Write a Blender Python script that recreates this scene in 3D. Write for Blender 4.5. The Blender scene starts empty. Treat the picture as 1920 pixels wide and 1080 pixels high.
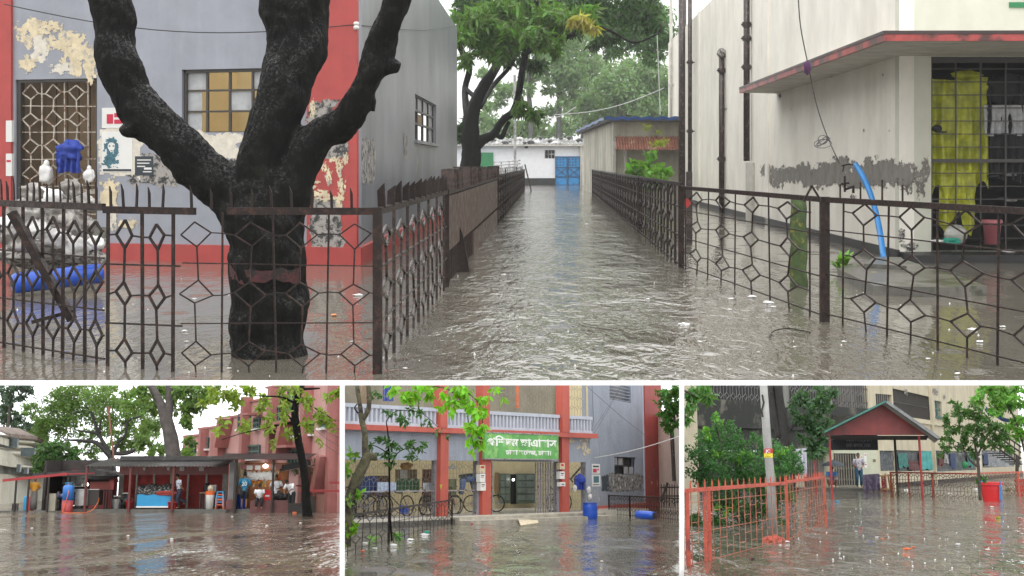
import bpy, bmesh, math, random
import numpy as np
from mathutils import Vector as V, Matrix, noise as mnoise
random.seed(7); RNG = np.random.default_rng(7)
R = math.radians
C = bpy.context.scene
COL = C.collection
# ---------------------------------------------------------------- camera, sky, sun, exposure
FPX = 2600.0                      # focal length in photo pixels (1920 wide)
HOR = 308.0                       # the top place's horizon row
S1, SB = 4.0, 0.25                # size of the top place, size of the three lower places
EYE = 1.6
CAM = V((0, 0, EYE*S1))
cam = bpy.data.cameras.new("camera"); camo = bpy.data.objects.new("camera", cam); COL.objects.link(camo)
camo.location = CAM; camo.rotation_euler = (R(90), 0, 0)
cam.sensor_width = 36; cam.lens = FPX/1920*36; cam.shift_y = -(540-HOR)/1920
cam.clip_start = 0.1; cam.clip_end = 6000
C.camera = camo
C.render.resolution_x = 1024; C.render.resolution_y = 576
C.view_settings.view_transform = 'Standard'; C.view_settings.look = 'None'
C.view_settings.exposure = 0.2; C.view_settings.gamma = 1; C.view_settings.use_curve_mapping = False
W_ = bpy.data.worlds.new("World"); C.world = W_; W_.use_nodes = True
nt = W_.node_tree; nt.nodes.clear()
out = nt.nodes.new('ShaderNodeOutputWorld'); bg = nt.nodes.new('ShaderNodeBackground')
sky = nt.nodes.new('ShaderNodeTexSky'); sky.sky_type = 'NISHITA'; sky.sun_disc = False
sky.sun_elevation = R(58); sky.sun_rotation = R(200); sky.dust_density = 4; sky.air_density = 1.5
mix = nt.nodes.new('ShaderNodeMixRGB'); mix.inputs[0].default_value = 0.92       # closed rain cloud over the sky
mix.inputs[2].default_value = (11.5, 11.5, 11.4, 1)
nt.links.new(sky.outputs[0], mix.inputs[1]); nt.links.new(mix.outputs[0], bg.inputs[0])
bg.inputs[1].default_value = 0.15
# overcast dome: brightest overhead, dim far below the horizon
tcw = nt.nodes.new('ShaderNodeTexCoord'); sep = nt.nodes.new('ShaderNodeSeparateXYZ'); cr = nt.nodes.new('ShaderNodeValToRGB')
nt.links.new(tcw.outputs['Generated'], sep.inputs[0]); mr = nt.nodes.new('ShaderNodeMapRange'); mr.inputs['From Min'].default_value = -1; nt.links.new(sep.outputs[2], mr.inputs['Value'])
nt.links.new(mr.outputs[0], cr.inputs[0]); e = cr.color_ramp.elements; e[0].position = .22; e[0].color = (.08,.08,.08,1); e[1].position = 1; e[1].color = (1.3,1.3,1.3,1)
k = e.new(.36); k.color = (.30,.30,.30,1); k = e.new(.5); k.color = (.64,.64,.64,1); k = e.new(.62); k.color = (.92,.92,.92,1)
ml = nt.nodes.new('ShaderNodeMixRGB'); ml.blend_type = 'MULTIPLY'; ml.inputs[0].default_value = 1; nt.links.new(mix.outputs[0], ml.inputs[1]); nt.links.new(cr.outputs[0], ml.inputs[2]); nt.links.new(ml.outputs[0], bg.inputs[0])
nt.links.new(bg.outputs[0], out.inputs[0])
sun = bpy.data.lights.new("sun", 'SUN'); sun.energy = 0.5; sun.angle = R(20); sun.color = (1, .97, .92)
suno = bpy.data.objects.new("sun", sun); COL.objects.link(suno)
suno.rotation_euler = (R(32), 0, R(-20))
C.cycles.max_bounces = 6
# ---------------------------------------------------------------- frames: each place has its own ground and eye point
class Frame:
    def __init__(s, H, S, h=EYE):
        th = math.atan((H-HOR)/FPX)
        s.R3 = Matrix.Rotation(-th, 3, 'X'); s.Ri = s.R3.inverted(); s.h = h; s.S = S
        s.M = Matrix.Translation(CAM) @ (s.R3.to_4x4()) @ Matrix.Scale(S, 4) @ Matrix.Translation((0, 0, -h))
        s.roots = []; s.meshes = []
    def ray(s, px, py):
        d = s.Ri @ V(((px-960)/FPX, 1, (HOR-py)/FPX)); return d/d.y
    def P(s, px, py, Y): return V((0, 0, s.h)) + s.ray(px, py)*Y
    def G(s, px, py, z=0):
        d = s.ray(px, py); return V((0, 0, s.h)) + d*((z-s.h)/d.z)
class Wall:
    """vertical plane through two ground points, addressed in metres (u along, v up, d out)"""
    def __init__(s, fr, A, B):
        s.fr = fr; s.A = V((A.x, A.y, 0)); B = V((B.x, B.y, 0)); s.U = (B-s.A).normalized(); s.L = (B-s.A).length
        s.N = V((s.U.y, -s.U.x, 0))
        if s.N.dot(-s.A) < 0: s.N = -s.N
    def p(s, u, v, d=0): return s.A + s.U*u + V((0, 0, v)) + s.N*d
    def uv(s, px, py, d=0):
        r = s.fr.ray(px, py); o = V((0, 0, s.fr.h)); t = (s.A + s.N*d - o).dot(s.N)/r.dot(s.N); q = o + r*t
        return (q-s.A).dot(s.U), q.z
    def q(s, px, py, d=0): return s.p(*s.uv(px, py, d), d)
    def rect(s, x0, y0, x1, y1, d=0):
        xm, ym = (x0+x1)/2, (y0+y1)/2
        return s.uv(x0, ym, d)[0], s.uv(x1, ym, d)[0], s.uv(xm, y1, d)[1], s.uv(xm, y0, d)[1]
CUR = None
def use(fr):
    global CUR; CUR = fr
# ---------------------------------------------------------------- materials
MATS = {}
def mat(name, col, rough=.6, metal=0., var=.18, vs=3., bump=0., bs=20., col2=None, c2amt=.5, streak=0., scol=(.05,.045,.04), spec=.5, emit=0, alpha=1, trans=0, island=0, c2s=None, coat=0, ss=1.0, wet=0):
    if name in MATS: return MATS[name]
    m = bpy.data.materials.new(name); m.use_nodes = True; n = m.node_tree.nodes; l = m.node_tree.links
    b = n['Principled BSDF']; tc = n.new('ShaderNodeTexCoord')
    def noise_(scale, detail=5, vec=None, rough_=.6):
        t = n.new('ShaderNodeTexNoise'); t.inputs['Scale'].default_value = scale; t.inputs['Detail'].default_value = detail
        t.inputs['Roughness'].default_value = rough_
        l.new(vec or tc.outputs['Object'], t.inputs['Vector']); return t
    def ramp(fac, a, b_):
        r = n.new('ShaderNodeMapRange'); r.inputs['From Min'].default_value = a; r.inputs['From Max'].default_value = b_
        r.clamp = True; l.new(fac, r.inputs['Value']); return r.outputs[0]
    def mixc(fac, a, bb):
        x = n.new('ShaderNodeMixRGB')
        for i, v in ((0, fac), (1, a), (2, bb)):
            if isinstance(v, (int, float)): x.inputs[i].default_value = v
            elif isinstance(v, tuple): x.inputs[i].default_value = v if len(v) == 4 else (*v, 1)
            else: l.new(v, x.inputs[i])
        return x.outputs[0]
    lo = tuple(max(0, c*(1-var)) for c in col); hi = tuple(min(1, c*(1+var)) for c in col)
    c = mixc(ramp(noise_(vs, 8).outputs[0], .3, .7), lo, hi)
    if island:
        g = n.new('ShaderNodeNewGeometry'); hs = n.new('ShaderNodeHueSaturation')
        mr = n.new('ShaderNodeMapRange'); mr.inputs['To Min'].default_value = 1-island; mr.inputs['To Max'].default_value = 1+island
        l.new(g.outputs['Random Per Island'], mr.inputs['Value']); l.new(mr.outputs[0], hs.inputs['Value'])
        mr2 = n.new('ShaderNodeMapRange'); mr2.inputs['To Min'].default_value = .47; mr2.inputs['To Max'].default_value = .515
        l.new(g.outputs['Random Per Island'], mr2.inputs['Value']); l.new(mr2.outputs[0], hs.inputs['Hue'])
        l.new(c, hs.inputs['Color']); c = hs.outputs[0]
    if col2: c = mixc(ramp(noise_(c2s or vs*.6, 9, rough_=.7).outputs[0], .62-c2amt*.25, .66-c2amt*.25+.04), c, col2)
    if streak:
        mp = n.new('ShaderNodeMapping'); mp.inputs['Scale'].default_value = (1.3*ss, 1.3*ss, .16*ss**.3); l.new(tc.outputs['Object'], mp.inputs[0])
        t = noise_(1.6, 8, mp.outputs[0], .7)
        k = n.new('ShaderNodeMath'); k.operation = 'MULTIPLY'; k.inputs[1].default_value = streak
        l.new(ramp(t.outputs[0], .48, .72), k.inputs[0]); c = mixc(k.outputs[0], c, scol)
    l.new(c, b.inputs['Base Color'])
    b.inputs['Metallic'].default_value = metal; b.inputs['Specular IOR Level'].default_value = spec
    if isinstance(rough, tuple):
        rr = n.new('ShaderNodeMapRange'); rr.inputs['To Min'].default_value = rough[0]; rr.inputs['To Max'].default_value = rough[1]
        rr.inputs['From Min'].default_value = .35; rr.inputs['From Max'].default_value = .65
        l.new(noise_(vs*2.3, 6).outputs[0], rr.inputs['Value']); l.new(rr.outputs[0], b.inputs['Roughness'])
    else: b.inputs['Roughness'].default_value = rough
    if wet:      # rain film lies on whatever faces up
        gg = n.new('ShaderNodeNewGeometry'); sz = n.new('ShaderNodeSeparateXYZ'); l.new(gg.outputs['Normal'], sz.inputs[0])
        w_ = n.new('ShaderNodeMath'); w_.operation = 'MULTIPLY'; l.new(ramp(sz.outputs[2], .0, .6), w_.inputs[0]); l.new(ramp(noise_(vs*4.5, 8, rough_=.8).outputs[0], .50, .60), w_.inputs[1])
        r2 = n.new('ShaderNodeMapRange'); r2.inputs['To Min'].default_value = .9; r2.inputs['To Max'].default_value = .1; l.new(w_.outputs[0], r2.inputs['Value']); l.new(r2.outputs[0], b.inputs['Roughness'])
        s2 = n.new('ShaderNodeMapRange'); s2.inputs['To Min'].default_value = .2; s2.inputs['To Max'].default_value = 1; l.new(w_.outputs[0], s2.inputs['Value']); l.new(s2.outputs[0], b.inputs['Specular IOR Level'])
    if bump:
        bu = n.new('ShaderNodeBump'); bu.inputs['Strength'].default_value = min(1, bump); bu.inputs['Distance'].default_value = .02*max(1, bump)
        bv = None
        if wet: mv = n.new('ShaderNodeMapping'); mv.inputs['Scale'].default_value = (1, 1, .33); l.new(tc.outputs['Object'], mv.inputs[0]); bv = mv.outputs[0]
        l.new(noise_(bs, 7, bv, rough_=.65).outputs[0], bu.inputs['Height']); l.new(bu.outputs[0], b.inputs['Normal'])
    if emit:
        b.inputs['Emission Color'].default_value = (*col, 1); b.inputs['Emission Strength'].default_value = emit
    if trans: b.inputs['Transmission Weight'].default_value = trans; b.inputs['IOR'].default_value = 1.2
    if coat: b.inputs['Coat Weight'].default_value = coat
    if alpha < 1: b.inputs['Alpha'].default_value = alpha
    MATS[name] = m; return m
def leafmat(name, col, isl=.4):
    if name in MATS: return MATS[name]
    m = mat(name, col, rough=.42, var=.25, vs=.7, island=isl)
    n = m.node_tree.nodes; l = m.node_tree.links; b = n['Principled BSDF']; o = n['Material Output']
    t = n.new('ShaderNodeBsdfTranslucent'); src = b.inputs['Base Color'].links[0].from_socket
    g = n.new('ShaderNodeMixRGB'); g.blend_type = 'MULTIPLY'; g.inputs[0].default_value = 1; g.inputs[2].default_value = (1.5, 1.7, .7, 1)
    l.new(src, g.inputs[1]); l.new(g.outputs[0], t.inputs[0])
    mx = n.new('ShaderNodeMixShader'); mx.inputs[0].default_value = .38
    l.new(b.outputs[0], mx.inputs[1]); l.new(t.outputs[0], mx.inputs[2]); l.new(mx.outputs[0], o.inputs[0]); return m
def watermat(name, col, amp=.5, scale=2.2, rough=.06, yst=1.0, rings=.4, lane=None):
    m = bpy.data.materials.new(name); m.use_nodes = True; n = m.node_tree.nodes; l = m.node_tree.links; b = n['Principled BSDF']
    tc = n.new('ShaderNodeTexCoord')
    mp = n.new('ShaderNodeMapping'); mp.inputs['Scale'].default_value = (1, yst, 1); l.new(tc.outputs['Object'], mp.inputs[0])
    def N(s, d, r=.55, vec=None):
        t = n.new('ShaderNodeTexNoise'); t.inputs['Scale'].default_value = s; t.inputs['Detail'].default_value = d; t.inputs['Roughness'].default_value = r
        t.inputs['Distortion'].default_value = .6
        l.new(vec or mp.outputs[0], t.inputs['Vector']); return t.outputs[0]
    def mth(op, a, bb):
        x = n.new('ShaderNodeMath'); x.operation = op
        for i, v in ((0, a), (1, bb)):
            if isinstance(v, (int, float)): x.inputs[i].default_value = v
            else: l.new(v, x.inputs[i])
        return x.outputs[0]
    cm = n.new('ShaderNodeMixRGB'); cm.inputs[1].default_value = (*[c*.8 for c in col], 1); cm.inputs[2].default_value = (*[c*1.2 for c in col], 1)
    l.new(N(.35, 3), cm.inputs[0]); l.new(cm.outputs[0], b.inputs['Base Color'])
    b.inputs['Roughness'].default_value = rough; b.inputs['IOR'].default_value = 1.42
    # patches of ruffled and calm water
    mr = n.new('ShaderNodeMapRange'); mr.inputs['From Min'].default_value = .35; mr.inputs['From Max'].default_value = .65
    mr.inputs['To Min'].default_value = .35; mr.inputs['To Max'].default_value = 1.1; l.new(N(.22, 2), mr.inputs['Value'])
    h = mth('ADD', mth('ADD', mth('MULTIPLY', N(scale, 3), 1.0), mth('MULTIPLY', N(scale*3.7, 2), .35)), mth('MULTIPLY', N(scale*.33, 2), 1.3))
    h = mth('MULTIPLY', h, mr.outputs[0])
    if lane:      # current runs down the lane, the fenced yards lie calm
        sx = n.new('ShaderNodeSeparateXYZ'); l.new(tc.outputs['Object'], sx.inputs[0]); a = mth('ABSOLUTE', mth('SUBTRACT', sx.outputs[0], lane[0]), 0)
        q = n.new('ShaderNodeMapRange'); q.inputs['From Min'].default_value = lane[1]*.75; q.inputs['From Max'].default_value = lane[1]*1.35; q.inputs['To Min'].default_value = 1; q.inputs['To Max'].default_value = lane[2]
        l.new(a, q.inputs['Value']); h = mth('MULTIPLY', h, q.outputs[0])
    # rings where raindrops land
    vo = n.new('ShaderNodeTexVoronoi'); vo.inputs['Scale'].default_value = 1.6; l.new(tc.outputs['Object'], vo.inputs['Vector'])
    d = vo.outputs['Distance']
    w = mth('SINE', mth('MULTIPLY', d, 70), 0); fall = n.new('ShaderNodeMapRange'); fall.inputs['From Min'].default_value = .04; fall.inputs['From Max'].default_value = .32
    fall.inputs['To Min'].default_value = 1; fall.inputs['To Max'].default_value = 0; l.new(d, fall.inputs['Value'])
    h = mth('ADD', h, mth('MULTIPLY', mth('MULTIPLY', w, fall.outputs[0]), .06*rings))
    bu = n.new('ShaderNodeBump'); bu.inputs['Strength'].default_value = 1; bu.inputs['Distance'].default_value = .1*amp
    l.new(h, bu.inputs['Height']); l.new(bu.outputs[0], b.inputs['Normal'])
    MATS[name] = m; return m
# ---------------------------------------------------------------- mesh builder
def basis(d):
    d = d.normalized(); a = V((0, 0, 1)) if abs(d.z) < .95 else V((1, 0, 0)); x = d.cross(a).normalized(); return x, x.cross(d).normalized()
def absloc(o):
    p = V((0, 0, 0))
    while o is not None: p += o.location; o = o.parent
    return p
class MB:
    def __init__(s): s.v = []; s.f = []; s.sm = False
    def add(s, vs, fs):
        k = len(s.v); s.v.extend([tuple(x) for x in vs]); s.f.extend([tuple(i+k for i in f) for f in fs]); return s
    def quad(s, a, b, c, d): return s.add([a, b, c, d], [(0, 1, 2, 3)])
    def hexa(s, p): return s.add(p, [(0, 3, 2, 1), (4, 5, 6, 7), (0, 1, 5, 4), (1, 2, 6, 5), (2, 3, 7, 6), (3, 0, 4, 7)])
    def box(s, c, sz, rz=0, rx=0, ry=0):
        m = Matrix.Rotation(rz, 3, 'Z') @ Matrix.Rotation(ry, 3, 'Y') @ Matrix.Rotation(rx, 3, 'X'); c = V(c); x, y, z = [k/2 for k in sz]
        return s.hexa([c + m @ V(q) for q in ((-x,-y,-z),(x,-y,-z),(x,y,-z),(-x,y,-z),(-x,-y,z),(x,-y,z),(x,y,z),(-x,y,z))])
    def wb(s, W, u0, u1, v0, v1, d0, d1):
        return s.hexa([W.p(u0,v0,d1), W.p(u1,v0,d1), W.p(u1,v0,d0), W.p(u0,v0,d0), W.p(u0,v1,d1), W.p(u1,v1,d1), W.p(u1,v1,d0), W.p(u0,v1,d0)])
    def wr(s, W, x0, y0, x1, y1, d0, d1):
        u0, u1, v0, v1 = W.rect(x0, y0, x1, y1, d1); return s.wb(W, u0, u1, v0, v1, d0, d1)
    def bar(s, a, b, w, h=None, up=None):
        a = V(a); b = V(b); h = h or w; d = (b-a)
        if d.length < 1e-6: return s
        if up is None: x, y = basis(d)
        else: x = d.cross(V(up)).normalized(); y = x.cross(d).normalized()
        x = x*w/2; y = y*h/2
        return s.hexa([a-x-y, a+x-y, a+x+y, a-x+y, b-x-y, b+x-y, b+x+y, b-x+y])
    def tube(s, pts, r, n=8, cap=True, jit=0):
        pts = [V(p) for p in pts]; k = len(s.v); m = len(pts)
        if not hasattr(r, '__len__'): r = [r]*m
        px = None
        for i, p in enumerate(pts):
            d = (pts[min(i+1, m-1)] - pts[max(i-1, 0)]); d = d.normalized() if d.length > 1e-9 else V((0,0,1))
            if px is None: x, y = basis(d)
            else: x = (px - d*px.dot(d)).normalized(); y = x.cross(d).normalized()
            px = x
            for j in range(n):
                a = 2*math.pi*j/n; rr = r[i]*(1 + (random.uniform(-jit, jit) if jit else 0)); s.v.append(tuple(p + x*math.cos(a)*rr + y*math.sin(a)*rr))
        for i in range(m-1):
            for j in range(n): a = k+i*n+j; b = k+i*n+(j+1) % n; s.f.append((a, b, b+n, a+n))
        if cap: s.f.append(tuple(k+j for j in reversed(range(n)))); s.f.append(tuple(k+(m-1)*n+j for j in range(n)))
        return s
    def lathe(s, c, prof, n=16, m3=None):
        c = V(c); k = len(s.v); m3 = m3 or Matrix.Identity(3)
        for r, z in prof:
            for j in range(n): a = 2*math.pi*j/n; s.v.append(tuple(c + m3 @ V((r*math.cos(a), r*math.sin(a), z))))
        for i in range(len(prof)-1):
            for j in range(n): a = k+i*n+j; b = k+i*n+(j+1) % n; s.f.append((a, b, b+n, a+n))
        s.f.append(tuple(k+j for j in reversed(range(n)))); s.f.append(tuple(k+(len(prof)-1)*n+j for j in range(n))); return s
    def ring(s, c, R_, r, m3=None, n=28, k=6):
        c = V(c); m3 = m3 or Matrix.Identity(3); b0 = len(s.v)
        for i in range(n):
            a = 2*math.pi*i/n
            for j in range(k):
                t = 2*math.pi*j/k; rr = R_ + r*math.cos(t); s.v.append(tuple(c + m3 @ V((rr*math.cos(a), rr*math.sin(a), r*math.sin(t)))))
        for i in range(n):
            for j in range(k): s.f.append((b0+i*k+j, b0+((i+1) % n)*k+j, b0+((i+1) % n)*k+(j+1) % k, b0+i*k+(j+1) % k))
        return s
    def grid(s, nu, nv, fn, thick=0):
        k = len(s.v)
        for j in range(nv+1):
            for i in range(nu+1): s.v.append(tuple(fn(i/nu, j/nv)))
        for j in range(nv):
            for i in range(nu): a = k+j*(nu+1)+i; s.f.append((a, a+1, a+nu+2, a+nu+1))
        return s
    def prism(s, poly, vec):
        vec = V(vec); n = len(poly); a = [V(p) for p in poly]; b = [p+vec for p in a]
        return s.add(a+b, [tuple(reversed(range(n))), tuple(range(n, 2*n))] + [(i, (i+1) % n, (i+1) % n+n, i+n) for i in range(n)])
    def ball(s, c, r, sx=1, sy=1, sz=1, n=12, m=8, jit=0, m3=None):
        c = V(c); k = len(s.v); m3 = m3 or Matrix.Identity(3)
        if jit >= .3: n, m = max(n, 22), max(m, 14)
        for i in range(m+1):
            ph = math.pi*i/m
            for j in range(n):
                a = 2*math.pi*j/n; q = V((math.sin(ph)*math.cos(a), math.sin(ph)*math.sin(a), -math.cos(ph)))
                rr = r*(1 + (jit*(mnoise.noise(q*1.6 + c*3.7)*.9 + mnoise.noise(q*4.3 + c*1.7)*.35) if jit else 0)); s.v.append(tuple(c + m3 @ V((q.x*rr*sx, q.y*rr*sy, q.z*rr*sz))))
        for i in range(m):
            for j in range(n): a = k+i*n+j; b = k+i*n+(j+1) % n; s.f.append((a, b, b+n, a+n))
        return s
    def ob(s, name, m, parent=None, label=None, cat=None, group=None, kind=None, smooth=None, at=None):
        vs = np.array(s.v, dtype=np.float64).reshape(-1, 3)
        if parent is not None: o0 = absloc(parent)
        elif at is not None: o0 = V(at)
        else:
            lo = vs.min(0); hi = vs.max(0); o0 = V(((lo[0]+hi[0])/2, (lo[1]+hi[1])/2, lo[2]))
        vs = vs - np.array(o0)
        me = bpy.data.meshes.new(name); me.from_pydata(vs.tolist(), [], s.f); me.validate()
        if smooth if smooth is not None else s.sm:
            me.polygons.foreach_set('use_smooth', [True]*len(me.polygons))
        me.materials.append(m); me.update()
        o = bpy.data.objects.new(name, me); COL.objects.link(o)
        if parent is not None: o.parent = parent
        else: o.location = o0; CUR.roots.append(o)
        if label: o['label'] = label
        if cat: o['category'] = cat
        if group: o['group'] = group
        if kind: o['kind'] = kind
        CUR.meshes.append(o); return o
def T(name, label, cat, loc, group=None):
    o = bpy.data.objects.new(name, None); COL.objects.link(o); o.location = V(loc); o.empty_display_size = .2
    o['label'] = label; o['category'] = cat
    if group: o['group'] = group
    CUR.roots.append(o); return o
def clone(o, loc=None, rz=None, label=None, group=None, parent=None, sc=None):
    c = o.copy(); COL.objects.link(c)
    if parent is not None: c.parent = parent
    else: CUR.roots.append(c)
    if c.type == 'MESH': CUR.meshes.append(c)
    for ch in list(o.children): clone(ch, parent=c)
    if loc is not None: c.location = V(loc)
    if rz is not None: c.rotation_euler = (0, 0, rz)
    if sc is not None: c.scale = sc if hasattr(sc, '__len__') else (sc, sc, sc)
    if label: c['label'] = label
    if group: c['group'] = group
    return c
# ---------------------------------------------------------------- shared shapes
def holes(mb, W, u0, u1, v0, v1, hs, t=.25, d=0):
    """wall panel with rectangular openings and their reveals"""
    us = sorted({u0, u1, *[h[0] for h in hs], *[h[1] for h in hs]}); vs = sorted({v0, v1, *[h[2] for h in hs], *[h[3] for h in hs]})
    us = [u for u in us if u0 <= u <= u1]; vs = [v for v in vs if v0 <= v <= v1]
    inh = lambda a, b: any(h[0] < a < h[1] and h[2] < b < h[3] for h in hs)
    for i in range(len(us)-1):
        for j in range(len(vs)-1):
            if not inh((us[i]+us[i+1])/2, (vs[j]+vs[j+1])/2):
                mb.quad(W.p(us[i],vs[j],d), W.p(us[i+1],vs[j],d), W.p(us[i+1],vs[j+1],d), W.p(us[i],vs[j+1],d))
                mb.quad(W.p(us[i],vs[j],d-t), W.p(us[i],vs[j+1],d-t), W.p(us[i+1],vs[j+1],d-t), W.p(us[i+1],vs[j],d-t))
    for a, b, c, e in hs + [(u0, u1, v0, v1)]:
        for p, q in (((a,c),(b,c)), ((b,c),(b,e)), ((b,e),(a,e)), ((a,e),(a,c))):
            mb.quad(W.p(*p,d), W.p(*q,d), W.p(*q,d-t), W.p(*p,d-t))
    return mb
def fbm(x, y, z): return mnoise.noise(V((x, y, z))) + .5*mnoise.noise(V((x*2.3, y*2.3, z+5))) + .28*mnoise.noise(V((x*5.1, y*5.1, z+9))) + .2*mnoise.noise(V((x*11, y*11, z+2)))
def blob(W, x, y, rx, ry, d=.004, n=26, jag=.45, seed=0, mb=None, rect=False):
    """ragged flat patch on a wall: centre and radii in metres, torn outline and holes"""
    mb = mb or MB(); nx = int(max(20, min(90, 40*max(1, rx/ry)**.5))); ny = int(max(20, min(90, 40*max(1, ry/rx)**.5))); ix = {}; R_ = 1.35
    fx = max(1, rx/ry)**.5*1.7; fy = max(1, ry/rx)**.5*1.7
    def vid(i, j):
        if (i, j) not in ix: ix[(i, j)] = len(mb.v); mb.v.append(tuple(W.p(x+rx*R_*(2*i/nx-1), y+ry*R_*(2*j/ny-1), d)))
        return ix[(i, j)]
    for i in range(nx):
        for j in range(ny):
            a = R_*(2*(i+.5)/nx-1); b = R_*(2*(j+.5)/ny-1); f = fbm(a*fx+seed*3.7, b*fy, seed*1.3)
            k = (min(1-abs(a), 1-abs(b))*4 if rect else 1-a*a-b*b) + jag*1.9*f
            if k > (0 if rect else .12): mb.f.append((vid(i, j), vid(i+1, j), vid(i+1, j+1), vid(i, j+1)))
    if not mb.f: mb.f.append((vid(0,0), vid(1,0), vid(1,1), vid(0,1)))
    return mb
def lattice(mb, pos, L, v0, v1, pu, pv, w=.012, off=0., dw=.3, dh=.2, chains=True, rods=True, tw=None, voff=0.):
    """hexagon and diamond grille: pos(u, v) gives the point"""
    tw = tw or w
    def J(a):      # hand-bent bars: every joint sits a little off
        k_ = mnoise.noise(V((round(a[0], 3)*3.1+pu*17, round(a[1], 3)*4.3, pv*9))); m_ = mnoise.noise(V((round(a[0], 3)*5.7, round(a[1], 3)*2.9+31, pu*5)))
        return pos(a[0] + k_*pu*.09, a[1] + (m_*pv*.09 if v0+.03 < a[1] < v1-.03 else 0))
    B = lambda a, b, ww=w: mb.bar(J(a), J(b), ww, ww)
    k = 0; u = off - pu if off > 0 else off
    vc = []; v = v1 - voff
    while v > v0 - pv*.5: vc.append(v); v -= pv
    while u < L + 1e-6:
        if u >= 0: B((u, v0), (u, v1), tw)
        c = u + pu/2
        if chains and -.03 < c-pu*dw and c + pu*dw < L:
            for v in vc:
                t, b, le, ri = (c, v+pv*dh), (c, v-pv*dh), (c-pu*dw, v), (c+pu*dw, v)
                for p, q in ((t, le), (le, b), (b, ri), (ri, t)):
                    if min(p[1], q[1]) >= v0 and max(p[1], q[1]) <= v1: B(p, q)
                if v0 < v < v1: B(le, (max(u, 0), v), w*.8); B(ri, (min(u+pu, L), v), w*.8)
                e = max(v0, v-pv+pv*dh)
                if b[1] > v0 and e < b[1]: B(b, (c, e))
        u += pu
    if rods:
        for v in vc:
            if v0 < v-pv/2 < v1: B((0, v-pv/2), (L, v-pv/2), w*.8)
    return mb
def leaves(name, m, clumps, size, parent=None, asp=.42, droop=.3, seed=1, fold=True, **kw):
    """clumps: (centre, radius or (rx,ry,rz), count); each leaf a folded blade"""
    g = np.random.default_rng(seed); Vs = []; 
    for c, r, n in clumps:
        r = np.array(r if hasattr(r, '__len__') else (r, r, r*.8)); n = int(n)
        d = g.normal(size=(n, 3)); d /= np.linalg.norm(d, axis=1)[:, None]; rad = g.random(n)**.45
        # sub-clumps leave gaps
        k = max(3, n//28); sc = g.normal(size=(k, 3)); sc /= np.linalg.norm(sc, axis=1)[:, None]; sc *= (g.random(k)**.4)[:, None]
        idx = g.integers(0, k, n); p = np.array(c) + (sc[idx] + d*(rad*.34)[:, None])*r
        ax = g.normal(size=(n, 3)); ax[:, 2] -= droop*1.6; ax /= np.linalg.norm(ax, axis=1)[:, None]
        sd = np.cross(ax, g.normal(size=(n, 3))); sd /= np.linalg.norm(sd, axis=1)[:, None]; nr = np.cross(ax, sd)
        L = size*(.6 + .8*g.random(n))[:, None]; w = L*asp/2
        Vs.append(np.stack([p, p+ax*L*.45+sd*w+nr*L*.06, p+ax*L, p+ax*L*.45-sd*w+nr*L*.06], 1))
    A = np.concatenate(Vs).reshape(-1, 3); N = len(A)//4
    o0 = np.array(absloc(parent)) if parent is not None else np.array((A[:,0].mean(), A[:,1].mean(), A[:,2].min()))
    A = A - o0; me = bpy.data.meshes.new(name); me.vertices.add(len(A)); me.vertices.foreach_set('co', A.ravel())
    me.loops.add(N*4); me.polygons.add(N); me.loops.foreach_set('vertex_index', np.arange(N*4, dtype=np.int32))
    me.polygons.foreach_set('loop_start', np.arange(0, N*4, 4, dtype=np.int32)); me.update(calc_edges=True)
    me.materials.append(m); o = bpy.data.objects.new(name, me); COL.objects.link(o)
    if parent is not None: o.parent = parent
    else: o.location = o0; CUR.roots.append(o)
    for k_, v_ in kw.items(): o[k_] = v_
    CUR.meshes.append(o); return o
def smoothpath(pts, r, k=4):
    """Catmull-Rom through points with radii"""
    P_ = [V(p) for p in pts]; out_ = []; rr = []
    for i in range(len(P_)-1):
        a, b, c, d = P_[max(i-1,0)], P_[i], P_[i+1], P_[min(i+2, len(P_)-1)]
        for j in range(k):
            t = j/k; out_.append(.5*((2*b) + (c-a)*t + (2*a-5*b+4*c-d)*t*t + (3*b-a-3*c+d)*t**3)); rr.append(r[i]*(1-t)+r[i+1]*t)
    out_.append(P_[-1]); rr.append(r[-1]); return out_, rr
def limb(mb, fr, pts, Y, n=10, jit=.05, k=4):
    """pts: (px, py, half width px[, dY]) traced at depth Y"""
    ps = [fr.P(p[0], p[1], Y + (p[3] if len(p) > 3 else 0)) for p in pts]; rs = [p[2]*Y/FPX for p in pts]
    a, b = smoothpath(ps, rs, k); mb.tube(a, b, n, jit=jit); mb.sm = True; return mb
def evalmesh(o):
    dg = bpy.context.evaluated_depsgraph_get(); dg.update(); e = o.evaluated_get(dg); me = bpy.data.meshes.new_from_object(e)
    o.modifiers.clear(); me.materials.clear() if len(me.materials) > 1 else None
    old = o.data; 
    if not len(me.materials): me.materials.append(old.materials[0])
    o.data = me; return o
def drape(mb, a, b, drop, amp=.03, folds=5, nu=24, nv=8, out=V((0,-1,0)), seed=0, sag=0, wav=.1):
    """hanging cloth between top points a, b"""
    a = V(a); b = V(b)
    def fn(u, v):
        p = a.lerp(b, u) + V((0, 0, -drop*v*(1+wav*mnoise.noise(V((u*3+seed, 0, seed)))) - sag*math.sin(math.pi*u)))
        return p + out*(amp*(math.sin(u*folds*6.28+seed+v)*(.3+v) + mnoise.noise(V((u*6, v*5, seed)))*1.2))
    mb.grid(nu, nv, fn); mb.sm = True; return mb
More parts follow.
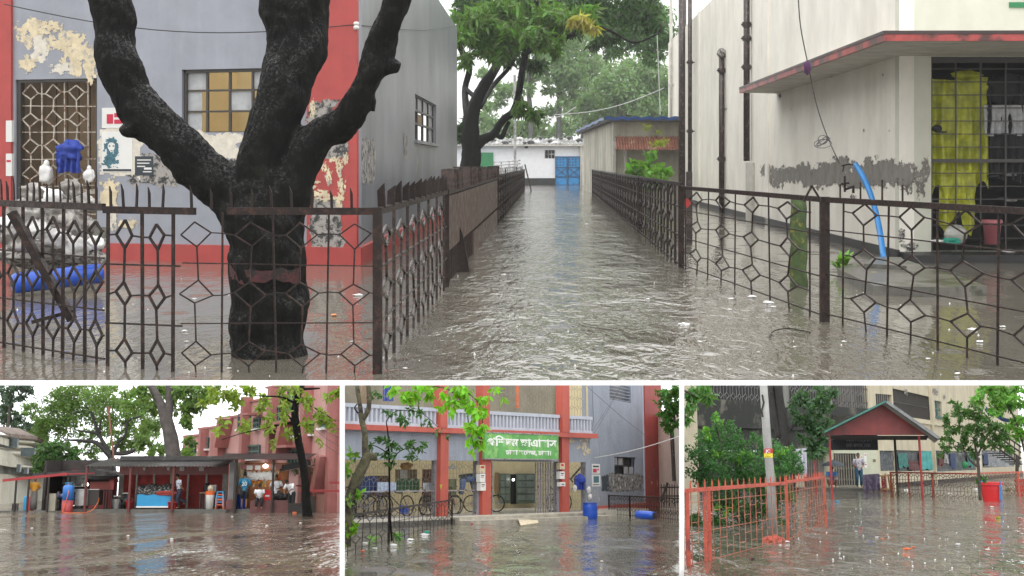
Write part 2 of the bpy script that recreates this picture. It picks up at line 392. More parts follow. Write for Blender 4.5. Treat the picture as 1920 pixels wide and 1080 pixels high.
# ================================================================= TOP PLACE: flooded lane between two hostels
F1 = Frame(HOR, S1); use(F1); P, G = F1.P, F1.G
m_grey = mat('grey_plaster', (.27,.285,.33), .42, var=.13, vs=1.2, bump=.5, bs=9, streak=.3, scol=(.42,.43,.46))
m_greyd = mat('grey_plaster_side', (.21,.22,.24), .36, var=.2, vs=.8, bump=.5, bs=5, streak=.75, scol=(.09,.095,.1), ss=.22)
m_redp = mat('red_plaster', (.38,.055,.05), .5, var=.15, vs=2, bump=.4, bs=9, streak=.3, scol=(.2,.03,.03))
m_peel = mat('peeled_undercoat', (.62,.53,.36), .7, var=.2, vs=6, bump=.6, bs=14, col2=(.3,.29,.3), c2amt=.35, c2s=5)
m_peelw = mat('peeled_pale', (.62,.58,.5), .7, var=.15, vs=9, bump=.5, bs=20)
m_soot = mat('dark_mould', (.05,.05,.05), .8, var=.4, vs=9, bump=.8, bs=25, col2=(.32,.3,.28), c2amt=.7, c2s=9)
m_iron = mat('rusty_dark_iron', (.015,.009,.0075), (.35,.65), .1, spec=.3, var=.35, vs=14, bump=.5, bs=60, col2=(.05,.024,.017), c2amt=.4, c2s=18)
m_ironw = mat('wet_iron', (.04,.032,.029), (.12,.4), .5, var=.35, vs=12, bump=.5, bs=60, col2=(.09,.055,.045), c2amt=.5, c2s=16)
m_bark = mat('wet_black_bark', (.004,.0038,.0034), .7, var=.5, vs=9, bump=5, bs=38, spec=.3, col2=(.012,.012,.009), c2amt=.35, c2s=10, wet=1)
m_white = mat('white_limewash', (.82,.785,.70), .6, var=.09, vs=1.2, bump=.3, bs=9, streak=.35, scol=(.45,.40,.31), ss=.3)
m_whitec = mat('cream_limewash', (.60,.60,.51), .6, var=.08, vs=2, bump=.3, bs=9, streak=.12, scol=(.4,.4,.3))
m_under = mat('canopy_soffit', (.55,.53,.49), .7, var=.15, vs=2, bump=.3, streak=.3)
m_black = mat('black_band', (.015,.015,.016), .5, var=.4, vs=5)
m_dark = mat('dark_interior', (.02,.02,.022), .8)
m_cream = mat('cream_room', (.85,.72,.46), .7, var=.08, vs=1)
m_brown = mat('brown_boards', (.22,.15,.085), .6, var=.15, vs=3, bump=.2)
m_frame = mat('window_steel', (.06,.055,.05), .4, .3)
m_frost = mat('frosted_pane', (.35,.36,.37), .25, var=.25, vs=4, streak=.3)
m_pale = mat('pale_grille_paint', (.42,.38,.32), .4, .1, var=.3, vs=10, col2=(.2,.1,.06), c2amt=.4, c2s=12)
m_bluep = mat('blue_plastic', (.012,.07,.42), .28, var=.15, vs=4)
m_bluec = mat('blue_cloth', (.02,.05,.32), .7, var=.25, vs=6, bump=.6, bs=14)
m_bagw = mat('white_plastic_bag', (.7,.69,.68), .35, var=.15, vs=9, bump=1, bs=14, col2=(.35,.33,.3), c2amt=.2)
m_bagd = mat('dirty_plastic_bag', (.22,.2,.18), .35, var=.5, vs=5, bump=1, bs=14, col2=(.5,.48,.45), c2amt=.5)
m_cable = mat('black_cable', (.02,.02,.02), .5)
m_cablew = mat('pale_cord', (.5,.5,.5), .6)
m_pipeb = mat('brown_drainpipe', (.028,.015,.012), .35, var=.4, vs=8, col2=(.12,.09,.08), c2amt=.35, c2s=9, bump=.4, bs=30)
m_pipew = mat('pale_pipe', (.5,.48,.43), .5, var=.2, vs=5, streak=.4)
m_redpaint = mat('red_edge_paint', (.36,.06,.055), .4, var=.3, vs=4, col2=(.08,.035,.03), c2amt=.6, c2s=1.4)
m_hose = mat('blue_hose', (.03,.2,.5), .35, var=.15)
m_moss = mat('mossy_post', (.045,.075,.02), .8, var=.6, vs=9, bump=1, bs=30, col2=(.2,.18,.03), c2amt=.25, c2s=7)
m_conc = mat('wet_concrete', (.12,.115,.10), .3, var=.35, vs=3, bump=.5, bs=22, col2=(.045,.05,.03), c2amt=.5)
m_yel = mat('yellow_raincoat', (.40,.42,.02), .35, var=.45, vs=5, bump=1.2, bs=7)
m_teal = mat('teal_cloth', (.03,.3,.22), .7)
m_pink = mat('pink_plastic', (.45,.14,.16), .4, var=.1)
m_bluegate = mat('blue_painted_steel', (.02,.22,.5), .4, var=.15, vs=6, col2=(.05,.1,.16), c2amt=.3)
m_green = mat('green_painted_door', (.02,.2,.07), .5, var=.15)
m_tin = mat('weathered_tin', (.38,.38,.38), .4, .2, var=.4, vs=1.5, col2=(.12,.11,.1), c2amt=.5)
m_rusttin = mat('rusty_tin', (.22,.09,.06), .6, .1, var=.4, vs=4, bump=.3, col2=(.4,.25,.18), c2amt=.3)
m_shed = mat('stained_grey_wall', (.40,.38,.31), .7, var=.2, vs=1, streak=.85, scol=(.08,.08,.065), bump=.3, ss=.45)
m_tarp = mat('blue_tarpaulin', (.03,.08,.26), .4, var=.3, vs=2)
m_stone = mat('dark_stone', (.06,.06,.06), .7, var=.4, bump=.5)
m_paper = mat('white_paper', (.68,.68,.66), .7, var=.06)
m_ink = mat('red_ink', (.5,.02,.06), .7); m_inkd = mat('dark_ink', (.03,.04,.05), .7); m_inkb = mat('bluegreen_ink', (.05,.14,.18), .7, var=.5, vs=14)
m_foam = mat('white_foam_litter', (.75,.75,.74), .4, var=.1)
l_mid = leafmat('mango_leaf', (.08,.17,.025)); l_far = leafmat('haze_paled_leaf', (.17,.27,.13), .3); l_dk = leafmat('dark_leaf', (.035,.085,.02)); l_brt = leafmat('fresh_leaf', (.13,.30,.03))  # l_far has haze put into its pale leaf colour, besides the haze volume
l_rain = leafmat('rainwashed_leaf', (.10,.21,.07))

# --- water, one sheet past the horizon; its cut front bank
wm = watermat('brown_flood_water', (.145,.13,.105), amp=3.6, scale=2.6, rough=.08, yst=.36, rings=1.2, lane=(1.0, 2.2, .16))
wy = G(960, 723).y
MB().grid(4, 4, lambda a, b: V((-500+1000*a, wy + (900)*b, 0))).ob('flood_water', wm, kind='structure', label='brown rippling flood water filling the lane and yards', at=(0, wy, 0))
MB().box((0, wy+4.6, -.75), (60, 9, .9)).ob('lane_bed', m_conc, kind='structure', at=(0, wy+4, -.6))
# --- left building
WL = Wall(F1, G(-140, 480), G(668, 497)); WS = Wall(F1, G(668, 497), G(857, 397)); ZT = 6.2
bl = T('grey_hostel', 'blue-grey plastered hostel with red corner column and peeling posters behind the big forked tree', 'building', WL.p(WL.L, 0))
hd = WL.rect(29, 148, 182, 470); hw = WL.rect(341, 129, 512, 248)
hd = (hd[0], hd[1], .55, hd[3])
mb = holes(MB(), WL, 0, WL.L, -.3, ZT, [hd, hw], .22); wl = mb.ob('wall', m_grey, bl)
hs = WS.rect(778, 190, 818, 266)
u0, _ = WS.uv(778, 262); u1, v1_ = WS.uv(818, 197); v0_ = WS.uv(778, 262)[1]; hs = (u0, u1, v0_, v1_)
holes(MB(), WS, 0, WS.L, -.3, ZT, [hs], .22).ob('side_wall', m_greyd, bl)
MB().wr(WL, 575, -60, 669, 520, -.01, .07).ob('corner_column', m_redp, bl)
MB().wb(WL, -.2, WL.uv(24.5, 200)[0], -.3, ZT, -.01, .06).ob('edge_column', m_redp, bl, label='red painted column at the far left edge')
z0 = WL.uv(400, 459)[1]
MB().wb(WL, WL.uv(186, 300)[0], WL.L+.12, -.3, z0, 0.003, .10).wb(WS, -.1, WS.L, -.3, z0, .003, .09).ob('plinth', m_redp, bl, label='red painted plinth at the water line')
# room behind window and doorway
d2 = -3.2
a, b, c, e = hw
rm = MB(); rm.quad(WL.p(a-.6, c-1.1, d2), WL.p(b+.35, c-1.1, d2), WL.p(b+.35, ZT, d2), WL.p(a-.6, ZT, d2)); rm.quad(WL.p(a-.6,c-1.1,-.23), WL.p(b+.35,c-1.1,-.23), WL.p(b+.35,c-1.1,d2), WL.p(a-.6,c-1.1,d2))
rm.quad(WL.p(a-.6,c-1.1,-.23), WL.p(a-.6,c-1.1,d2), WL.p(a-.6,ZT,d2), WL.p(a-.6,ZT,-.23)); rm.quad(WL.p(b+.35,c-1.1,-.23), WL.p(b+.35,ZT,-.23), WL.p(b+.35,ZT,d2), WL.p(b+.35,c-1.1,d2))
rm.wb(WL, b-.25, b+.05, c-1.0, ZT, d2+.02, d2+.3)
rm.ob('room', m_cream, bl)
tb = MB(); x = WL.uv(376, 238)[0]; tb.wb(WL, x, x+.62, c+.2, c+.25, -2.6, -1.9); tb.wb(WL, x, x+.05, c-1, c+.2, -2.6, -2.55); tb.wb(WL, x+.57, x+.62, c-1, c+.2, -2.6, -2.55); tb.wb(WL, x, x+.6, c+.05, c+.1, -2.59, -2.57)
tb.ob('table', m_brown, None, label='wooden table inside the cream room behind the steel window', cat='table')
w = MB(); fr = MB(); pn = MB()
for k in range(5):
    u = a + (b-a)*k/4; fr.wb(WL, u-.018, u+.018, c, e, -.14, -.09)
for k in range(4):
    v = c + (e-c)*k/3; fr.wb(WL, a, b, v-.016, v+.016, -.142, -.088)
wf = fr.wb(WL, a-.005, a+.05, c, e, -.16, -.06).wb(WL, a, b, e-.05, e+.003, -.16, -.06).ob('window_frame', m_frame, bl)
for (i, j) in ((0,2),(3,2),(0,1),(2,1),(0,0)):
    g = MB(); W4 = (b-a)/4; H3 = (e-c)/3; g.wb(WL, a+i*W4+.02, a+i*W4+(W4-.04)*(1 if i != 0 or j == 2 else .78)+.02, c+j*H3+.02, c+(j+1)*H3-.02, -.12, -.115); g.ob('pane', m_frost, wf)
# doorway: boards behind a diamond grille
a, b, c, e = hd
bd = MB(); n = 7
for k in range(n): bd.wb(WL, a+(b-a)*k/n+.01, a+(b-a)*(k+1)/n-.01, c-.1, e+.1, -.9, -.86)
bd.wb(WL, a-1.6, b+.6, c-.2, e+.8, -1.0, -.95); bd.ob('boarded_partition', m_brown, bl)
lm = MB(); pos = lambda u, v: WL.p(a+u, v, -.1)
lattice(lm, pos, b-a, c, e, (b-a)/3.5, .46, w=.02, dh=.28, dw=.36, voff=.22); lm.wb(WL, a, b, c+.55, c+.63, -.13, -.07)
gr = lm.ob('door_grille', m_pale, bl)
MB().wb(WL, a, a+.07, c-.4, e, -.16, -.04).wb(WL, b-.05, b, c-.4, e, -.16, -.04).wb(WL, a, b, e-.05, e, -.161, -.039).ob('door_frame', m_frame, bl)
MB().wb(WL, a-.15, b+.2, -.3, .55, -.5, .02).ob('door_sill', m_conc, bl)
# peeled paint and posters on the front
for i, (x, y, rx, ry, m) in enumerate([(62,60,38,26,m_peel),(75,92,22,24,m_peelw),(120,75,34,22,m_peel),(150,105,34,34,m_peel),(55,120,20,16,m_peel),(120,128,26,10,m_peelw),(170,120,14,32,m_peel),(92,50,26,14,m_peel),(206,372,20,34,m_peel),(240,420,18,10,m_peel),(212,410,9,22,m_peelw)]):
    u, v = WL.uv(x, y); s = 22.6/FPX; blob(WL, u, v, rx*s, ry*s, .004+.001*i, 40, .8, i).ob('peeled_paint', m, bl)
def patch(W, x0, y0, x1, y1, m, name, par, d=.006, jag=.12, seed=0, lab=None):
    u0, u1, v0, v1 = W.rect(x0, y0, x1, y1); return blob(W, (u0+u1)/2, (v0+v1)/2, (u1-u0)/2, (v1-v0)/2, d, 0, jag*1.6+.25, seed, rect=True).ob(name, m, par, label=lab)
patch(WL, 252, 292, 470, 345, m_soot, 'torn_poster_band', bl, .005, .5, 1)
patch(WL, 340, 250, 452, 300, m_peelw, 'torn_poster_band', bl, .007, .5, 2); patch(WL, 188, 240, 268, 330, m_peelw, 'torn_poster_band', bl, .0055, .15, 4)
patch(WL, 583, 190, 636, 232, m_soot, 'torn_poster_band', bl, .076, .5, 5); patch(WL, 586, 372, 646, 466, m_soot, 'torn_poster_band', bl, .078, .15, 6)
patch(WL, 612, 255, 656, 296, m_soot, 'torn_poster_band', bl, .077, .3, 7); patch(WL, 572, 330, 592, 366, m_soot, 'torn_poster_band', bl, .0765, .4, 8)
for i, (x, y, rx, ry) in enumerate([(608,312,9,9),(620,330,6,14),(588,345,14,7),(602,362,18,8),(640,315,6,16),(644,352,7,18),(630,300,9,5),(590,205,5,16),(618,372,22,5),(640,385,6,18),(652,298,5,10)]):
    u, v = WL.uv(x, y); s = 22.4/FPX; blob(WL, u, v, rx*s, ry*s, .081+.0008*i, 22, 1.1, i+30).ob('peeled_paint', m_peel, bl)
def poster(x0, y0, x1, y1, m, lab, W=None, d=.012, marks=()):
    W = W or WL; o = MB().wr(W, x0, y0, x1, y1, .003, d).ob('wall_poster', m, None, label=lab, cat='poster')
    for i, (a0, b0, a1, b1, mm) in enumerate(marks): MB().wr(W, a0, b0, a1, b1, d-.001, d+.003+.0007*i).ob('print', mm, o)
    return o
poster(191, 202, 232, 240, m_paper, 'white notice with red lettering pasted beside the grille door', marks=[(200,214,212,232,m_ink),(214,212,229,220,m_ink),(214,224,229,232,m_ink)])
po = poster(191, 247, 248, 322, m_paper, 'pale poster with a blue-green portrait print beside the grille door', marks=[(193,317,246,321,m_inkd)])
u, v = WL.uv(210, 276); s = 22.6/FPX
blob(WL, u, v-.02, 16*s, 20*s, .014, 24, .5, 3).ob('print', m_inkb, po); blob(WL, u, v+.01, 8*s, 11*s, .0165, 18, .2, 4).ob('print', m_paper, po); blob(WL, u, v-26*s, 17*s, 12*s, .0155, 24, .9, 5).ob('print', m_inkb, po); blob(WL, u, v+13*s, 14*s, 4*s, .018, 18, .3, 6).ob('print', m_inkb, po)
MB().wb(WL, u-.05, u-.02, v+.01, v+.03, .0165, .0175).wb(WL, u+.02, u+.05, v+.01, v+.03, .0165, .0175).wb(WL, u-.02, u+.02, v-.06, v-.05, .0165, .0175).ob('print', m_inkd, po)
poster(253, 293, 287, 329, m_inkd, 'small black notice with pale lettering on the torn poster band', d=.014, marks=[(257,299,283,301,m_paper),(257,305,280,307,m_paper),(257,311,272,313,m_paper),(270,314,284,318,m_paper),(268,321,284,323,m_paper)])
poster(11, 226, 22, 266, m_paper, 'narrow white leaflet on the red edge column', d=.07); poster(11, 288, 22, 330, m_paper, 'second white leaflet low on the red edge column', d=.07, marks=[(12,300,20,304,m_ink)])
# side wall details
u0, u1, v0, v1 = hs
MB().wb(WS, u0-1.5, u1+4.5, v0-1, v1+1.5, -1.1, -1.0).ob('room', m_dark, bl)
f = MB()
for k in range(5): u = u0+(u1-u0)*k/4; f.wb(WS, u-.05, u+.05, v0, v1, -.14, -.08)
for v in (v0, v0+(v1-v0)*.38, v0+(v1-v0)*.68, v1): f.wb(WS, u0, u1, v-.025, v+.025, -.141, -.079)
sf = f.ob('window_frame', m_frame, bl)
q = (u1-u0)/4; h_ = v1-v0
for i in range(4): MB().wb(WS, u0+i*q+.05, u0+(i+1)*q-.05, v0+h_*.7, v1-.02, -.12, -.115).ob('pane', m_frost, sf)
MB().wb(WS, u0+q*3+.05, u1-.05, v0+.02, v0+h_*.66, -.12, -.115).ob('pane', m_frost, sf); MB().wb(WS, u0+q+.05, u0+2*q-.05, v0+h_*.4, v0+h_*.62, -.12, -.115).ob('pane', m_brown, sf)
MB().wb(WS, u0-.2, u1+.2, v0-.08, v0-.01, -.05, .08).ob('window_sill', m_greyd, bl)
patch(WS, 672, 262, 702, 342, m_soot, 'torn_poster_band', bl, .006, .1, 11); patch(WS, 756, 252, 763, 290, m_soot, 'torn_poster_band', bl, .006, .3, 12)
for i, (x, y, rx, ry) in enumerate([(762,292,4,5),(782,300,3,8),(780,318,2,10),(703,295,2,14)]):
    u, v = WS.uv(x, y); blob(WS, u, v, rx*.03, ry*.0105, .006, 20, .8, i+60).ob('peeled_paint', m_peel, bl)
# wires and insulator
mb = MB(); a0, a1, a2 = WL.q(8, 8, .6), WL.q(668, 46, .12), WS.q(856, 48, .15); ps = [a0.lerp(a1, t) - V((0,0,.28*math.sin(math.pi*t)*1)) for t in [k/16 for k in range(17)]]
mb.tube(ps + [a1.lerp(a2, t) - V((0,0,.12*math.sin(math.pi*t))) for t in (.25,.5,.75,1)], .009, 5).ob('wall_wire', m_cable, None, label='thin dark wire strung across the grey hostel wall', cat='wire')
MB().lathe(WL.q(668, 48, .10), [(.035,-.06),(.05,-.03),(.03,0),(.05,.03),(.03,.06)], 10).ob('wire_insulator', m_bagw, None, label='small white insulator at the corner of the red column', cat='insulator')

# --- hero tree
def tree_mesh(mb, name, m, par, vox, amp, fq, seed=0, rem=True):
    o = mb.ob(name, m, par, smooth=True)
    if rem:
        md = o.modifiers.new('r', 'REMESH'); md.mode = 'VOXEL'; md.voxel_size = vox; md.use_smooth_shade = True; evalmesh(o)
        sm = o.modifiers.new('s', 'SMOOTH'); sm.iterations = 5; sm.factor = .6; evalmesh(o)
    me = o.data; n = len(me.vertices); co = np.empty(n*3); me.vertices.foreach_get('co', co); nr = np.empty(n*3); me.vertex_normals.foreach_get('vector', nr)
    co = co.reshape(-1,3); nr = nr.reshape(-1,3); d = np.empty(n)
    for i in range(n):
        p = V(co[i]); q = V((p.x*fq, p.y*fq, p.z*fq*.35)); d[i] = mnoise.noise(q+V((seed,0,0)))*amp + mnoise.noise(q*3.1)*amp*.45 + mnoise.noise(p*fq*.35)*amp*1.6
    co += nr*d[:, None]; me.vertices.foreach_set('co', co.ravel()); me.polygons.foreach_set('use_smooth', [True]*len(me.polygons)); me.update(); return o
ht = T('forked_tree', 'massive wet black forked tree trunk growing through the iron fence', 'tree', G(505, 665))
Yt = G(505, 665).y; mb = MB()
limb(mb, F1, [(506,712,78,0),(506,670,73,0),(504,600,69,0),(502,500,70,0),(497,420,72,0),(482,372,70),(470,340,52)], Yt, 20)
limb(mb, F1, [(470,430,50),(440,375,46),(385,325,42),(330,270,41),(258,196,41,.05),(222,110,42,.1),(212,50,41,.15),(200,-60,40,.2)], Yt, 18)
limb(mb, F1, [(500,420,58),(496,350,56),(500,270,49),(520,210,46),(540,150,50,.1),(556,90,55,.2),(552,20,66,.3),(545,-80,72,.35)], Yt, 18)
limb(mb, F1, [(520,400,50),(548,330,44),(590,262,35),(640,232,29),(672,190,27,-.1),(692,145,26,-.15),(712,95,27,-.15),(738,20,27,-.2),(748,-60,26,-.2)], Yt, 16)
limb(mb, F1, [(690,200,18,-.1),(704,182,10,-.12)], Yt, 8); limb(mb, F1, [(262,230,30),(240,240,20,-.05),(232,236,10,-.08)], Yt, 8)
limb(mb, F1, [(705,130,24,-.15),(733,124,13,-.16),(744,126,7,-.16)], Yt, 8)
limb(mb, F1, [(610,90,20,.2),(640,20,16,.2)], Yt, 8) if 0 else None
tree_mesh(mb, 'trunk', m_bark, ht, .017, .021, 10)
red = MB(); base = F1.P(504, 512, Yt); rr = 71*Yt/FPX + .012
red.grid(40, 5, lambda u, v: base + V((math.sin(-1.3+2.4*u)*rr, -math.cos(-1.3+2.4*u)*rr, (v-.5)*(.10+.09*mnoise.noise(V((u*7, 2, 3)))) + .03*mnoise.noise(V((u*5,7,1))))))
red.ob('paint_band', mat('faded_red_paint', (.055,.011,.011), .7, var=.7, vs=14, bump=2, bs=34, col2=(.008,.007,.006), c2amt=.5, c2s=9), ht, label='faded red paint band round the trunk')

# --- iron fences
def fence(name, lab, A, B, zr, pu, pv, w, posts=(), group='iron fences along the flooded lane', off=0., pick=0, ph=.16, pw=.03, pz=None, rail=.055, dw=.3, dh=.2, latm=None, zb=-.06, voff=.05, tw=None, hooked=.5, pu0=0, trot=0, cuts=()):
    A = V(A); B = V(B); L = (B-A).length; U = (B-A)/L; t = T(name, lab, 'fence', A, group)
    pos = lambda u, v: A + U*u + V((0,0,v))
    MB().bar(pos(0, zr), pos(L, zr), .035, rail, up=(0,0,1)).ob('top_rail', m_iron, t) if not cuts else [MB().bar(pos(a*L, zr), pos(b*L, zr), .035, rail, up=(0,0,1)).ob('top_rail', m_iron, t) for a, b in cuts]
    lattice(MB(), pos, L, zb, zr-.01, pu, pv, w, off, dw, dh, voff=voff, tw=tw).ob('lattice', latm or m_iron, t)
    for u, ww in posts: MB().bar(pos(u*L, -.1), pos(u*L, zr+.03), ww).ob('post', m_iron, t)
    if pick:
        sh = MB(); sh.add([(-pw/2,0,0),(pw/2,0,0),(pw/2,0,ph*.7),(-pw/2,0,ph),(-pw/2,.012,0),(pw/2,.012,0),(pw/2,.012,ph*.7),(-pw/2,.012,ph)], [(0,1,2,3),(7,6,5,4),(0,4,5,1),(1,5,6,2),(2,6,7,3),(3,7,4,0)])
        n = int((L)/pick); first = None; az = math.atan2(U.y, U.x)
        for k in range(n):
            u = pick*(k+.5); p = pos(u, zr+rail/2-.01) - A
            if first is None:
                first = sh.ob('picket', m_iron, t); o = first; 
                co = [v.co.copy() for v in o.data.vertices]
                for vv, s0 in zip(o.data.vertices, sh.v): vv.co = V(s0)
            else: o = first.copy(); COL.objects.link(o); o.parent = t; CUR.meshes.append(o)
            o.location = p; o.rotation_euler = (random.uniform(-.06,.06), random.uniform(-.05,.05), az + trot + random.uniform(-.3,.3)); o.scale = (1, 1, random.uniform(.85, 1.1))
    return t
zr = 1.24
C0 = G(708, 700)
fence('iron_fence', 'rusty diamond-lattice fence in front of the forked tree, ending at the corner post', G(340, 698), C0, zr, .405, .455, .011, posts=[(1, .07)], pick=.155, ph=.17, pw=.02, voff=.17, cuts=[(.235, 1)], off=.32, tw=.014)
fence('iron_fence', 'fence section of narrow zigzag bars with a broken rail left of the forked tree', G(195, 686), G(340, 698), zr, .325, .455, .017, pick=.13, pw=.02, ph=.19, voff=.19, off=.05, tw=.024, dw=.23, dh=.22, cuts=[(0, 1.17)])
fence('iron_fence', 'dark crowded fence section beside the floating drum at the left edge', G(-60, 640), G(195, 686), zr+.02, .33, .40, .017, pick=.11, pw=.022, ph=.19, voff=.2, tw=.024, dw=.3, dh=.24)
# receding left fence
def along(A, B, t): return A.lerp(B, t)
E0 = G(985, 355)
def onl(px):   # ground point on the left lane edge seen in column px
    lo, hi = 0., 1.
    for _ in range(40):
        m_ = (lo+hi)/2; q = C0.lerp(E0, m_); x = 960+FPX*q.x/q.y
        if x < px: lo = m_
        else: hi = m_
    return C0.lerp(E0, lo)
p1, p2, p3 = onl(838), onl(932), onl(982)
fence('iron_fence', 'wet glinting lattice fence running back from the corner post to the rusty sheet panels', C0, p1, zr, 1.15, .42, .022, pick=.62, pw=.07, ph=.2, voff=.2, tw=.028, latm=m_ironw, posts=[(1,.06)], trot=1.1)
t = T('sheet_iron_fence', 'rusty brown sheet-iron fence panels with a gap strip along the left of the lane', 'fence', p1, 'iron fences along the flooded lane')
U = (p2-p1); L = U.length; U = U/L; pos = lambda u, v, o=0: p1 + U*u + V((-U.y*o, U.x*o, v))
MB().bar(pos(0,zr), pos(L,zr), .05, .07, up=(0,0,1)).ob('top_rail', m_iron, t)
pm = mat('rust_sheet', (.075,.045,.035), (.3,.6), .2, var=.4, vs=3, streak=.7, scol=(.16,.07,.04), bump=.4, bs=20)
MB().bar(pos(0,.82), pos(L,.82), .03, .72, up=(0,0,1)).ob('upper_sheet', pm, t); MB().bar(pos(L*.35,.16), pos(L,.16), .03, .46, up=(0,0,1)).ob('lower_sheet', pm, t)
mb = MB(); k = 0.
while k < L: mb.bar(pos(k,-.05,.03), pos(k,zr,.03), .05, .03); k += .45
mb.ob('slats', m_iron, t)
for u in (.5, 1.0): MB().bar(pos(L*u,-.1,.04), pos(L*u,zr+.05,.04), .09).ob('post', m_iron, t)
c1 = onl(864); MB().prism([c1+V((-.14,-.5,-.05)), c1+V((.16,-.5,-.05)), c1+V((.05,-.5,.55)), c1+V((-.06,-.5,.85)), c1+V((-.14,-.5,.5))], (0,.12,0)).ob('broken_board', m_iron, None, label='dark broken board standing in the water against the sheet-iron fence', cat='board')
n0 = None
for k in range(60):
    u = L*(k+.5)/60; sh = MB().box((0,0,.13), (.16,.02,.26))
    if n0 is None:
        n0 = sh.ob('picket', m_ironw, t); 
        for vv, s0 in zip(n0.data.vertices, sh.v): vv.co = V(s0)
        o = n0
    else: o = n0.copy(); COL.objects.link(o); o.parent = t; CUR.meshes.append(o)
    o.location = pos(u, zr+.02) - p1; o.rotation_euler = (random.uniform(-.1,.1), random.uniform(-.1,.1), random.uniform(-.3,.9)); o.scale = (1,1,random.uniform(.8,1.2))
fence('iron_fence', 'far lattice fence between the sheet panels and the leaning gate leaf', p2, p3, zr+.05, 2.2, .5, .06, pick=2.2, pw=.12, ph=.22, tw=.09, latm=m_iron, posts=[(1,.14)])
MB().bar(G(996, 358), P(984, 308, G(996,358).y), .5, .08).ob('gate_leaf', m_ironw, None, label='dark gate leaf leaning at the far end of the left fence', cat='gate')
# right fence: far run, middle section, near section
r0, r1, r2, r3 = G(1096, 350), G(1277, 502), G(1546, 603), G(1990, 716)
fence('iron_fence', 'long lattice fence receding along the right side of the lane to the blue gate', r0, r1, zr+.05, 1.5, .46, .03, tw=.04, voff=.1, posts=[(.12,.1),(.3,.09),(.5,.08),(.7,.07),(.86,.07)])
fence('iron_fence', 'middle right fence section of tall hexagons in front of the drainpipes', r1, r2, zr, (r2-r1).length/4.5, .42, .017, posts=[(0,.085),(1,.088)], voff=.13, off=.3, dw=.24, dh=.23)
t = fence('iron_fence', 'near right fence section of open hexagons in front of the concrete slab and blue hose', r2, r3, zr-.0, (r3-r2).length/4.4, .42, .014, voff=.11, off=.42, dw=.26, dh=.24, tw=.017)
U = (r3-r2).normalized()
for px in (1581, 1624, 1667, 1705):
    u = (px-1546)/(1990-1546)*(r3-r2).length*1.13; MB().bar(r2+U*u+V((0,0,zr)), r2+U*u+V((0,0,zr+.16+random.uniform(0,.06))), .015).ob('picket', m_iron, t)
q = lambda px, py: P(px, py, r2.y+.15)
MB().bar(q(1507,378), q(1522,348), .02).bar(q(1522,348), q(1540,378), .02).ob('chevron_spike', m_iron, t)
mb = MB(); c = P(1289, 381, r1.y-.2); mb.prism([c+V((-.055,0,0)), c+V((0,0,-.08)), c+V((.055,0,0)), c+V((0,0,.09))], (0,.01,0)).ob('red_tag', mat('red_tag_paint', (.4,.03,.03), .5), None, label='small red diamond tag hanging by the middle post of the right fence', cat='tag')
bp = G(1292, 456); MB().bar(bp+V((0,0,-.1)), bp+V((0,0,1.45)), .12).ob('brown_post', m_pipeb, None, label='thick brown post standing behind the right fence post', cat='post')
# --- things on the left: rubbish bags, drum, leaning board
mb = MB(); rr = V((0,1,0))
a, b = P(24, 532, G(24,556).y), P(190, 512, G(190,545).y); ax = (b-a).normalized(); x_, y_ = basis(ax); m3 = Matrix((x_, y_, ax)).transposed(); Ld = (b-a).length; rd = .125
prof = [(rd*.5,0),(rd*.92,.015),(rd,.05),(rd,.1),(rd*1.05,.12),(rd,.14),(rd,Ld*.33-.02),(rd*1.05,Ld*.33),(rd,Ld*.33+.02),(rd,Ld*.66-.02),(rd*1.05,Ld*.66),(rd,Ld*.66+.02),(rd,Ld-.08),(rd*1.05,Ld-.06),(rd*.97,Ld-.02),(rd*.5,Ld)]
mb.lathe(a, prof, 24, m3); dm = T('plastic_drum', 'blue plastic drum lying half sunk behind the left fence', 'drum', (a+b)/2 - V((0,0,.15))); mb.sm = True; mb.ob('drum_body', m_bluep, dm); MB().lathe(a - ax*.02, [(.04,0),(.04,.04)], 10, m3).ob('bung', m_inkd, dm)
MB().bar(P(22, 398, 11.6), P(136, 600, 11.6), .10, .06).bar(P(60,604,11.6), P(134,584,11.6), .03).bar(P(134,584,11.6),P(200,486,12.6),.02).ob('leaning_board', m_iron, None, label='dark board leaning down into the water behind the left fence', cat='board')
random.seed(11)
bags = [(45,395,26,'d'),(90,372,24,'w'),(120,400,24,'d'),(64,430,22,'w'),(150,425,22,'d'),(105,447,20,'w'),(30,452,24,'d'),(160,382,20,'d'),(140,462,22,'w'),(75,468,20,'d'),(20,420,20,'w'),(180,455,14,'w'),(60,360,18,'d'),(135,352,18,'d')]
desc = ['slumped','torn','knotted','bulging','flattened','wet','creased','twisted']
for i, (x, y, r, k) in enumerate(bags):
    Yb = 17.5+random.uniform(-.8,1.5); mb = MB().ball(P(x, y, Yb), r*Yb/FPX, 1.15, 1, .85, 16, 12, .55); mb.sm = True
    mb.ob('rubbish_bag', m_bagw if k == 'w' else m_bagd, None, label=f"{desc[i%8]} {'white' if k=='w' else 'dark'} plastic bag in the {'upper' if y<390 else 'middle' if y<435 else 'lower'} {'left' if x<60 else 'centre' if x<115 else 'right'} of the rubbish heap by the grille door", cat='bag', group='rubbish bags heaped behind the left fence')
MB().ball(P(90, 470, 18.6), .62, 1.1, .8, .42, 20, 10, .5).ball(P(90, 415, 19.1), .55, 1.1, .6, .75, 20, 10, .5).ob('rubbish_mound', m_soot, None, label='dark soaked mound of rubbish under the plastic bags', cat='rubbish')
c = WL.q(128, 292, .12)
mb = MB().ball(c+V((0,0,.07)), .19, 1, .7, .8, 20, 14, .8); drape(mb, c+V((-.19,-.05,.06)), c+V((.21,-.05,.06)), .34, .05, 4, seed=3); mb.ob('hanging_cloth', m_bluec, None, label='crumpled blue cloth bundle hanging on the doorway grille', cat='cloth')
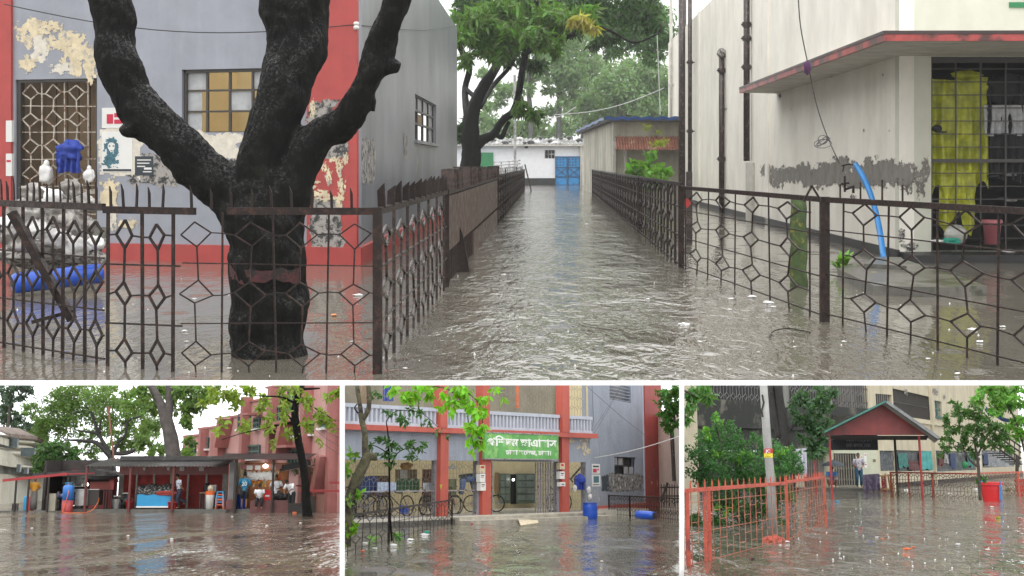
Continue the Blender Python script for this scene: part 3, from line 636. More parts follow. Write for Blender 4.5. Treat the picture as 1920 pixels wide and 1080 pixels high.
for (x, y, r, lab) in ((86,326,20,'white plastic bag tied low on the grille left of the blue cloth'),(166,330,15,'white plastic bag hanging at the right of the grille door')):
    c = WL.q(x, y, .1); mb = MB().ball(c, r*19/FPX, .9, .6, 1.2, 18, 12, .4).ball(c+V((.01,0,r*22/FPX)), r*7/FPX, 1, .7, 1.3, 10, 8); mb.sm = True; mb.ob('hanging_bag', m_bagw, None, label=lab, cat='bag')
# --- right building
bx = lambda px: G(px, 308+.27*(px-1025))
RC = bx(1686); RF = bx(1253); WR = Wall(F1, RF, RC); WF = Wall(F1, RC, RC+V((9,-.05,0)))
br = T('white_hostel', 'white limewashed hostel wall with brown drainpipes and a red-edged canopy right of the lane', 'building', RC)
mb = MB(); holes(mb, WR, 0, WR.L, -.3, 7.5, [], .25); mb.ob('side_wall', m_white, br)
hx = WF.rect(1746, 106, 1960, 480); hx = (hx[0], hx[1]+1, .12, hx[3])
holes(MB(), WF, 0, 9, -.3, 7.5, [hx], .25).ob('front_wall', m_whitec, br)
MB().wb(WR, 0, WR.L+.05, -.3, .16, .004, .05).ob('plinth_band', m_black, br, label='black damp band along the water line')
# set-back of the far part of the side wall
for px in (1312, 1440): u = WR.uv(px, 300)[0]; MB().wb(WR, u-.25, u+.25, -.3, 7.5, -.01, .05).ob('wall_pilaster', m_white, br)
MB().wb(WF, 0, 9, -.3, .13, .004, .9).ob('porch_step', m_black, br)
MB().wb(WF, hx[0]-.3, 9, .0, .14, -3, -.26).ob('porch_floor', m_conc, br)
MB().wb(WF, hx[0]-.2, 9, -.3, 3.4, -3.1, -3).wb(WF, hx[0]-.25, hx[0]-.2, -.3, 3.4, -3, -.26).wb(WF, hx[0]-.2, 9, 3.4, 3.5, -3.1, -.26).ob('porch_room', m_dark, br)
# canopy
zc = 3.42; o1 = P(1390, 172, 35.2); o2 = V((P(1662, 60, 20.3).x, 20.3, zc)); o1.z = zc; o3 = V((12, 20.2, zc)); i3 = V((12, RC.y, zc)); ic = V((RC.x, RC.y, zc)); i1 = V((WR.p(WR.uv(1456,300)[0], 0).x, WR.p(WR.uv(1456,300)[0],0).y, zc))
o1b = V((o1.x, o1.y, zc)); MB().prism([o1b, o2, o3, i3, ic, i1], (0,0,.10)).ob('canopy', m_under, br)
MB().prism([o1b+V((-.05,0,-.02)), o2+V((-.05,-.05,-.02)), o3+V((0,-.05,-.02)), o3+V((0,.02,-.02)), o2+V((.02,.02,-.02)), o1b+V((.02,0,-.02))], (0,0,.10)).ob('canopy_edge', m_redpaint, br, label='red painted canopy edge blackened by damp')
MB().prism([o1b+V((-.06,0,.082)), o2+V((-.06,-.06,.082)), o3+V((0,-.06,.082)), o3+V((0,.3,.082)), o2+V((.3,.3,.082)), o1b+V((.3,0,.082))], (0,0,.05)).ob('canopy_lip', mat('canopy_lip_dark', (.05,.03,.03), .4, var=.5, vs=2, col2=(.2,.05,.05), c2amt=.3), br)
random.seed(3)
for i in range(20):
    x = 1440+i*17; u, v = WR.uv(min(x, 1680), 322+random.uniform(-6,10)) if x < 1684 else (0,0)
    if x < 1684:
        Yq = WR.p(u,0).y; blob(WR, u, v-.02+random.uniform(-.10,.08), 1.25+random.random()*.5, .12+random.random()*.14, .004+.0006*i, 44, .55, i).ob('bare_plaster', mat('bare_plaster_patch', (.2,.185,.165), .8, var=.25, vs=4, bump=.8, bs=18), br)
for i in range(5):
    u, v = WF.uv(1692+i*11, 328+random.uniform(-12,22)); blob(WF, u, v, .07, .12+random.random()*.1, .004+.0006*i, 22, .9, i+9).ob('bare_plaster', MATS['bare_plaster_patch'], br)
for i, (x, y, rx, ry) in enumerate([(1515,150,.3,.02),(1560,142,.25,.03),(1600,128,.2,.02),(1656,140,.05,.03),(1463,180,.2,.05),(1620,245,.06,.03),(1668,245,.04,.015),(1484,205,.05,.02),(1600,370,.25,.05),(1640,390,.1,.1),(1360,205,.5,.03),(1690,440,.05,.1),(1705,462,.12,.07)]):
    (W, x) = (WF, x) if x > 1686 else (WR, x); u, v = W.uv(x, y); blob(W, u, v, rx, ry, .006+.0004*i, 18, 1.1, i+70).ob('damp_stain', m_soot, br)
def pipe(px, y0, y1, wpx, m, lab, collars=(), d=.12, cap=False):
    u = WR.uv(px, 200)[0]; b_ = WR.p(u, 0, d); s = b_.y/FPX; z = lambda y: EYE + (HOR-y)*s
    t = T('drainpipe', lab, 'pipe', b_, 'drainpipes on the white side wall'); MB().tube([b_+V((0,0,z(y1))), b_+V((0,0,z(y0)))], wpx*s/2, 12).ob('pipe_run', m, t, smooth=True)
    for y in collars: MB().tube([b_+V((0,0,z(y)-.07)), b_+V((0,0,z(y)+.07))], wpx*s*.68, 12).box(b_+V((.02,.0,z(y))), (wpx*s*1.9,.06,.05)).ob('collar', m, t)
    if cap: MB().ball(b_+V((0,0,z(y0))), wpx*s*.8, 1,1,1.1,10,6,.3).ob('pipe_cap', m_soot, t)
pipe(1263, -60, 368, 6, m_pipew, 'pale narrow pipe at the far end of the white side wall', (160, 250))
pipe(1284, -60, 400, 15, m_pipeb, 'broad dark drainpipe, the widest on the white side wall', (), .1)
pipe(1303, -60, 408, 8, m_pipeb, 'slim brown drainpipe with two collars right of the broad one', (117, 246), .2)
pipe(1360, 100, 412, 11, m_pipeb, 'short brown drainpipe ending in a broken top on the white side wall', (132, 298), .12, True)
pipe(1409, -60, 302, 12, m_pipeb, 'tall brown drainpipe passing behind the canopy tip', (46, 72, 126), .14)
u = WR.uv(1411, 350)[0]; MB().wb(WR, u-.4, u+.4, 0, 1.65, .003, .14).ob('pipe_casing', m_pipew, None, label='pale casing round the foot of the drainpipe near the mossy post', cat='casing')
# cable, hose, tap
mb = MB(); cp = [P(1496,-20,17.5), P(1501,50,17.8), P(1517,130,18.6), P(1532,200,19.8), P(1552,258,21.2), P(1574,306,23)]; a, b = smoothpath(cp, [.008]*6); mb.tube(a, b, 5)
for k in range(4): mb.tube([P(1550,262,21.2)+V((.12*math.cos(x)*(1+.3*k)*.6-.06, 0, .07*math.sin(x+k)-.02*k)) for x in [j*.7 for j in range(10)]], .006, 4)
mb.ob('hanging_cable', mat('grey_cable', (.1,.1,.1), .5), None, label='long cable hanging down over the canopy edge with a loose knot', cat='cable')
c = V((P(1515,126,24).x, 24, 3.42)); c = P(1514, 126, 18.3); MB().ball(c, .06, .8, .8, 1.6, 10, 8, .4).ob('cloth_knot', mat('purple_rag', (.08,.03,.09), .8), None, label='dark purple rag knotted round the cable at the canopy edge', cat='rag')
mb = MB(); hp = [P(1604,308,23.2),P(1620,335,22.9),P(1636,375,22.6),P(1649,430,22.2),P(1657,486,21.5)]; a, b = smoothpath(hp, [.045,.05,.045,.05,.045]); mb.tube(a, b, 10); mb.sm = True; mb.ob('water_hose', m_hose, None, label='bright blue hose hanging from the tap down to the concrete slab', cat='hose')
mb = MB().tube([P(1578,311,23.3),P(1590,308,23.3),P(1606,309,23.2)], .015, 6).tube([P(1584,355,24.3),P(1600,350,24),P(1600,362,24)], .025, 8).tube([P(1577,345,24),P(1592,343,24)], .02, 6).tube([P(1584,330,24.1),P(1584,360,24.1)], .02, 6).tube([P(1583,308,23.3),P(1580,322,23.3)], .012,5); mb.ob('wall_tap', m_iron, None, label='dark metal tap and bent pipe on the bare plaster patch', cat='tap')
# grille of the porch with things hung on it
t = T('porch_grille', 'black iron bar grille closing the porch at the right edge', 'grille', WF.p(hx[0], 0)); mb = MB()
for v in np.arange(.35, hx[3], .22): mb.wb(WF, hx[0], 9, v-.008, v+.008, -.12, -.10)
for u in np.arange(hx[0]+.02, 9, .42): mb.wb(WF, u-.012, u+.012, .12, hx[3], -.10, -.08)
mb.ob('bars', m_frame, t); MB().wb(WF, hx[0], 9, 1.13+.5, 1.19+.5, -.13, -.07).wb(WF, hx[0], hx[0]+.04, .12, hx[3], -.13, -.07).wb(WF, hx[0], 9, hx[3]-.1, hx[3]-.003, -.13, -.07).ob('grille_frame', m_frame, t)
c = lambda x, y, d: WF.q(x, y, d)
mb = MB(); drape(mb, c(1746,148,-.25), c(1822,152,-.25), 2.05, .05, 3, 30, 20, seed=2, wav=.3); drape(mb, c(1790,140,-.3), c(1852,145,-.3), 1.9, .05, 2, 20, 16, seed=8, wav=.5); mb.ball(c(1812,140,-.27), .2, 1.3, .3, .35, 14, 8, .4)
drape(mb, c(1762,320,-.22), c(1830,320,-.22), .92, .05, 3, 20, 14, seed=4, wav=.4); mb.ob('raincoat', m_yel, None, label='long yellow raincoat hanging behind the porch grille', cat='raincoat')
mb = MB(); mb.ball(c(1757,241,.02), .085, 1, .8, .8, 14, 8).add([c(1762,246,.1), c(1775,246,.1), c(1775,249,.1), c(1762,250,.1)], [(0,1,2,3)]); mb.ob('felt_hat', m_dark, None, label='black cap hooked on the grille in front of the yellow raincoat', cat='cap')
mb = MB(); drape(mb, c(1846,150,-.3), c(1925,140,-.3), .95, .09, 4, seed=5); mb.ball(c(1885,165,-.3), .3, 1.1, .4, .8, 14, 8, .5); mb.ob('black_jacket', m_dark, None, label='black jacket hanging at the top right behind the grille', cat='jacket')
mb = MB(); drape(mb, c(1845,197,-.22), c(1925,197,-.22), .5, .05, 6, seed=6); mb.ob('white_shirt', mat('grey_white_shirt', (.5,.5,.52), .8, var=.3, vs=9), None, label='crumpled white shirt below the black jacket', cat='shirt')
mb = MB(); drape(mb, c(1855,250,-.24), c(1925,250,-.24), .8, .06, 5, seed=7); mb.ob('dark_trousers', mat('charcoal_cloth', (.03,.03,.035), .9), None, label='dark trousers hanging below the white shirt', cat='trousers')
bk = T('plastic_bucket', 'dusty pink plastic bucket on the porch step', 'bucket', c(1860,458,.15)); b_ = absloc(bk); MB().lathe(b_, [(.12,0),(.15,.38),(.165,.385),(.165,.41),(.14,.41)], 20).ob('bucket_body', m_pink, bk, smooth=True); MB().lathe(b_, [(.145,.36),(.17,.361),(.17,.40),(.15,.401)], 20).ob('rim', m_pink, bk)
MB().ball(c(1792,440,.1), .2, 1, .5, .85, 18, 10).ob('steel_basin', mat('dull_basin', (.4,.4,.36), .35, .2, var=.3, vs=5), None, label='round pale basin leaning behind the grille on the step', cat='basin')
MB().ball(c(1783,452,.25), .12, 1.3, .6, .45, 14, 8, .6).ob('teal_rag', m_teal, None, label='teal rag lying below the round basin', cat='rag')
for (x, y, lab) in ((1757,452,'pale sandal on the step left of the teal rag'),(1893,471,'white crumpled paper on the step at the right edge')): MB().ball(c(x,y,.3), .07, 1.6, .8, .35, 10, 6, .3).ob('sandal' if x < 1800 else 'paper_scrap', m_foam, None, label=lab, cat='sandal' if x < 1800 else 'paper')
for k, (x, y) in enumerate([(1862,330),(1895,328),(1880,372),(1896,376)]): MB().ball(c(x,y,-.2), .06, 1.8, .8, .4, 10, 6, .2).ob('shoe', m_tin if k % 2 else m_inkd, None, label=['black shoe on the upper rack behind the grille','grey shoe at the right end of the upper rack','black shoe on the lower rack','grey shoe on the lower rack at the right edge'][k], cat='shoe')
MB().wr(WF, 1893, 4, 1925, 14, .004, .03).ob('green_sign', m_green, None, label='corner of a green sign at the top right', cat='sign')
# mossy post, slab, plant
mp = G(1497, 537); mb = MB(); ps = [(mp+V((0.01*math.sin(k*2),0,-.1+k*.16))) for k in range(9)]; mb.tube(ps, [.125,.12,.115,.12,.112,.118,.11,.108,.1], 12, jit=.05); mb.sm = True; mb.ob('mossy_post', m_moss, None, label='round concrete post covered in green and yellow moss behind the right fence', cat='post')
s0 = [G(1600,498,.06), G(1685,490,.06), G(1850,545,.06), G(1765,548,.06), G(1640,545,.06), G(1570,512,.06)]; MB().prism([V((p.x,p.y,-.05)) for p in s0], (0,0,.17)).ob('concrete_slab', m_conc, None, label='broken wet concrete slab just above the water under the blue hose', cat='slab')
MB().prism([V((p.x,p.y,.12)) for p in (G(1640,496,.06), G(1690,497,.06), G(1700,515,.06), G(1620,510,.06))], (0,0,.06)).ob('slab_block', m_conc, None, label='low concrete block on top of the broken slab', cat='block')
MB().ball(G(1637,513,.1), .05, 1.5, 1, .4, 8, 5, .4).ob('fallen_leaf', mat('yellow_leaf', (.55,.35,.02), .5), None, label='large yellow leaf lying on the concrete slab', cat='leaf')
t = T('leafy_weed', 'bright green weed sprouting beside the concrete slab', 'plant', G(1580, 512)); c = absloc(t)
mb = MB(); random.seed(9)
for k in range(44):
    a = random.uniform(0,6.28); r = random.uniform(.14,.42); tip = c+V((math.cos(a)*r, math.sin(a)*r, random.uniform(.05,.34))); md = c.lerp(tip,.5)+V((0,0,.09)); s_ = V((-math.sin(a), math.cos(a), 0))*.035
    mb.add([c, md-s_, tip, md+s_], [(0,1,2,3)])
mb.ob('leaf_blades', l_brt, t)
# --- far shed with blue gate
Ys = G(1040, 347).y; WB = Wall(F1, G(800, 347), G(1110, 347)); ws = T('white_shed', 'long low white shed with stones on its tin roof at the end of the lane', 'building', G(1040, 347))
hwn = WB.rect(1022, 281, 1040, 297); holes(MB(), WB, 0, WB.L, -.5, WB.uv(1000, 270)[1], [hwn], .3).ob('wall', mat('shed_whitewash', (.72,.73,.75), .7, var=.06), ws)
MB().wr(WB, 840, 334, 1041, 349, .005, .08).ob('black_plinth', m_black, ws); MB().wb(WB, hwn[0], hwn[1], hwn[2], hwn[3], -.9, -.8).ob('window_dark', m_dark, ws)
f = MB(); [f.wb(WB, hwn[0]+(hwn[1]-hwn[0])*k/3-.03, hwn[0]+(hwn[1]-hwn[0])*k/3+.03, hwn[2], hwn[3], -.1, 0.02) for k in range(4)]; f.wb(WB, hwn[0], hwn[1], (hwn[2]+hwn[3])/2-.03, (hwn[2]+hwn[3])/2+.03, -.1, .025); f.ob('window_frame', m_tin, ws)
MB().wr(WB, 984, 272, 990, 278, .005, .1).ob('vent', m_dark, ws)
z_ = WB.uv(1000, 271)[1]; zt = z_+.55
mb = MB(); NU = 160
mb.grid(NU, 1, lambda u, v: WB.p(u*WB.L*1.0, z_+.02+v*.5+.06*math.sin(u*NU*math.pi/1.0*.5), .5-v*3.2)); mb.ob('tin_roof', m_tin, ws)
MB().wb(WB, 0, WB.L, z_-.12, z_+.0, .3, .5).ob('eave_board', m_pipew, ws)
random.seed(21)
for k in range(18):
    u = WB.L*(.3+.7*(k+random.uniform(.1,.8))/18); v = random.random(); c = WB.p(u, z_+.1+v*.5, .4-v*3); mb = MB().ball(c, random.uniform(.1,.22), 1.2, 1, .7, 7, 5, .5); mb.ob('roof_stone', m_stone if k % 3 else m_bagw, None, label=f"{'dark' if k % 3 else 'pale'} loose brick, {['first','second','third','fourth','fifth','sixth','seventh','eighth','ninth'][k if k < 9 else 17-k]} from the {'left' if k < 9 else 'right'} of those weighing down the shed roof", cat='stone', group='stones weighing down the shed roof')
gt = T('blue_gate', 'bright blue double steel gate with crossed braces at the end of the lane', 'gate', WB.q(1064, 347, .1))
for i, (x0, x1) in enumerate(((1041,1064),(1064.5,1088))):
    MB().wr(WB, x0, 293, x1, 349, .06, .12).ob('gate_leaf', m_bluegate, gt)
    mb = MB(); u0, u1, v0, v1 = WB.rect(x0, 293, x1, 348)
    for v in (v0+.05, v0+(v1-v0)*.3, v0+(v1-v0)*.62, v1-.05): mb.wb(WB, u0, u1, v-.03, v+.03, .12, .18)
    for u in (u0+.03, u1-.03): mb.wb(WB, u-.03, u+.03, v0, v1, .12, .185)
    mb.bar(WB.p(u0, v0+(v1-v0)*.3, .15), WB.p(u1, v0+(v1-v0)*.62, .15), .05).bar(WB.p(u1, v0+(v1-v0)*.3, .15), WB.p(u0, v0+(v1-v0)*.62, .15), .05)
    for r_ in range(3):
        for q_ in range(3): mb.wb(WB, u0+.1+q_*.23, u0+.2+q_*.23, v0+(v1-v0)*(.68+.1*r_), v0+(v1-v0)*(.72+.1*r_), .12, .16)
    mb.ob('brace_bars', mat('dark_blue_steel', (.02,.06,.14), .5), gt)
MB().wr(WB, 1088, 270, 1092, 349, 0, .4).ob('gate_pillar', m_shed, None, label='grey pillar right of the blue gate', cat='pillar')
MB().wr(WB, 898, 286, 925, 330, .05, .12).ob('green_door', m_green, None, label='green door in the white shed behind the mango trunk', cat='door')
MB().wr(WB, 858, 318, 925, 328, 2.0, 4).ob('blue_bench', m_bluegate, None, label='bright blue low bench behind the mango trunk', cat='bench')
t = T('yard_railing', 'thin metal railing in front of the white shed', 'railing', G(950, 355)); mb = MB()
for y in (301,307,313,319): mb.tube([P(926,y+3,70), P(975,y,62)], .03, 5)
for x in (926,940,955,970): mb.tube([P(x,302,68),P(x,345,68)], .03, 5)
mb.ob('rails', m_tin, t)
MB().tube([G(966,352)+V((0,0,-.1)), P(965,140,G(966,352).y)], .09, 8).ob('lamp_pole', m_tin, None, label='thin metal pole rising before the white shed', cat='pole')
# --- grey shed at right of lane
Yg = 62.; WG = Wall(F1, V((P(1094,300,86).x, 86, 0)), V((P(1150,300,Yg).x, Yg, 0))); WH = Wall(F1, V((P(1150,300,Yg).x, Yg, 0)), V((P(1300,300,Yg).x, Yg, 0)))
gs = T('grey_shed', 'stained grey shed with blue tarpaulin edge on its roof right of the lane', 'building', WH.p(0,0)); zt = WH.uv(1180, 228)[1]
MB().wb(WG, 0, WG.L, -.3, zt, -.3, 0).ob('side_wall', m_shed, gs); MB().wb(WH, -.01, WH.L, -.3, zt, -.3, .002).ob('front_wall', m_shed, gs)
MB().prism([WG.p(-.5,zt,.4), WH.p(0,zt,.5)+V((-.3,0,0)), WH.p(WH.L,zt,.5), WH.p(WH.L,zt,-6), WG.p(-.5,zt,-6)], (0,0,.12)).ob('roof_slab', m_stone, gs)
mb = MB(); mb.grid(40, 2, lambda u, v: WH.p(-.4+u*(WH.L+.2), zt+.2-.14*v+.03*math.sin(u*40), .55-.02*v)); mb.grid(20, 2, lambda u, v: WG.p(-.6+u*(WG.L+.8), zt+.2-.12*v+.03*math.sin(u*30), .45)); mb.ob('tarpaulin_edge', m_tarp, gs)
mb = MB(); a0 = WH.uv(1152, 262)[0]; z1 = WH.uv(1200,256)[1]; mb.grid(120, 2, lambda u, v: WH.p(a0+u*(WH.L-a0), z1-.6*v+.04*math.sin(u*190), .1+1.0*v)); mb.ob('rusty_awning', m_rusttin, gs, label='rusty corrugated awning on the front of the shed')
MB().wb(WH, a0+.4, a0+.55, -.3, z1-.2, .02, .2).wb(WH, a0-.1, a0+.05, -.3, z1-.2, .02, .2).ob('post', m_pipew, gs)
t = T('garden_plants', 'big-leaved green plants growing before the grey shed', 'plant', V((P(1210,340,55).x, 55, 0)))
leaves('leaf_mass', l_brt, [(P(1195,322,54), (.5,.5,.35), 120), (P(1225,310,55), (.7,.6,.5), 160), (P(1248,330,53), (.5,.5,.5), 120), (P(1215,338,54),(.9,.5,.3),160), (P(1180,330,54), (.6,.5,.4), 120)], .24, t, asp=.8, seed=4)
leaves('small_leaf_mass', leafmat('yellowish_leaf', (.25,.30,.03)), [(P(1235,268,57), (.5,.4,.3), 160), (P(1225,240,59), (.5,.4,.2), 60)], .16, t, seed=5)
MB().tube([P(1128,345,70),P(1132,300,70),P(1150,262,68),P(1153,228,66)], .05, 6).tube([P(1150,350,66),P(1148,300,66),P(1146,250,66)], .04, 5).ob('creeper_stem', m_bark, None, label='thin dark creeper stem climbing the grey shed corner', cat='creeper')
# --- mango tree
mt = T('mango_tree', 'dark-limbed mango tree with bright leaves leaning over the left of the lane', 'tree', V((P(880,340,52).x, 52, 0))); mb = MB(); Ym = 52
limb(mb, F1, [(876,400,24),(879,335,20),(884,290,19),(882,255,18),(883,225,15),(893,190,12),(908,160,11),(925,135,9),(940,105,8,2),(955,60,7,3),(965,0,6,4)], Ym, 10)
limb(mb, F1, [(885,275,16),(905,262,10),(925,252,8),(936,235,7),(946,222,7),(962,210,7),(972,180,6.5),(978,140,6.5),(985,100,6),(988,75,5.5,-1),(1002,40,5,-1.5),(1006,0,4.5,-2)], Ym, 8)
limb(mb, F1, [(984,103,5,0),(1003,85,5,-1),(1030,72,4.5,-2),(1065,68,4.5,-3),(1090,55,4,-4),(1110,45,4.5,-4)], Ym, 8); limb(mb, F1, [(1110,45,3,-4),(1150,60,2.5,-4),(1190,80,2,-4),(1240,60,1.6,-4)], Ym, 6)
limb(mb, F1, [(928,248,5),(940,258,5),(948,240,5),(955,228,4)], Ym, 6)
limb(mb, F1, [(880,240,9),(874,200,7,1),(872,165,6,2),(880,130,6,2),(868,100,6,2),(858,80,6,2),(850,60,4,2)], Ym, 8); limb(mb, F1, [(872,165,4,2),(890,180,5,1),(900,170,4,1)], Ym, 6)
limb(mb, F1, [(900,200,6),(925,160,5,3),(960,120,4,4),(990,60,4,5)], Ym, 6)
mb.ob('trunk', m_bark, mt, smooth=True)
S = lambda x, y, r, n, Y=52, sy=.8: (P(x, y, Y), (r*Y/FPX, r*Y/FPX*1.3, r*Y/FPX*sy), n*1.5)
leaves('crown', l_mid, [S(880,40,34,520,50),(S(930,30,45,900,51)),S(965,60,34,620,50),S(905,85,28,380,51),S(940,95,26,300,50),S(1010,70,26,260,48),S(1040,30,40,520,50),S(1000,10,40,520,53),S(1085,30,34,300,48),S(985,205,22,160,51),S(1045,85,24,130,49),S(880,110,16,90,50),S(865,70,18,160,49)], .34, mt, asp=.27, droop=.7, seed=2)
leaves('dark_crown', l_dk, [S(915,55,40,500,54),S(960,25,44,500,55),S(890,10,40,450,54),S(870,235,14,120,54),S(1000,215,14,110,53),S(862,255,10,90,54),S(1130,20,40,420,56),S(1090,5,44,420,56),S(1180,15,40,420,56),S(1150,60,24,160,55),S(1060,45,36,420,55),S(1210,10,40,420,56),S(1030,5,44,500,56),S(1120,70,22,120,55),S(1230,45,22,200,56),S(900,20,50,600,56),S(950,90,34,300,56),S(1000,120,26,200,55)], .34, mt, asp=.27, droop=.7, seed=3)
leaves('young_leaves', leafmat('young_yellow_leaf', (.32,.30,.06)), [S(1085,35,14,110,47),S(1110,48,10,50,47)], .34, mt, asp=.25, droop=.8, seed=6)
# --- trees behind the shed
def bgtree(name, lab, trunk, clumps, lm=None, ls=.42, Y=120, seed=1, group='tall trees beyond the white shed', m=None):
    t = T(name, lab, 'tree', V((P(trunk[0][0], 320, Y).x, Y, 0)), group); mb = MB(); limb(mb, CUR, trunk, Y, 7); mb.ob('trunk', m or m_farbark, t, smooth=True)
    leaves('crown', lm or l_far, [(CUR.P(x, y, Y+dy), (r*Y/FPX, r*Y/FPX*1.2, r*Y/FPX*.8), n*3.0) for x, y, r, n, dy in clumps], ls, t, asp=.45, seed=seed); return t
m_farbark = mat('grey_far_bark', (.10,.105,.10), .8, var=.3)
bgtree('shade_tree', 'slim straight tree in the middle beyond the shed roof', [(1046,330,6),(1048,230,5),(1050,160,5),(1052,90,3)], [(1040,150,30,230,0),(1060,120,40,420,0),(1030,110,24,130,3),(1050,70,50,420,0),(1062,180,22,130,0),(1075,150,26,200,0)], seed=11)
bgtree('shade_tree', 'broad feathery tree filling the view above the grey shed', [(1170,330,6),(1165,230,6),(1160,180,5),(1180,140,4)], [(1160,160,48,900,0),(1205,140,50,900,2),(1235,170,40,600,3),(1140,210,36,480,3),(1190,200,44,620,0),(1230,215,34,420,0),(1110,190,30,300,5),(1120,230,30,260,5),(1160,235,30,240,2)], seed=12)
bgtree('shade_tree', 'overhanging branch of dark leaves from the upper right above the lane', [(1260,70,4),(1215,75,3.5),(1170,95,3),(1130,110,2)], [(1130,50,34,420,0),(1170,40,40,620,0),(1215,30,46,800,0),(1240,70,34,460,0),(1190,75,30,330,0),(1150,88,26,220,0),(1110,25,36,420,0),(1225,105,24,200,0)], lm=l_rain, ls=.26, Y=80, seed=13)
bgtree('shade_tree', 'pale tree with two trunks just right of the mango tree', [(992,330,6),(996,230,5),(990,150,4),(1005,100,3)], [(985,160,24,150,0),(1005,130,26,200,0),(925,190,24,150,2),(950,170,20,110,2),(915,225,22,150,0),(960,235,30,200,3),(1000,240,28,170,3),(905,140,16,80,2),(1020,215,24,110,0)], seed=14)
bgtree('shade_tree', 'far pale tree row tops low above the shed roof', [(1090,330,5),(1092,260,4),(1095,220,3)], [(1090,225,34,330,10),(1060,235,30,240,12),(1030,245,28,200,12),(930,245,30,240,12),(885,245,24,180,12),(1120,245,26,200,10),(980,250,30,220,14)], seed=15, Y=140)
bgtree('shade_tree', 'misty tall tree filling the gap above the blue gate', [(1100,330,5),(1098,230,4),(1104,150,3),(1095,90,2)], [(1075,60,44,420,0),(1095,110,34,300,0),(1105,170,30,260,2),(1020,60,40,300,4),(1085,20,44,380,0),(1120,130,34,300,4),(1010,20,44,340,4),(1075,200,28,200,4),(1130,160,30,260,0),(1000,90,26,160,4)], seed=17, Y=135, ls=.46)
mb = MB()
for a_, b_, s_ in (((1040,215),(1245,165),6),((1012,222),(1080,200),4),((1232,60),(1238,215),0)):
    A_, B_ = P(*a_, 75), P(*b_, 75); mb.tube([A_.lerp(B_, k/10)-V((0,0,s_*.06*math.sin(math.pi*k/10))) for k in range(11)], .02, 4)
mb.ob('overhead_cable', m_cablew, None, label='pale overhead cables sagging before the far trees', cat='cable')
# --- litter on the water
random.seed(31)
lit = [(672,553,7),(1282,608,10),(1410,556,8),(1440,567,9),(1450,575,5),(1370,560,5),(1823,617,8),(1838,640,6),(1880,612,5),(1368,580,4),(1582,640,4),(1312,640,4),(945,515,5),(760,690,4),(1795,700,5),(1422,660,3),(1740,672,4),(660,640,4),(346,620,5),(365,560,4),(350,640,4),(1100,420,3),(430,690,4),(1215,560,3),(1490,650,3)]
lit.sort()
ORD = ['first','second','third','fourth','fifth','sixth','seventh','eighth','ninth','tenth','eleventh','twelfth','thirteenth','fourteenth','fifteenth','sixteenth','seventeenth','eighteenth','nineteenth','twentieth']
cnt = {}
for i, (x, y, r) in enumerate(lit):
    c = G(x, y, .01); side = 'left yard' if x < 700 else ('open lane' if x < 1270 else 'right yard'); cnt[side] = cnt.get(side, -1) + 1; r = r*.75
    MB().ball(c, r*c.y/FPX*.9, 1.5, 1, .4, 9, 5, .8).ob('foam_scrap', m_foam, None, label=f"{'larger' if r>4.5 else 'tiny'} white foam scrap, {ORD[cnt[side]]} from the left of those floating in the {side}", cat='litter', group='white scraps floating on the lane water')
mb = MB(); a, b = smoothpath([G(1442,632,.01),G(1452,620,.02),G(1475,616,.03),G(1500,619,.02),G(1520,623,.005)], [.006]*5); mb.tube(a, b, 5); mb.ob('floating_twig', m_iron, None, label='thin curved twig floating before the right fence', cat='twig')
MB().ball(G(626,590,.01), .03, 1, 2, .3, 8, 5, .3).ob('fallen_leaf', mat('orange_leaf', (.6,.22,.06), .5), None, label='small orange leaf floating beside the tree trunk', cat='leaf')
sp = MB()
random.seed(8)
for k in range(95):
    x = random.uniform(20, 1900); y = random.uniform(380, 708)
    if x < 700 and y < 500: continue
    if 855 > x > 680 and y < 500: continue
    if x > 1290 and y < 500+(x-1290)*.12: continue
    c = G(x, y, .0); r = random.uniform(.004,.011)
    sp.add([c+V((-r,0,0)), c+V((r*.2,-r*.4,0)), c+V((r,0,0)), c+V((0,0,r*random.uniform(.8,2.2)))], [(0,1,3),(1,2,3),(2,0,3)])
sp.ob('raindrop_splashes', m_foam, None, label='tiny raindrop splashes on the flood water', kind='stuff', cat='splash')
G1Y = wy
FRS = {}; PLACES = 1
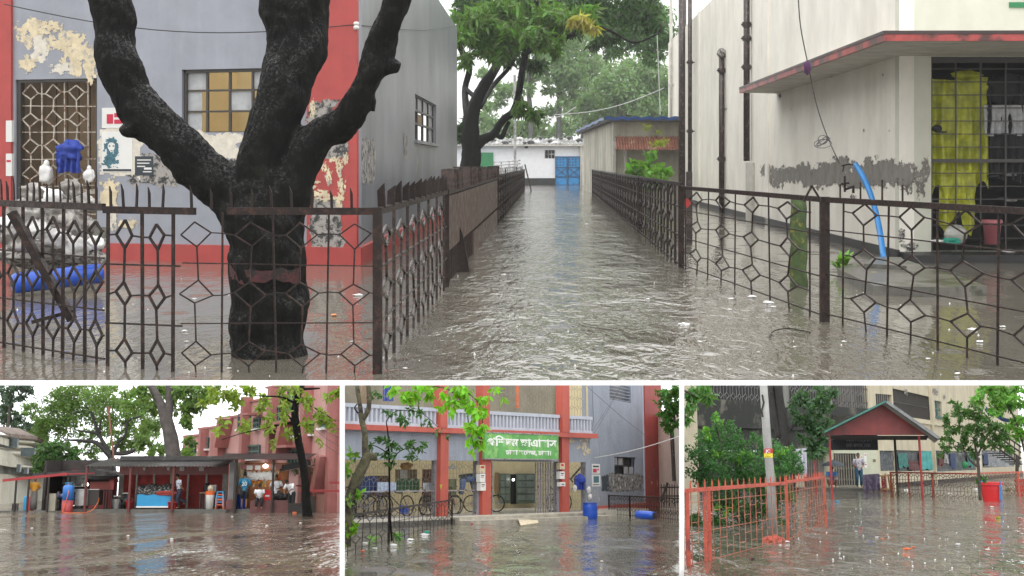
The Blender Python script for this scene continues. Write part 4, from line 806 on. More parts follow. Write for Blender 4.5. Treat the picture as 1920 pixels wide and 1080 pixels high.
# ================================================================= LOWER LEFT PLACE: tea stalls below the pink hostel
PLACES = 2; F2 = Frame(902, SB); FRS[2] = F2; use(F2); P, G = F2.P, F2.G
def person(loc, rz, pose, skin, shirt, legs, lab, sc=1.0, hair=(.01,.009,.008), legskin=False, sleeves=.5, belt=False, long=False, feet=None, mark=None, skirt=False):
    """continuous skinned body; pose = joint positions in metres, facing -y before rz"""
    D = dict(pel=(0,0,.95), chest=(0,0,1.28), neck=(0,0,1.47), head=(0,-.02,1.60),
             shL=(.19,0,1.41), elL=(.24,.02,1.14), haL=(.25,-.06,.90), shR=(-.19,0,1.41), elR=(-.24,.02,1.14), haR=(-.25,-.06,.90),
             hiL=(.10,0,.92), knL=(.11,-.02,.50), anL=(.11,.02,.09), hiR=(-.10,0,.92), knR=(-.11,-.02,.50), anR=(-.11,.02,.09)); D.update({k: v for k, v in pose.items() if k != 'face'})
    D = {k: V(v)*sc for k, v in D.items()}
    t = T('person', lab, 'person', loc); m3 = Matrix.Rotation(rz, 3, 'Z'); L0 = V(loc)
    names = list(D); pts = [D[k] for k in names]; rad = dict(pel=.125, chest=.135, neck=.052, head=.09, shL=.06, shR=.06, elL=.04, elR=.04, haL=.026, haR=.026, hiL=.09, hiR=.09, knL=.06, knR=.06, anL=.038, anR=.038)
    E = [('pel','chest'),('chest','neck'),('neck','head'),('chest','shL'),('shL','elL'),('elL','haL'),('chest','shR'),('shR','elR'),('elR','haR'),('pel','hiL'),('hiL','knL'),('knL','anL'),('pel','hiR'),('hiR','knR'),('knR','anR')]
    ix = {k: i for i, k in enumerate(names)}; vs = list(pts); es = [(ix[a], ix[b]) for a, b in E]; rs = [rad[k]*sc for k in names]
    for s_ in 'LR':
        toe = D['an'+s_] + V((0,-.17,-.055))*sc; vs.append(toe); rs.append(.035*sc); es.append((ix['an'+s_], len(vs)-1))
        ha, el = D['ha'+s_], D['el'+s_]; d = (ha-el).normalized(); palm = ha + d*.055*sc; vs.append(palm); rs.append(.024*sc); ip = len(vs)-1; es.append((ix['ha'+s_], ip)); x, y = basis(d)
        for k in range(4):
            f1 = palm + (x*(k-1.5)*.02 + d*.04)*sc; f2 = f1 + (d*(.035-.006*abs(k-1.3)) - V((0,.012,0)))*sc
            vs += [f1, f2]; rs += [.008*sc, .006*sc]; es += [(ip, len(vs)-2), (len(vs)-2, len(vs)-1)]
        th = palm + (x*.04 + d*.008)*sc; vs.append(th); rs.append(.009*sc); es.append((ip, len(vs)-1))
    me = bpy.data.meshes.new('body'); me.from_pydata([tuple(m3 @ p) for p in vs], es, []); me.materials.append(skin)
    o = bpy.data.objects.new('body', me); COL.objects.link(o); o.parent = t; CUR.meshes.append(o)
    md = o.modifiers.new('s', 'SKIN'); o.modifiers.new('u', 'SUBSURF').levels = 1; o.modifiers['u'].render_levels = 1
    sv = me.skin_vertices[0].data
    for i, r_ in enumerate(rs): sv[i].radius = (r_, r_*(.8 if i in (ix['chest'], ix['pel']) else 1))
    sv[ix['pel']].use_root = True
    evalmesh(o); o.data.polygons.foreach_set('use_smooth', [True]*len(o.data.polygons))
    W3 = lambda k: m3 @ D[k] + L0
    hd = D['head']; nk = D['neck']; up = (hd-nk).normalized()
    face = pose.get('face', None) or V((0,-1,0)); fx = V(face).normalized(); fx = (fx - up*fx.dot(up)).normalized(); sx = up.cross(fx)
    h3 = m3 @ Matrix((sx, -fx, up)).transposed(); hc = m3 @ (hd + up*.02*sc) + L0
    mb = MB().ball(hc, .1*sc, .78, .95, 1.18, 16, 12, m3=h3); mb.ball(hc + h3 @ V((0,-.098,-.01))*sc, .017*sc, .7, 1, 1.3, 6, 5, m3=h3)
    for e in (-1, 1): mb.ball(hc + h3 @ V((.078*e,0,-.01))*sc, .02*sc, .4, .8, 1.2, 6, 5, m3=h3)
    mb.ob('head', skin, t, smooth=True)
    mb = MB()
    for e in (-1, 1): mb.ball(hc + h3 @ V((.03*e,-.087,.015))*sc, .011*sc, 1.3, .5, .7, 6, 5, m3=h3)
    mb.ball(hc + h3 @ V((0,-.09,-.055))*sc, .018*sc, 1.4, .4, .35, 6, 4, m3=h3); mb.ob('face_features', mat('dark_eyes_mouth', (.04,.015,.012), .5), t)
    mb = MB().ball(hc + h3 @ V((0,.018,.025))*sc, .107*sc, .82, .93, 1.1, 16, 12, .12, m3=h3)
    mb.ob('hair', mat('black_hair', hair, .5, bump=1, bs=60), t, smooth=True)
    ch, pe, ne = D['chest'], D['pel'], D['neck']
    tr = lambda L_: [m3 @ p + L0 for p in L_]
    sm = mb = MB(); dn = (ch-pe)
    # torso: elliptical tube
    secs = [(pe - dn*(.75 if long else .22), .155*sc*(1.08 if long else 1)), (pe + dn*.1, .15*sc), (pe+dn*.55, .15*sc), (ch+dn*.05, .175*sc), (ne - (ne-ch)*.33, .16*sc), (ne + (ne-ch)*.02, .065*sc)]
    shd = (D['shL']-D['shR']).normalized(); n_ = 14; k0 = 0; fr_ = shd.cross(dn.normalized())
    for c_, r_ in secs:
        for j in range(n_): a_ = 2*math.pi*j/n_; mb.v.append(tuple(m3 @ (c_ + shd*r_*1.08*math.cos(a_) + fr_*r_*.78*math.sin(a_)) + L0))
    for i in range(len(secs)-1):
        for j in range(n_): a_ = i*n_+j; b_ = i*n_+(j+1) % n_; mb.f.append((a_, b_, b_+n_, a_+n_))
    for s_ in 'LR':
        sh, el, ha = D['sh'+s_], D['el'+s_], D['ha'+s_]; e_ = sh.lerp(el, 1.0) if sleeves >= 1 else sh.lerp(el, min(1, sleeves*1.6)); path = [ch.lerp(sh, .6), sh, e_] + ([el.lerp(ha, .85)] if sleeves >= 1 else [])
        mb.tube(tr(path), [.075*sc, .078*sc, .065*sc] + ([.045*sc] if sleeves >= 1 else []), 10)
    so = mb.ob('shirt', shirt, t, smooth=True)
    if mark: mark(so, m3, L0, D, sc)
    mb = MB()
    if skirt: mb.tube(tr([pe+V((0,0,.08))*sc, pe-V((0,0,.1))*sc, (D['knL']+D['knR'])/2, (D['anL']+D['anR'])/2+V((0,0,.05))*sc]), [.15*sc,.17*sc,.18*sc,.17*sc], 14)
    else:
        for s_ in 'LR':
            hi, kn, an = D['hi'+s_], D['kn'+s_], D['an'+s_]; pth = [pe.lerp(hi, .6)+V((0,0,.03))*sc, hi, kn] + ([] if legskin else [kn.lerp(an, .93)])
            mb.tube(tr(pth), [.12*sc, .115*sc, .085*sc] + ([] if legskin else [.065*sc]), 10)
        mb.ball(m3 @ pe + L0, .135*sc, 1.15, .85, .8, 12, 8, m3=m3)
    mb.ob('shorts' if legskin else ('wrap_skirt' if skirt else 'trousers'), legs, t, smooth=True)
    return t
sk1 = mat('brown_skin', (.22,.11,.06), .5, var=.06)
m_pinkw = mat('pink_hostel_plaster', (.50,.28,.26), .5, var=.12, vs=.8, bump=.3, bs=5, streak=.35, scol=(.2,.06,.055))
m_pinkd = mat('dark_pink_trim', (.34,.13,.12), .5, var=.12, vs=1, streak=.4, scol=(.12,.03,.03)); m_shut = mat('maroon_shutter', (.42,.08,.075), .45, .2, var=.25, vs=2, streak=.4, scol=(.05,.015,.015))
m_roofd = mat('black_corrugated_tin', (.035,.033,.033), .4, .2, var=.5, vs=2, col2=(.1,.09,.08), c2amt=.3); m_wood = mat('grey_timber', (.36,.35,.31), .7, var=.25, vs=6, streak=.6, scol=(.1,.08,.07))
m_postd = mat('dark_post', (.025,.02,.018), .5); m_redst = mat('red_steel', (.30,.025,.025), .4, var=.25, vs=4); m_steel = mat('stainless_sheet', (.33,.33,.32), .3, .6, var=.3, vs=2)
m_bwall = mat('beige_balcony_wall', (.50,.49,.41), .7, var=.1, streak=.5, scol=(.2,.2,.17)); m_bark2 = mat('grey_brown_bark', (.075,.06,.05), .8, var=.4, vs=4, bump=1, bs=12)
m_plat = mat('wet_stone_kerb', (.10,.095,.085), .35, var=.4, vs=2, bump=.5); m_orange = mat('orange_plastic', (.65,.13,.03), .35); m_wht = mat('white_plastic', (.72,.72,.7), .35, var=.05); m_redpl = mat('red_plastic', (.5,.02,.025), .3, var=.08); m_bluepl = mat('sky_blue_plastic', (.02,.28,.55), .35, var=.1)
m_blk = mat('matt_black', (.012,.012,.013), .5)
def stage(fr, x0, x1, wmat, lab, Yb=150, bx0=None, bx1=None, nm='flood_water'):
    a = fr.G((x0+x1)/2, 1110); MB().quad(fr.G(x0-60,1112), fr.G(x1+60,1112), V((fr.P(x1,900,Yb).x+20, Yb+4, 0)), V((fr.P(x0,900,Yb).x-20, Yb+4, 0))).ob(nm, wmat, kind='structure', label=lab)
def backdrop(fr, x0, x1, Yb=150):
    mb = MB(); a, b = fr.P(x0-20, 900, Yb), fr.P(x1+20, 900, Yb); mb.box(((a.x+b.x)/2, Yb+.2, 8), (b.x-a.x, .4, 18)); mb.ob('sky', m_skyb, kind='structure', label='pale overcast sky')
m_skyb = mat('overcast_sky', (.93,.96,1.0), 1, var=.02, vs=.03, spec=0, emit=.85)
w2 = watermat('brown_water_rippled', (.165,.138,.105), amp=.65, scale=1.1, rough=.07, yst=.25, rings=.6)
stage(F2, -30, 637, w2, 'brown rippled flood water in front of the tea stalls'); backdrop(F2, -80, 640)
Y0 = G(300, 961).y; WK = Wall(F2, V((P(-40,900,Y0).x, Y0, 0)), V((P(700,900,Y0).x, Y0, 0))); pz = .17
X = lambda px: WK.uv(px, 900)[0]; Z = lambda py, d=0: EYE + (902-py)*(Y0-d)/FPX
# kerb platform
MB().wb(WK, X(140), X(437), -.3, pz, -7, 0).ob('stall_platform', m_plat, None, label='low wet stone platform under the shuttered stalls', cat='platform')
MB().wb(WK, X(-30), X(137), -.3, .06, -8, -1.2).ob('low_platform', m_plat, None, label='low wet ground strip under the left food stall', cat='platform')
# main shuttered stall
st = T('shuttered_stall', 'long stall with four closed maroon shutters under a black tin roof', 'stall', WK.p(X(195), pz, -3)); d = -3.0
sx = [(203,228,0),(231,262,0),(265,294,0),(299,329,0),(330,364,0),(368,400,0)]
MB().wb(WK, X(196), X(405), pz, 2.55, d-.3, d-.1).ob('back_wall', m_shut, st)
for x0, x1, _ in sx:
    mb = MB(); n = 26; z1 = Z(891, d)
    u0, u1 = X(x0), X(x1); pr = []
    for k in range(n*2+1): pr.append((pz+ (z1-pz)*k/(n*2), d + (.03 if k % 2 else 0)))
    for k in range(n*2): mb.quad(WK.p(u0,pr[k][0],pr[k][1]), WK.p(u1,pr[k][0],pr[k][1]), WK.p(u1,pr[k+1][0],pr[k+1][1]), WK.p(u0,pr[k+1][0],pr[k+1][1]))
    mb.ob('roller_shutter', m_shut, st)
for x in (199, 229, 263, 296, 329, 365, 401): MB().wb(WK, X(x)-(.13 if x in (199,401) else .05), X(x)+(.13 if x in (199,401) else .05), pz, Z(891,d)+.05, d-.05, d+.12).ob('timber_post', m_wood, st)
MB().wb(WK, X(194), X(405), Z(891,d), Z(868,d), d-.05, d+.1).ob('fascia_board', m_pinkd, st)
def tin(mb, u0, u1, z0, d0, z1, d1, n=None, amp=.03):
    n = n or int((u1-u0)/.09)*2; mb.grid(n, 1, lambda a, b: WK.p(u0+(u1-u0)*a, z0+(z1-z0)*b + amp*math.sin(a*n*math.pi/2*1.0+.7), d0+(d1-d0)*b)); return mb
tin(MB(), X(160), X(420), Z(876,0), .3, Z(864,d)+.1, d-1.5).ob('tin_roof', m_roofd, st); MB().wb(WK, X(195), X(412), Z(868,d)+.08, Z(862,d)+.14, d-1.5, d+.2).ob('upper_roof_sheet', m_roofd, st)
for x, lb in ((163,'left'),(245,''),(326,'')): MB().tube([WK.p(X(x), -.1, .1), WK.p(X(x), Z(876,.1), .1)], .07, 8).ob('post', mat('brown_red_post', (.13,.035,.03), .45, var=.3), st)
for x in (253, 299): 
    o = MB().ball(WK.p(X(x), Z(880,d+1), d+1.2), .07, 1, 1, 1.5, 10, 8).ob('hanging_bulb', m_wht, st)
for x, w_ in ((316,9),(354,9)): MB().wb(WK, X(x-w_/2), X(x+w_/2), Z(884,d), Z(877,d), d+.1, d+.13).ob('notice_board', m_paper, st)
# red lean-to left of it
lt = T('brick_red_kiosk', 'low kiosk with a brick-red panel left of the shuttered stalls', 'kiosk', WK.p(X(160), pz, -2)); MB().wb(WK, X(148), X(188), pz, Z(903,-2), -2.6, -2.0).ob('panel', mat('brick_red_board', (.30,.07,.06), .6, var=.2, vs=2), lt); MB().wb(WK, X(186), X(195), pz, Z(896,-2), -2.6, -1.9).ob('side_board', m_shut, lt)
tin(MB(), X(138), X(197), Z(899,0), -1.2, Z(890,0), -3.6, 60).ob('tin_roof', m_roofd, lt)
# food stall far left
fs = T('food_stall', 'dark food stall with a bright red awning beam at the left', 'stall', WK.p(X(100), 0, -2)); 
MB().wb(WK, X(56), X(158), .06, 2.75, -5.3, -5.1).wb(WK, X(52), X(57), .06, 2.7, -5.1, -2.5).ob('back_wall', mat('dark_stall_board', (.035,.028,.026), .7, var=.4), fs)
MB().prism([WK.p(X(30), Z(893,0), -2.5), WK.p(X(192), Z(893,0), -2.5), WK.p(X(192), Z(893,0)+.05, -2.5), WK.p(X(150), Z(880,0), -2.5), WK.p(X(30), Z(888,0), -2.5)], -WK.N*3.2).ob('roof', m_roofd, fs)
MB().bar(WK.p(X(-10), Z(901,0), -1.2), WK.p(X(112), Z(889,0), -1.2), .12, .14).bar(WK.p(X(112), Z(889,0), -1.2), WK.p(X(162), Z(888,0), -1.4), .06, .07).ob('awning_beam', mat('bright_red_beam', (.30,.02,.025), .4), fs)
for x in (16, 40, 78, 115): MB().tube([WK.p(X(x), -.1, -1.2), WK.p(X(x), Z(895,0), -1.2)], .06, 8).ob('post', m_postd, fs)
MB().wb(WK, X(80), X(114), 2.05, 2.2, -4.9, -4.7).wb(WK, X(82), X(113), 1.8, 1.95, -4.9, -4.7).ob('sign_boards', m_redst, fs)
MB().wb(WK, X(92), X(116), 1.35, 1.95, -4.6, -4.5).ob('pale_counter_screen', mat('pale_screen', (.45,.47,.46), .6), fs); MB().wb(WK, X(85), X(93), .3, 1.9, -4.4, -4.3).ob('pale_panel', m_wood, fs)
for x in (60,66,72): MB().wb(WK, X(x), X(x+4.5), 1.45, 1.9, -5.09, -5.06).ob('window_pane', m_tin, fs)
for x in (131,137.5): MB().wb(WK, X(x), X(x+6), 1.75, 2.15, -5.09, -5.05).ob('lit_window_pane', mat('lit_pane', (.85,.9,.9), .5, emit=.8, var=.1), fs)
for z in (1.0, 1.3): MB().wb(WK, X(92), X(118), z, z+.03, -4.4, -3.9).ob('shelf', m_steel, fs)
random.seed(4)
for k in range(9): MB().lathe(WK.p(X(94+k*2.7), (1.03 if k % 2 else 1.33), -4.1), [(.05,0),(.07,.05),(.06,.12),(.02,.14)], 8).ob('pot', m_steel if k % 3 else m_wht, None, label=f"{['small steel pot','dented steel pan','white enamel pot'][k%3]} on the {'lower' if k%2 else 'upper'} shelf of the food stall, {['far left','left','centre','right','far right'][k//2]}", cat='pot', group='pots on the food stall shelves')
MB().ball(WK.p(X(121), Z(908,-4), -4), .09, n=12, m=8).ob('stall_lamp', mat('lamp_glow', (1,.98,.9), .5, emit=9, var=0), None, label='small bright lamp glowing in the food stall', cat='lamp')
MB().wb(WK, X(77), X(92), .02, .95, -1.9, -1.3).ob('stone_counter', mat('pale_counter', (.3,.28,.22), .6, var=.2), None, label='pale plastered counter block between the food stall posts', cat='counter')
def table(lab, x0, x1, z, d0, d1, mt_, mleg=None, name='table', cat='table', base=None):
    base = pz if base is None else base; t = T(name, lab, cat, WK.p((X(x0)+X(x1))/2, base, (d0+d1)/2)); MB().wb(WK, X(x0), X(x1), z-.05, z, d0, d1).ob('tabletop', mt_, t)
    for a, b in ((x0,d0),(x0,d1),(x1,d0),(x1,d1)):
        u = X(a)+(.05 if a == x0 else -.05); dd = b+(.05 if b == d0 else -.05); MB().wb(WK, u-.03, u+.03, base, z-.05, dd-.03, dd+.03).ob('leg', mleg or m_postd, t)
    return t
table('dark work table left of the pale counter', 60, 77, .8, -3, -2.3, m_postd, base=.06); table('low wooden bench at the left edge', 10, 20, .45, -1.6, -1.2, m_brown, base=.0)
for x, c_, lb in ((31,m_bluepl,'sky blue'),(38,m_redpl,'red')): MB().lathe(WK.p(X(x), .0, -1.9), [(.14,0),(.19,.1),(.19,.75),(.15,.8)], 14).ob('water_barrel', c_, None, label=f"{lb} plastic barrel beside the yellow-shirted person", cat='barrel')
# yellow shirt person
person(WK.p(X(47), .0, -1.6), 0.3, dict(haR=(-.12,-.2,1.05), haL=(.1,-.22,1.1)), sk1, mat('mustard_shirt', (.5,.24,.02), .8), mat('grey_lungi', (.13,.12,.11), .8, var=.3, vs=9), 'person in a mustard shirt and grey wrap standing by the barrels', sc=1.05, skirt=True)
# motorcycle
mo = T('motorcycle', 'dark blue motorcycle parked between the counter and the gas cylinder', 'motorcycle', WK.p(X(110), .05, -1.6)); u0 = X(108)
for u in (-.6, .62):
    m3 = Matrix((WK.U, V((0,0,1)), WK.N)).transposed(); o = MB().ring(WK.p(u0+u, .3, -1.6), .25, .06, m3, 24, 8).ob('wheel', m_blk, mo, smooth=True)
    sp_ = MB(); [sp_.tube([WK.p(u0+u, .3, -1.6), WK.p(u0+u+.23*math.cos(a), .3+.23*math.sin(a), -1.6)], .008, 4) for a in np.arange(0, 6.28, .52)]; sp_.ob('spokes', m_steel, o)
m_nb = mat('navy_paint', (.015,.03,.12), .25, var=.1, coat=.6)
mb = MB().ball(WK.p(u0-.15,.82,-1.6), .2, 1.5,.8,.7,14,8).ball(WK.p(u0-.42,.78,-1.6), .13, 1,.8,1.1,12,8).ball(WK.p(u0+.52,.72,-1.6), .12, 1.6,.7,.6,12,8); mb.ob('fuel_tank', m_nb, mo, smooth=True)
MB().ball(WK.p(u0+.28,.82,-1.6), .17, 1.9,.7,.4,12,8).ob('saddle', m_blk, mo, smooth=True); MB().ball(WK.p(u0,.42,-1.6), .2,1.2,.7,.9,10,8,.3).ob('engine', m_postd, mo)
MB().tube([WK.p(u0-.6,.3,-1.55), WK.p(u0-.45,.75,-1.55), WK.p(u0-.38,1.0,-1.55)], .03, 6).tube([WK.p(u0-.38,1.02,-1.35), WK.p(u0-.42,1.04,-1.6), WK.p(u0-.38,1.02,-1.85)], .018, 6).ob('handlebar', m_steel, mo); MB().ball(WK.p(u0-.55,.85,-1.6),.09,n=10,m=8).ob('headlight', m_wht, mo); MB().tube([WK.p(u0,.3,-1.45), WK.p(u0+.7,.33,-1.45)], .045, 8).ob('exhaust', m_steel, mo)
MB().ball(WK.p(u0-.66,.62,-1.6),.06,1.6,.8,.5,10,6).ball(WK.p(u0+.66,.62,-1.6),.08,1.4,.8,.5,10,6).ob('mudguard', m_redst, mo)
# gas cylinder, cart, tables
gc = T('gas_cylinder', 'tall blue and red gas cylinder standing at the platform edge', 'gas cylinder', WK.p(X(134), 0, .4)); b_ = absloc(gc)
MB().lathe(b_, [(.2,-.1),(.27,.0),(.28,.1),(.28,.62)], 20).ob('lower_shell', mat('faded_red_shell', (.33,.04,.045), .45, var=.25, vs=5), gc, smooth=True); MB().lathe(b_, [(.28,.62),(.28,1.25),(.24,1.36),(.1,1.42)], 20).ob('upper_shell', mat('cylinder_blue', (.03,.16,.5), .4, var=.15, col2=(.02,.35,.5), c2amt=.1), gc, smooth=True)
MB().ring(b_+V((0,0,1.5)), .17, .02).tube([b_+V((.16,0,1.36)), b_+V((.16,0,1.5))], .015, 5).tube([b_+V((-.16,0,1.36)), b_+V((-.16,0,1.5))], .015, 5).tube([b_+V((0,0,1.4)), b_+V((0,0,1.52))], .04, 8).ob('valve_guard', m_bluepl, gc)
mb = MB(); ps, rr = smoothpath([b_+V((0,-.05,1.45)), b_+V((.1,-.3,1.0)), b_+V((-.05,-.32,.3)), b_+V((-.05,-.4,.03)), b_+V((.8,-.9,.02)), WK.p(X(180), .08, .6), WK.p(X(189), .5, .3), WK.p(X(186), .75, -.2)], [.018]*8); mb.tube(ps, rr, 6).ob('gas_hose', m_orange, None, label='orange gas hose looping over the water from the cylinder', cat='hose')
t = T('steel_cart', 'stainless steel counter cart beside the gas cylinder', 'cart', WK.p(X(165), pz, -.2)); MB().wb(WK, X(142), X(166), .35, 1.15, -.9, -.1).ob('cabinet', m_steel, t); MB().wb(WK, X(166.2), X(186), .38, 1.13, -.9, -.12).ob('dark_cabinet', m_postd, t); MB().wb(WK, X(141), X(187), 1.15, 1.19, -1, -.05).ob('tabletop', m_steel, t)
for x in (143,165,185): MB().wb(WK, X(x)-.03, X(x)+.03, 0, .36, -.2, -.14).ob('leg', m_postd, t)
table('dark trestle table between the steel cart and the first shutter', 187, 200, 1.15, -1.5, -.9, m_postd); table('small steel stand by the blue display case', 207, 220, .85, -1.4, -.8, m_steel, m_postd); table('dark cloth-covered trestle next to the display case', 221, 232, 1.0, -1.5, -1, m_steel, m_postd)
MB().lathe(WK.p(X(212), pz, -1), [(.2,0),(.26,.3),(.28,.5)], 14).ob('steel_basin', m_steel, None, label='steel basin under the small stand', cat='basin'); MB().ball(WK.p(X(227), .55, -1), .3, .9,.8,1.1,14,10,.5).ob('black_sack', m_blk, None, label='black sack under the trestle table', cat='sack')
def bucket(x, d, c_, lab, r=.15, h=.33, base=None, handle=True):
    base = pz if base is None else base; b = WK.p(X(x), base, d); t = T('bucket', lab, 'bucket', b); MB().lathe(b, [(r*.72,0),(r*.95,h*.9),(r*1.08,h*.91),(r*1.08,h),(r*.9,h)], 16).ob('bucket_body', c_, t, smooth=True)
    if handle: MB().tube([b+V((r*math.cos(a), -.02, h + r*.7*math.sin(a))) for a in np.arange(0, 3.2, .4)], .008, 4).ob('handle', m_steel, t)
    return t
bucket(241, -.4, m_redpl, 'red bucket left of the blue display case', .2, .42); bucket(320, -.3, m_redpl, 'red bucket right of the display case, nearer the case', .17, .38); bucket(328, -.35, m_redpl, 'small red bucket next to the running person', .15, .36)
dc = T('display_case', 'sky blue counter case covered with black speckled cloth', 'display case', WK.p(X(285), pz, -.5)); MB().wb(WK, X(256), X(319), .3, .92, -1.1, -.3).ob('case_body', m_bluepl, dc); MB().wb(WK, X(255), X(320), .24, .32, -1.12, -.28).ob('base_rim', m_wht, dc)
m_speck = mat('speckled_cloth', (.02,.02,.02), .8, var=.2, col2=(.6,.6,.58), c2amt=.32, c2s=9)
mb = MB(); mb.grid(30, 10, lambda a, b: WK.p(X(253)+(X(320)-X(253))*a, .93 + .5*b**.6 + .04*math.sin(a*14+b*3), -.26 - 1.0*b)); mb.ob('cover_cloth', m_speck, dc, smooth=True); MB().ball(WK.p(X(310),.98,-.3), .3, 1.9,.5,.4,14,8,.5).ob('red_cloth', mat('dull_red_cloth', (.35,.05,.04), .8), dc)
table('wooden table holding a black bag before the fifth shutter', 370, 401, 1.02, -1.4, -.6, m_brown); MB().ball(WK.p(X(382),1.25,-1), .25, .9,.7,1,14,10,.3).ob('black_bag', m_blk, None, label='black bag standing on the wooden table', cat='bag')
MB().wb(WK, X(391), X(400), 1.02, 1.4, -1.2, -.8).ob('glass_jar_case', m_steel, None, label='small glass and steel case beside the black bag', cat='case')
t = T('paint_bucket', 'white drum bucket with an orange lid on the platform', 'bucket', WK.p(X(393), pz, -.3)); b = absloc(t); MB().lathe(b, [(.2,0),(.23,.7),(.235,.72)], 18).ob('bucket_body', m_wht, t, smooth=True); MB().lathe(b, [(.24,.72),(.25,.9),(.22,.92)], 18).ob('lid', m_orange, t); MB().ball(b+V((0,0,1.05)), .14, 1,1,1.2,10,8,.3).ob('straw_bundle', m_peel, t)
def stool(x, d, z, c_, lab):
    b = WK.p(X(x), pz+z, d); t = T('plastic_stool', lab, 'stool', b, 'stacked plastic stools'); MB().box(b+V((0,0,.46)), (.34,.32,.05)).ob('seat', c_, t)
    for sx_ in (-1,1):
        for sy in (-1,1): MB().bar(b+V((sx_*.21,sy*.2,0)), b+V((sx_*.15,sy*.14,.45)), .06, .04).ob('leg', c_, t)
    MB().box(b+V((0,-.17,.22)), (.36,.02,.05)).ob('stretcher', c_, t)
stool(412, -.4, 0, m_orange, 'orange stool at the bottom of the stack of stools'); stool(412, -.4, .14, m_bluepl, 'blue stool in the middle of the stack of stools'); stool(412, -.4, .28, m_orange, 'orange stool below the topmost stool of the stack'); stool(412, -.4, .42, m_bluepl, 'blue stool on the very top of the stack of stools')
# snack stall
ss = T('snack_stall', 'open snack stall hung with packets under a lit lamp', 'stall', WK.p(X(480), pz, -1)); m_grw = mat('grey_plaster_wall', (.14,.14,.14), .7, var=.3, vs=1.5, streak=.5)
MB().wb(WK, X(428), X(441), 0, Z(868,0), -2.6, -.2).ob('side_wall', m_grw, ss); MB().wb(WK, X(410), X(428), 0, Z(872,0), -2.9, -2.7).ob('grey_door', m_grw, ss)
MB().wb(WK, X(441), X(526), 0, Z(868,0), -2.7, -2.5).ob('back_wall', mat('warm_brown_back', (.16,.07,.035), .7, var=.5, vs=4), ss); MB().wb(WK, X(447), X(525), Z(880,0), Z(872,0), -.5, -.4).ob('fascia_board', m_pinkd, ss)
tin(MB(), X(402), X(578), Z(864,0)+.02, .5, Z(862,0)+.32, -3, 200).ob('tin_roof', m_roofd, ss); MB().bar(WK.p(X(520), Z(880,0), -.6), WK.p(X(578), Z(868,0), -.6), .05, .3).ob('dark_awning', m_blk, ss); MB().bar(WK.p(X(520), Z(884,0), -1.0), WK.p(X(576), Z(874,0), -1.0), .6, .04).ob('tin_strip', m_tin, ss)
for x, r_ in ((443,.09),(513,.07),(576,.07)): MB().tube([WK.p(X(x), -.1, .2), WK.p(X(x), Z(864,0), .2)], r_, 8).ob('post', m_postd, ss)
random.seed(14); cols = [mat(f'packet_{i}', c_, .4, var=.1) for i, c_ in enumerate([(.5,.05,.04),(.6,.35,.05),(.55,.5,.45),(.08,.25,.1),(.6,.2,.05),(.7,.65,.6)])]
cn = ['red','amber','cream','green','orange','white']
for r_ in range(5):
    col_n = 0
    for k in range(16):
        if random.random() < .12: continue
        col_n += 1
        x = 450+k*4.6+random.uniform(-1,1); z = 2.05 - r_*.17 + random.uniform(-.03,.03); c_ = random.choice(cols)
        MB().box(WK.p(X(x), z, -1.2+random.uniform(-.2,.2)), (random.uniform(.08,.15), .03, random.uniform(.12,.2)), random.uniform(-.5,.5)).ob('snack_packet', c_, None, label=f"small {cn[cols.index(c_)]} snack packet, {ORD[col_n-1]} from the left in the {['top','second','middle','fourth','lowest'][r_]} hanging row", cat='packet', group='snack packets hanging in the snack stall')
mb = MB()
for k in range(16): mb.ball(WK.p(X(462+k*3), 1.95-.12*abs(math.sin(k)), -.75), .13, 1,.6,1.3, 8, 6, .6)
mb.ob('clear_packets', m_foam, ss, label='white shiny bagged packets hanging along the front')
for x, w_ in ((461,4),(466,8),(480,10),(510,6)): MB().wb(WK, X(x-w_/2), X(x+w_/2), Z(882,0), Z(874,0), -.39, -.37).ob('notice_board', m_paper, ss)
ml = mat('shop_lamp', (1,.95,.8), .5, emit=9, var=0); MB().ball(WK.p(X(495), Z(875,0), -.3), .1, 1.3,1,1,10,8).ob('shop_lamp', ml, None, label='bright white lamp on the fascia of the snack stall', cat='lamp')
pl = bpy.data.lights.new('lamp_light', 'POINT'); pl.energy = 3; pl.color = (1,.8,.5); pl.shadow_soft_size = .05; plo = bpy.data.objects.new('lamp_light', pl); COL.objects.link(plo); plo.location = WK.p(X(485), 1.9, -1.6); F2.roots.append(plo)
MB().wb(WK, X(471), X(546), -.2, .62, -.6, .0).ob('brick_counter', mat('maroon_plinth', (.14,.045,.045), .5, var=.3, vs=3, streak=.4), None, label='low maroon counter wall before the snack stall', cat='counter'); MB().wb(WK, X(426), X(442), -.2, .66, -.6, -.0).ob('brick_counter', MATS['maroon_plinth'], None, label='short maroon wall end left of the snack stall post', cat='counter')
MB().wb(WK, X(441), X(471), -.2, pz, -2.5, -.1).ob('step', m_plat, None, label='wet step the blue jersey person stands on', cat='step')
MB().lathe(WK.p(X(449), pz, -1), [(.2,0),(.25,.3),(.25,.75)], 14).ob('blue_drum', m_bluep, None, label='blue drum behind the person in the blue jersey', cat='drum'); MB().wb(WK, X(491), X(505), .62, 1.15, -1.1, -.7).ob('red_cool_box', m_redpl, None, label='red box on the counter behind the seated person', cat='box')
MB().wb(WK, X(494), X(502), .8, .88, -.7,-.69).ob('box_print', m_paper, None, label='white print band on the red box', cat='label')
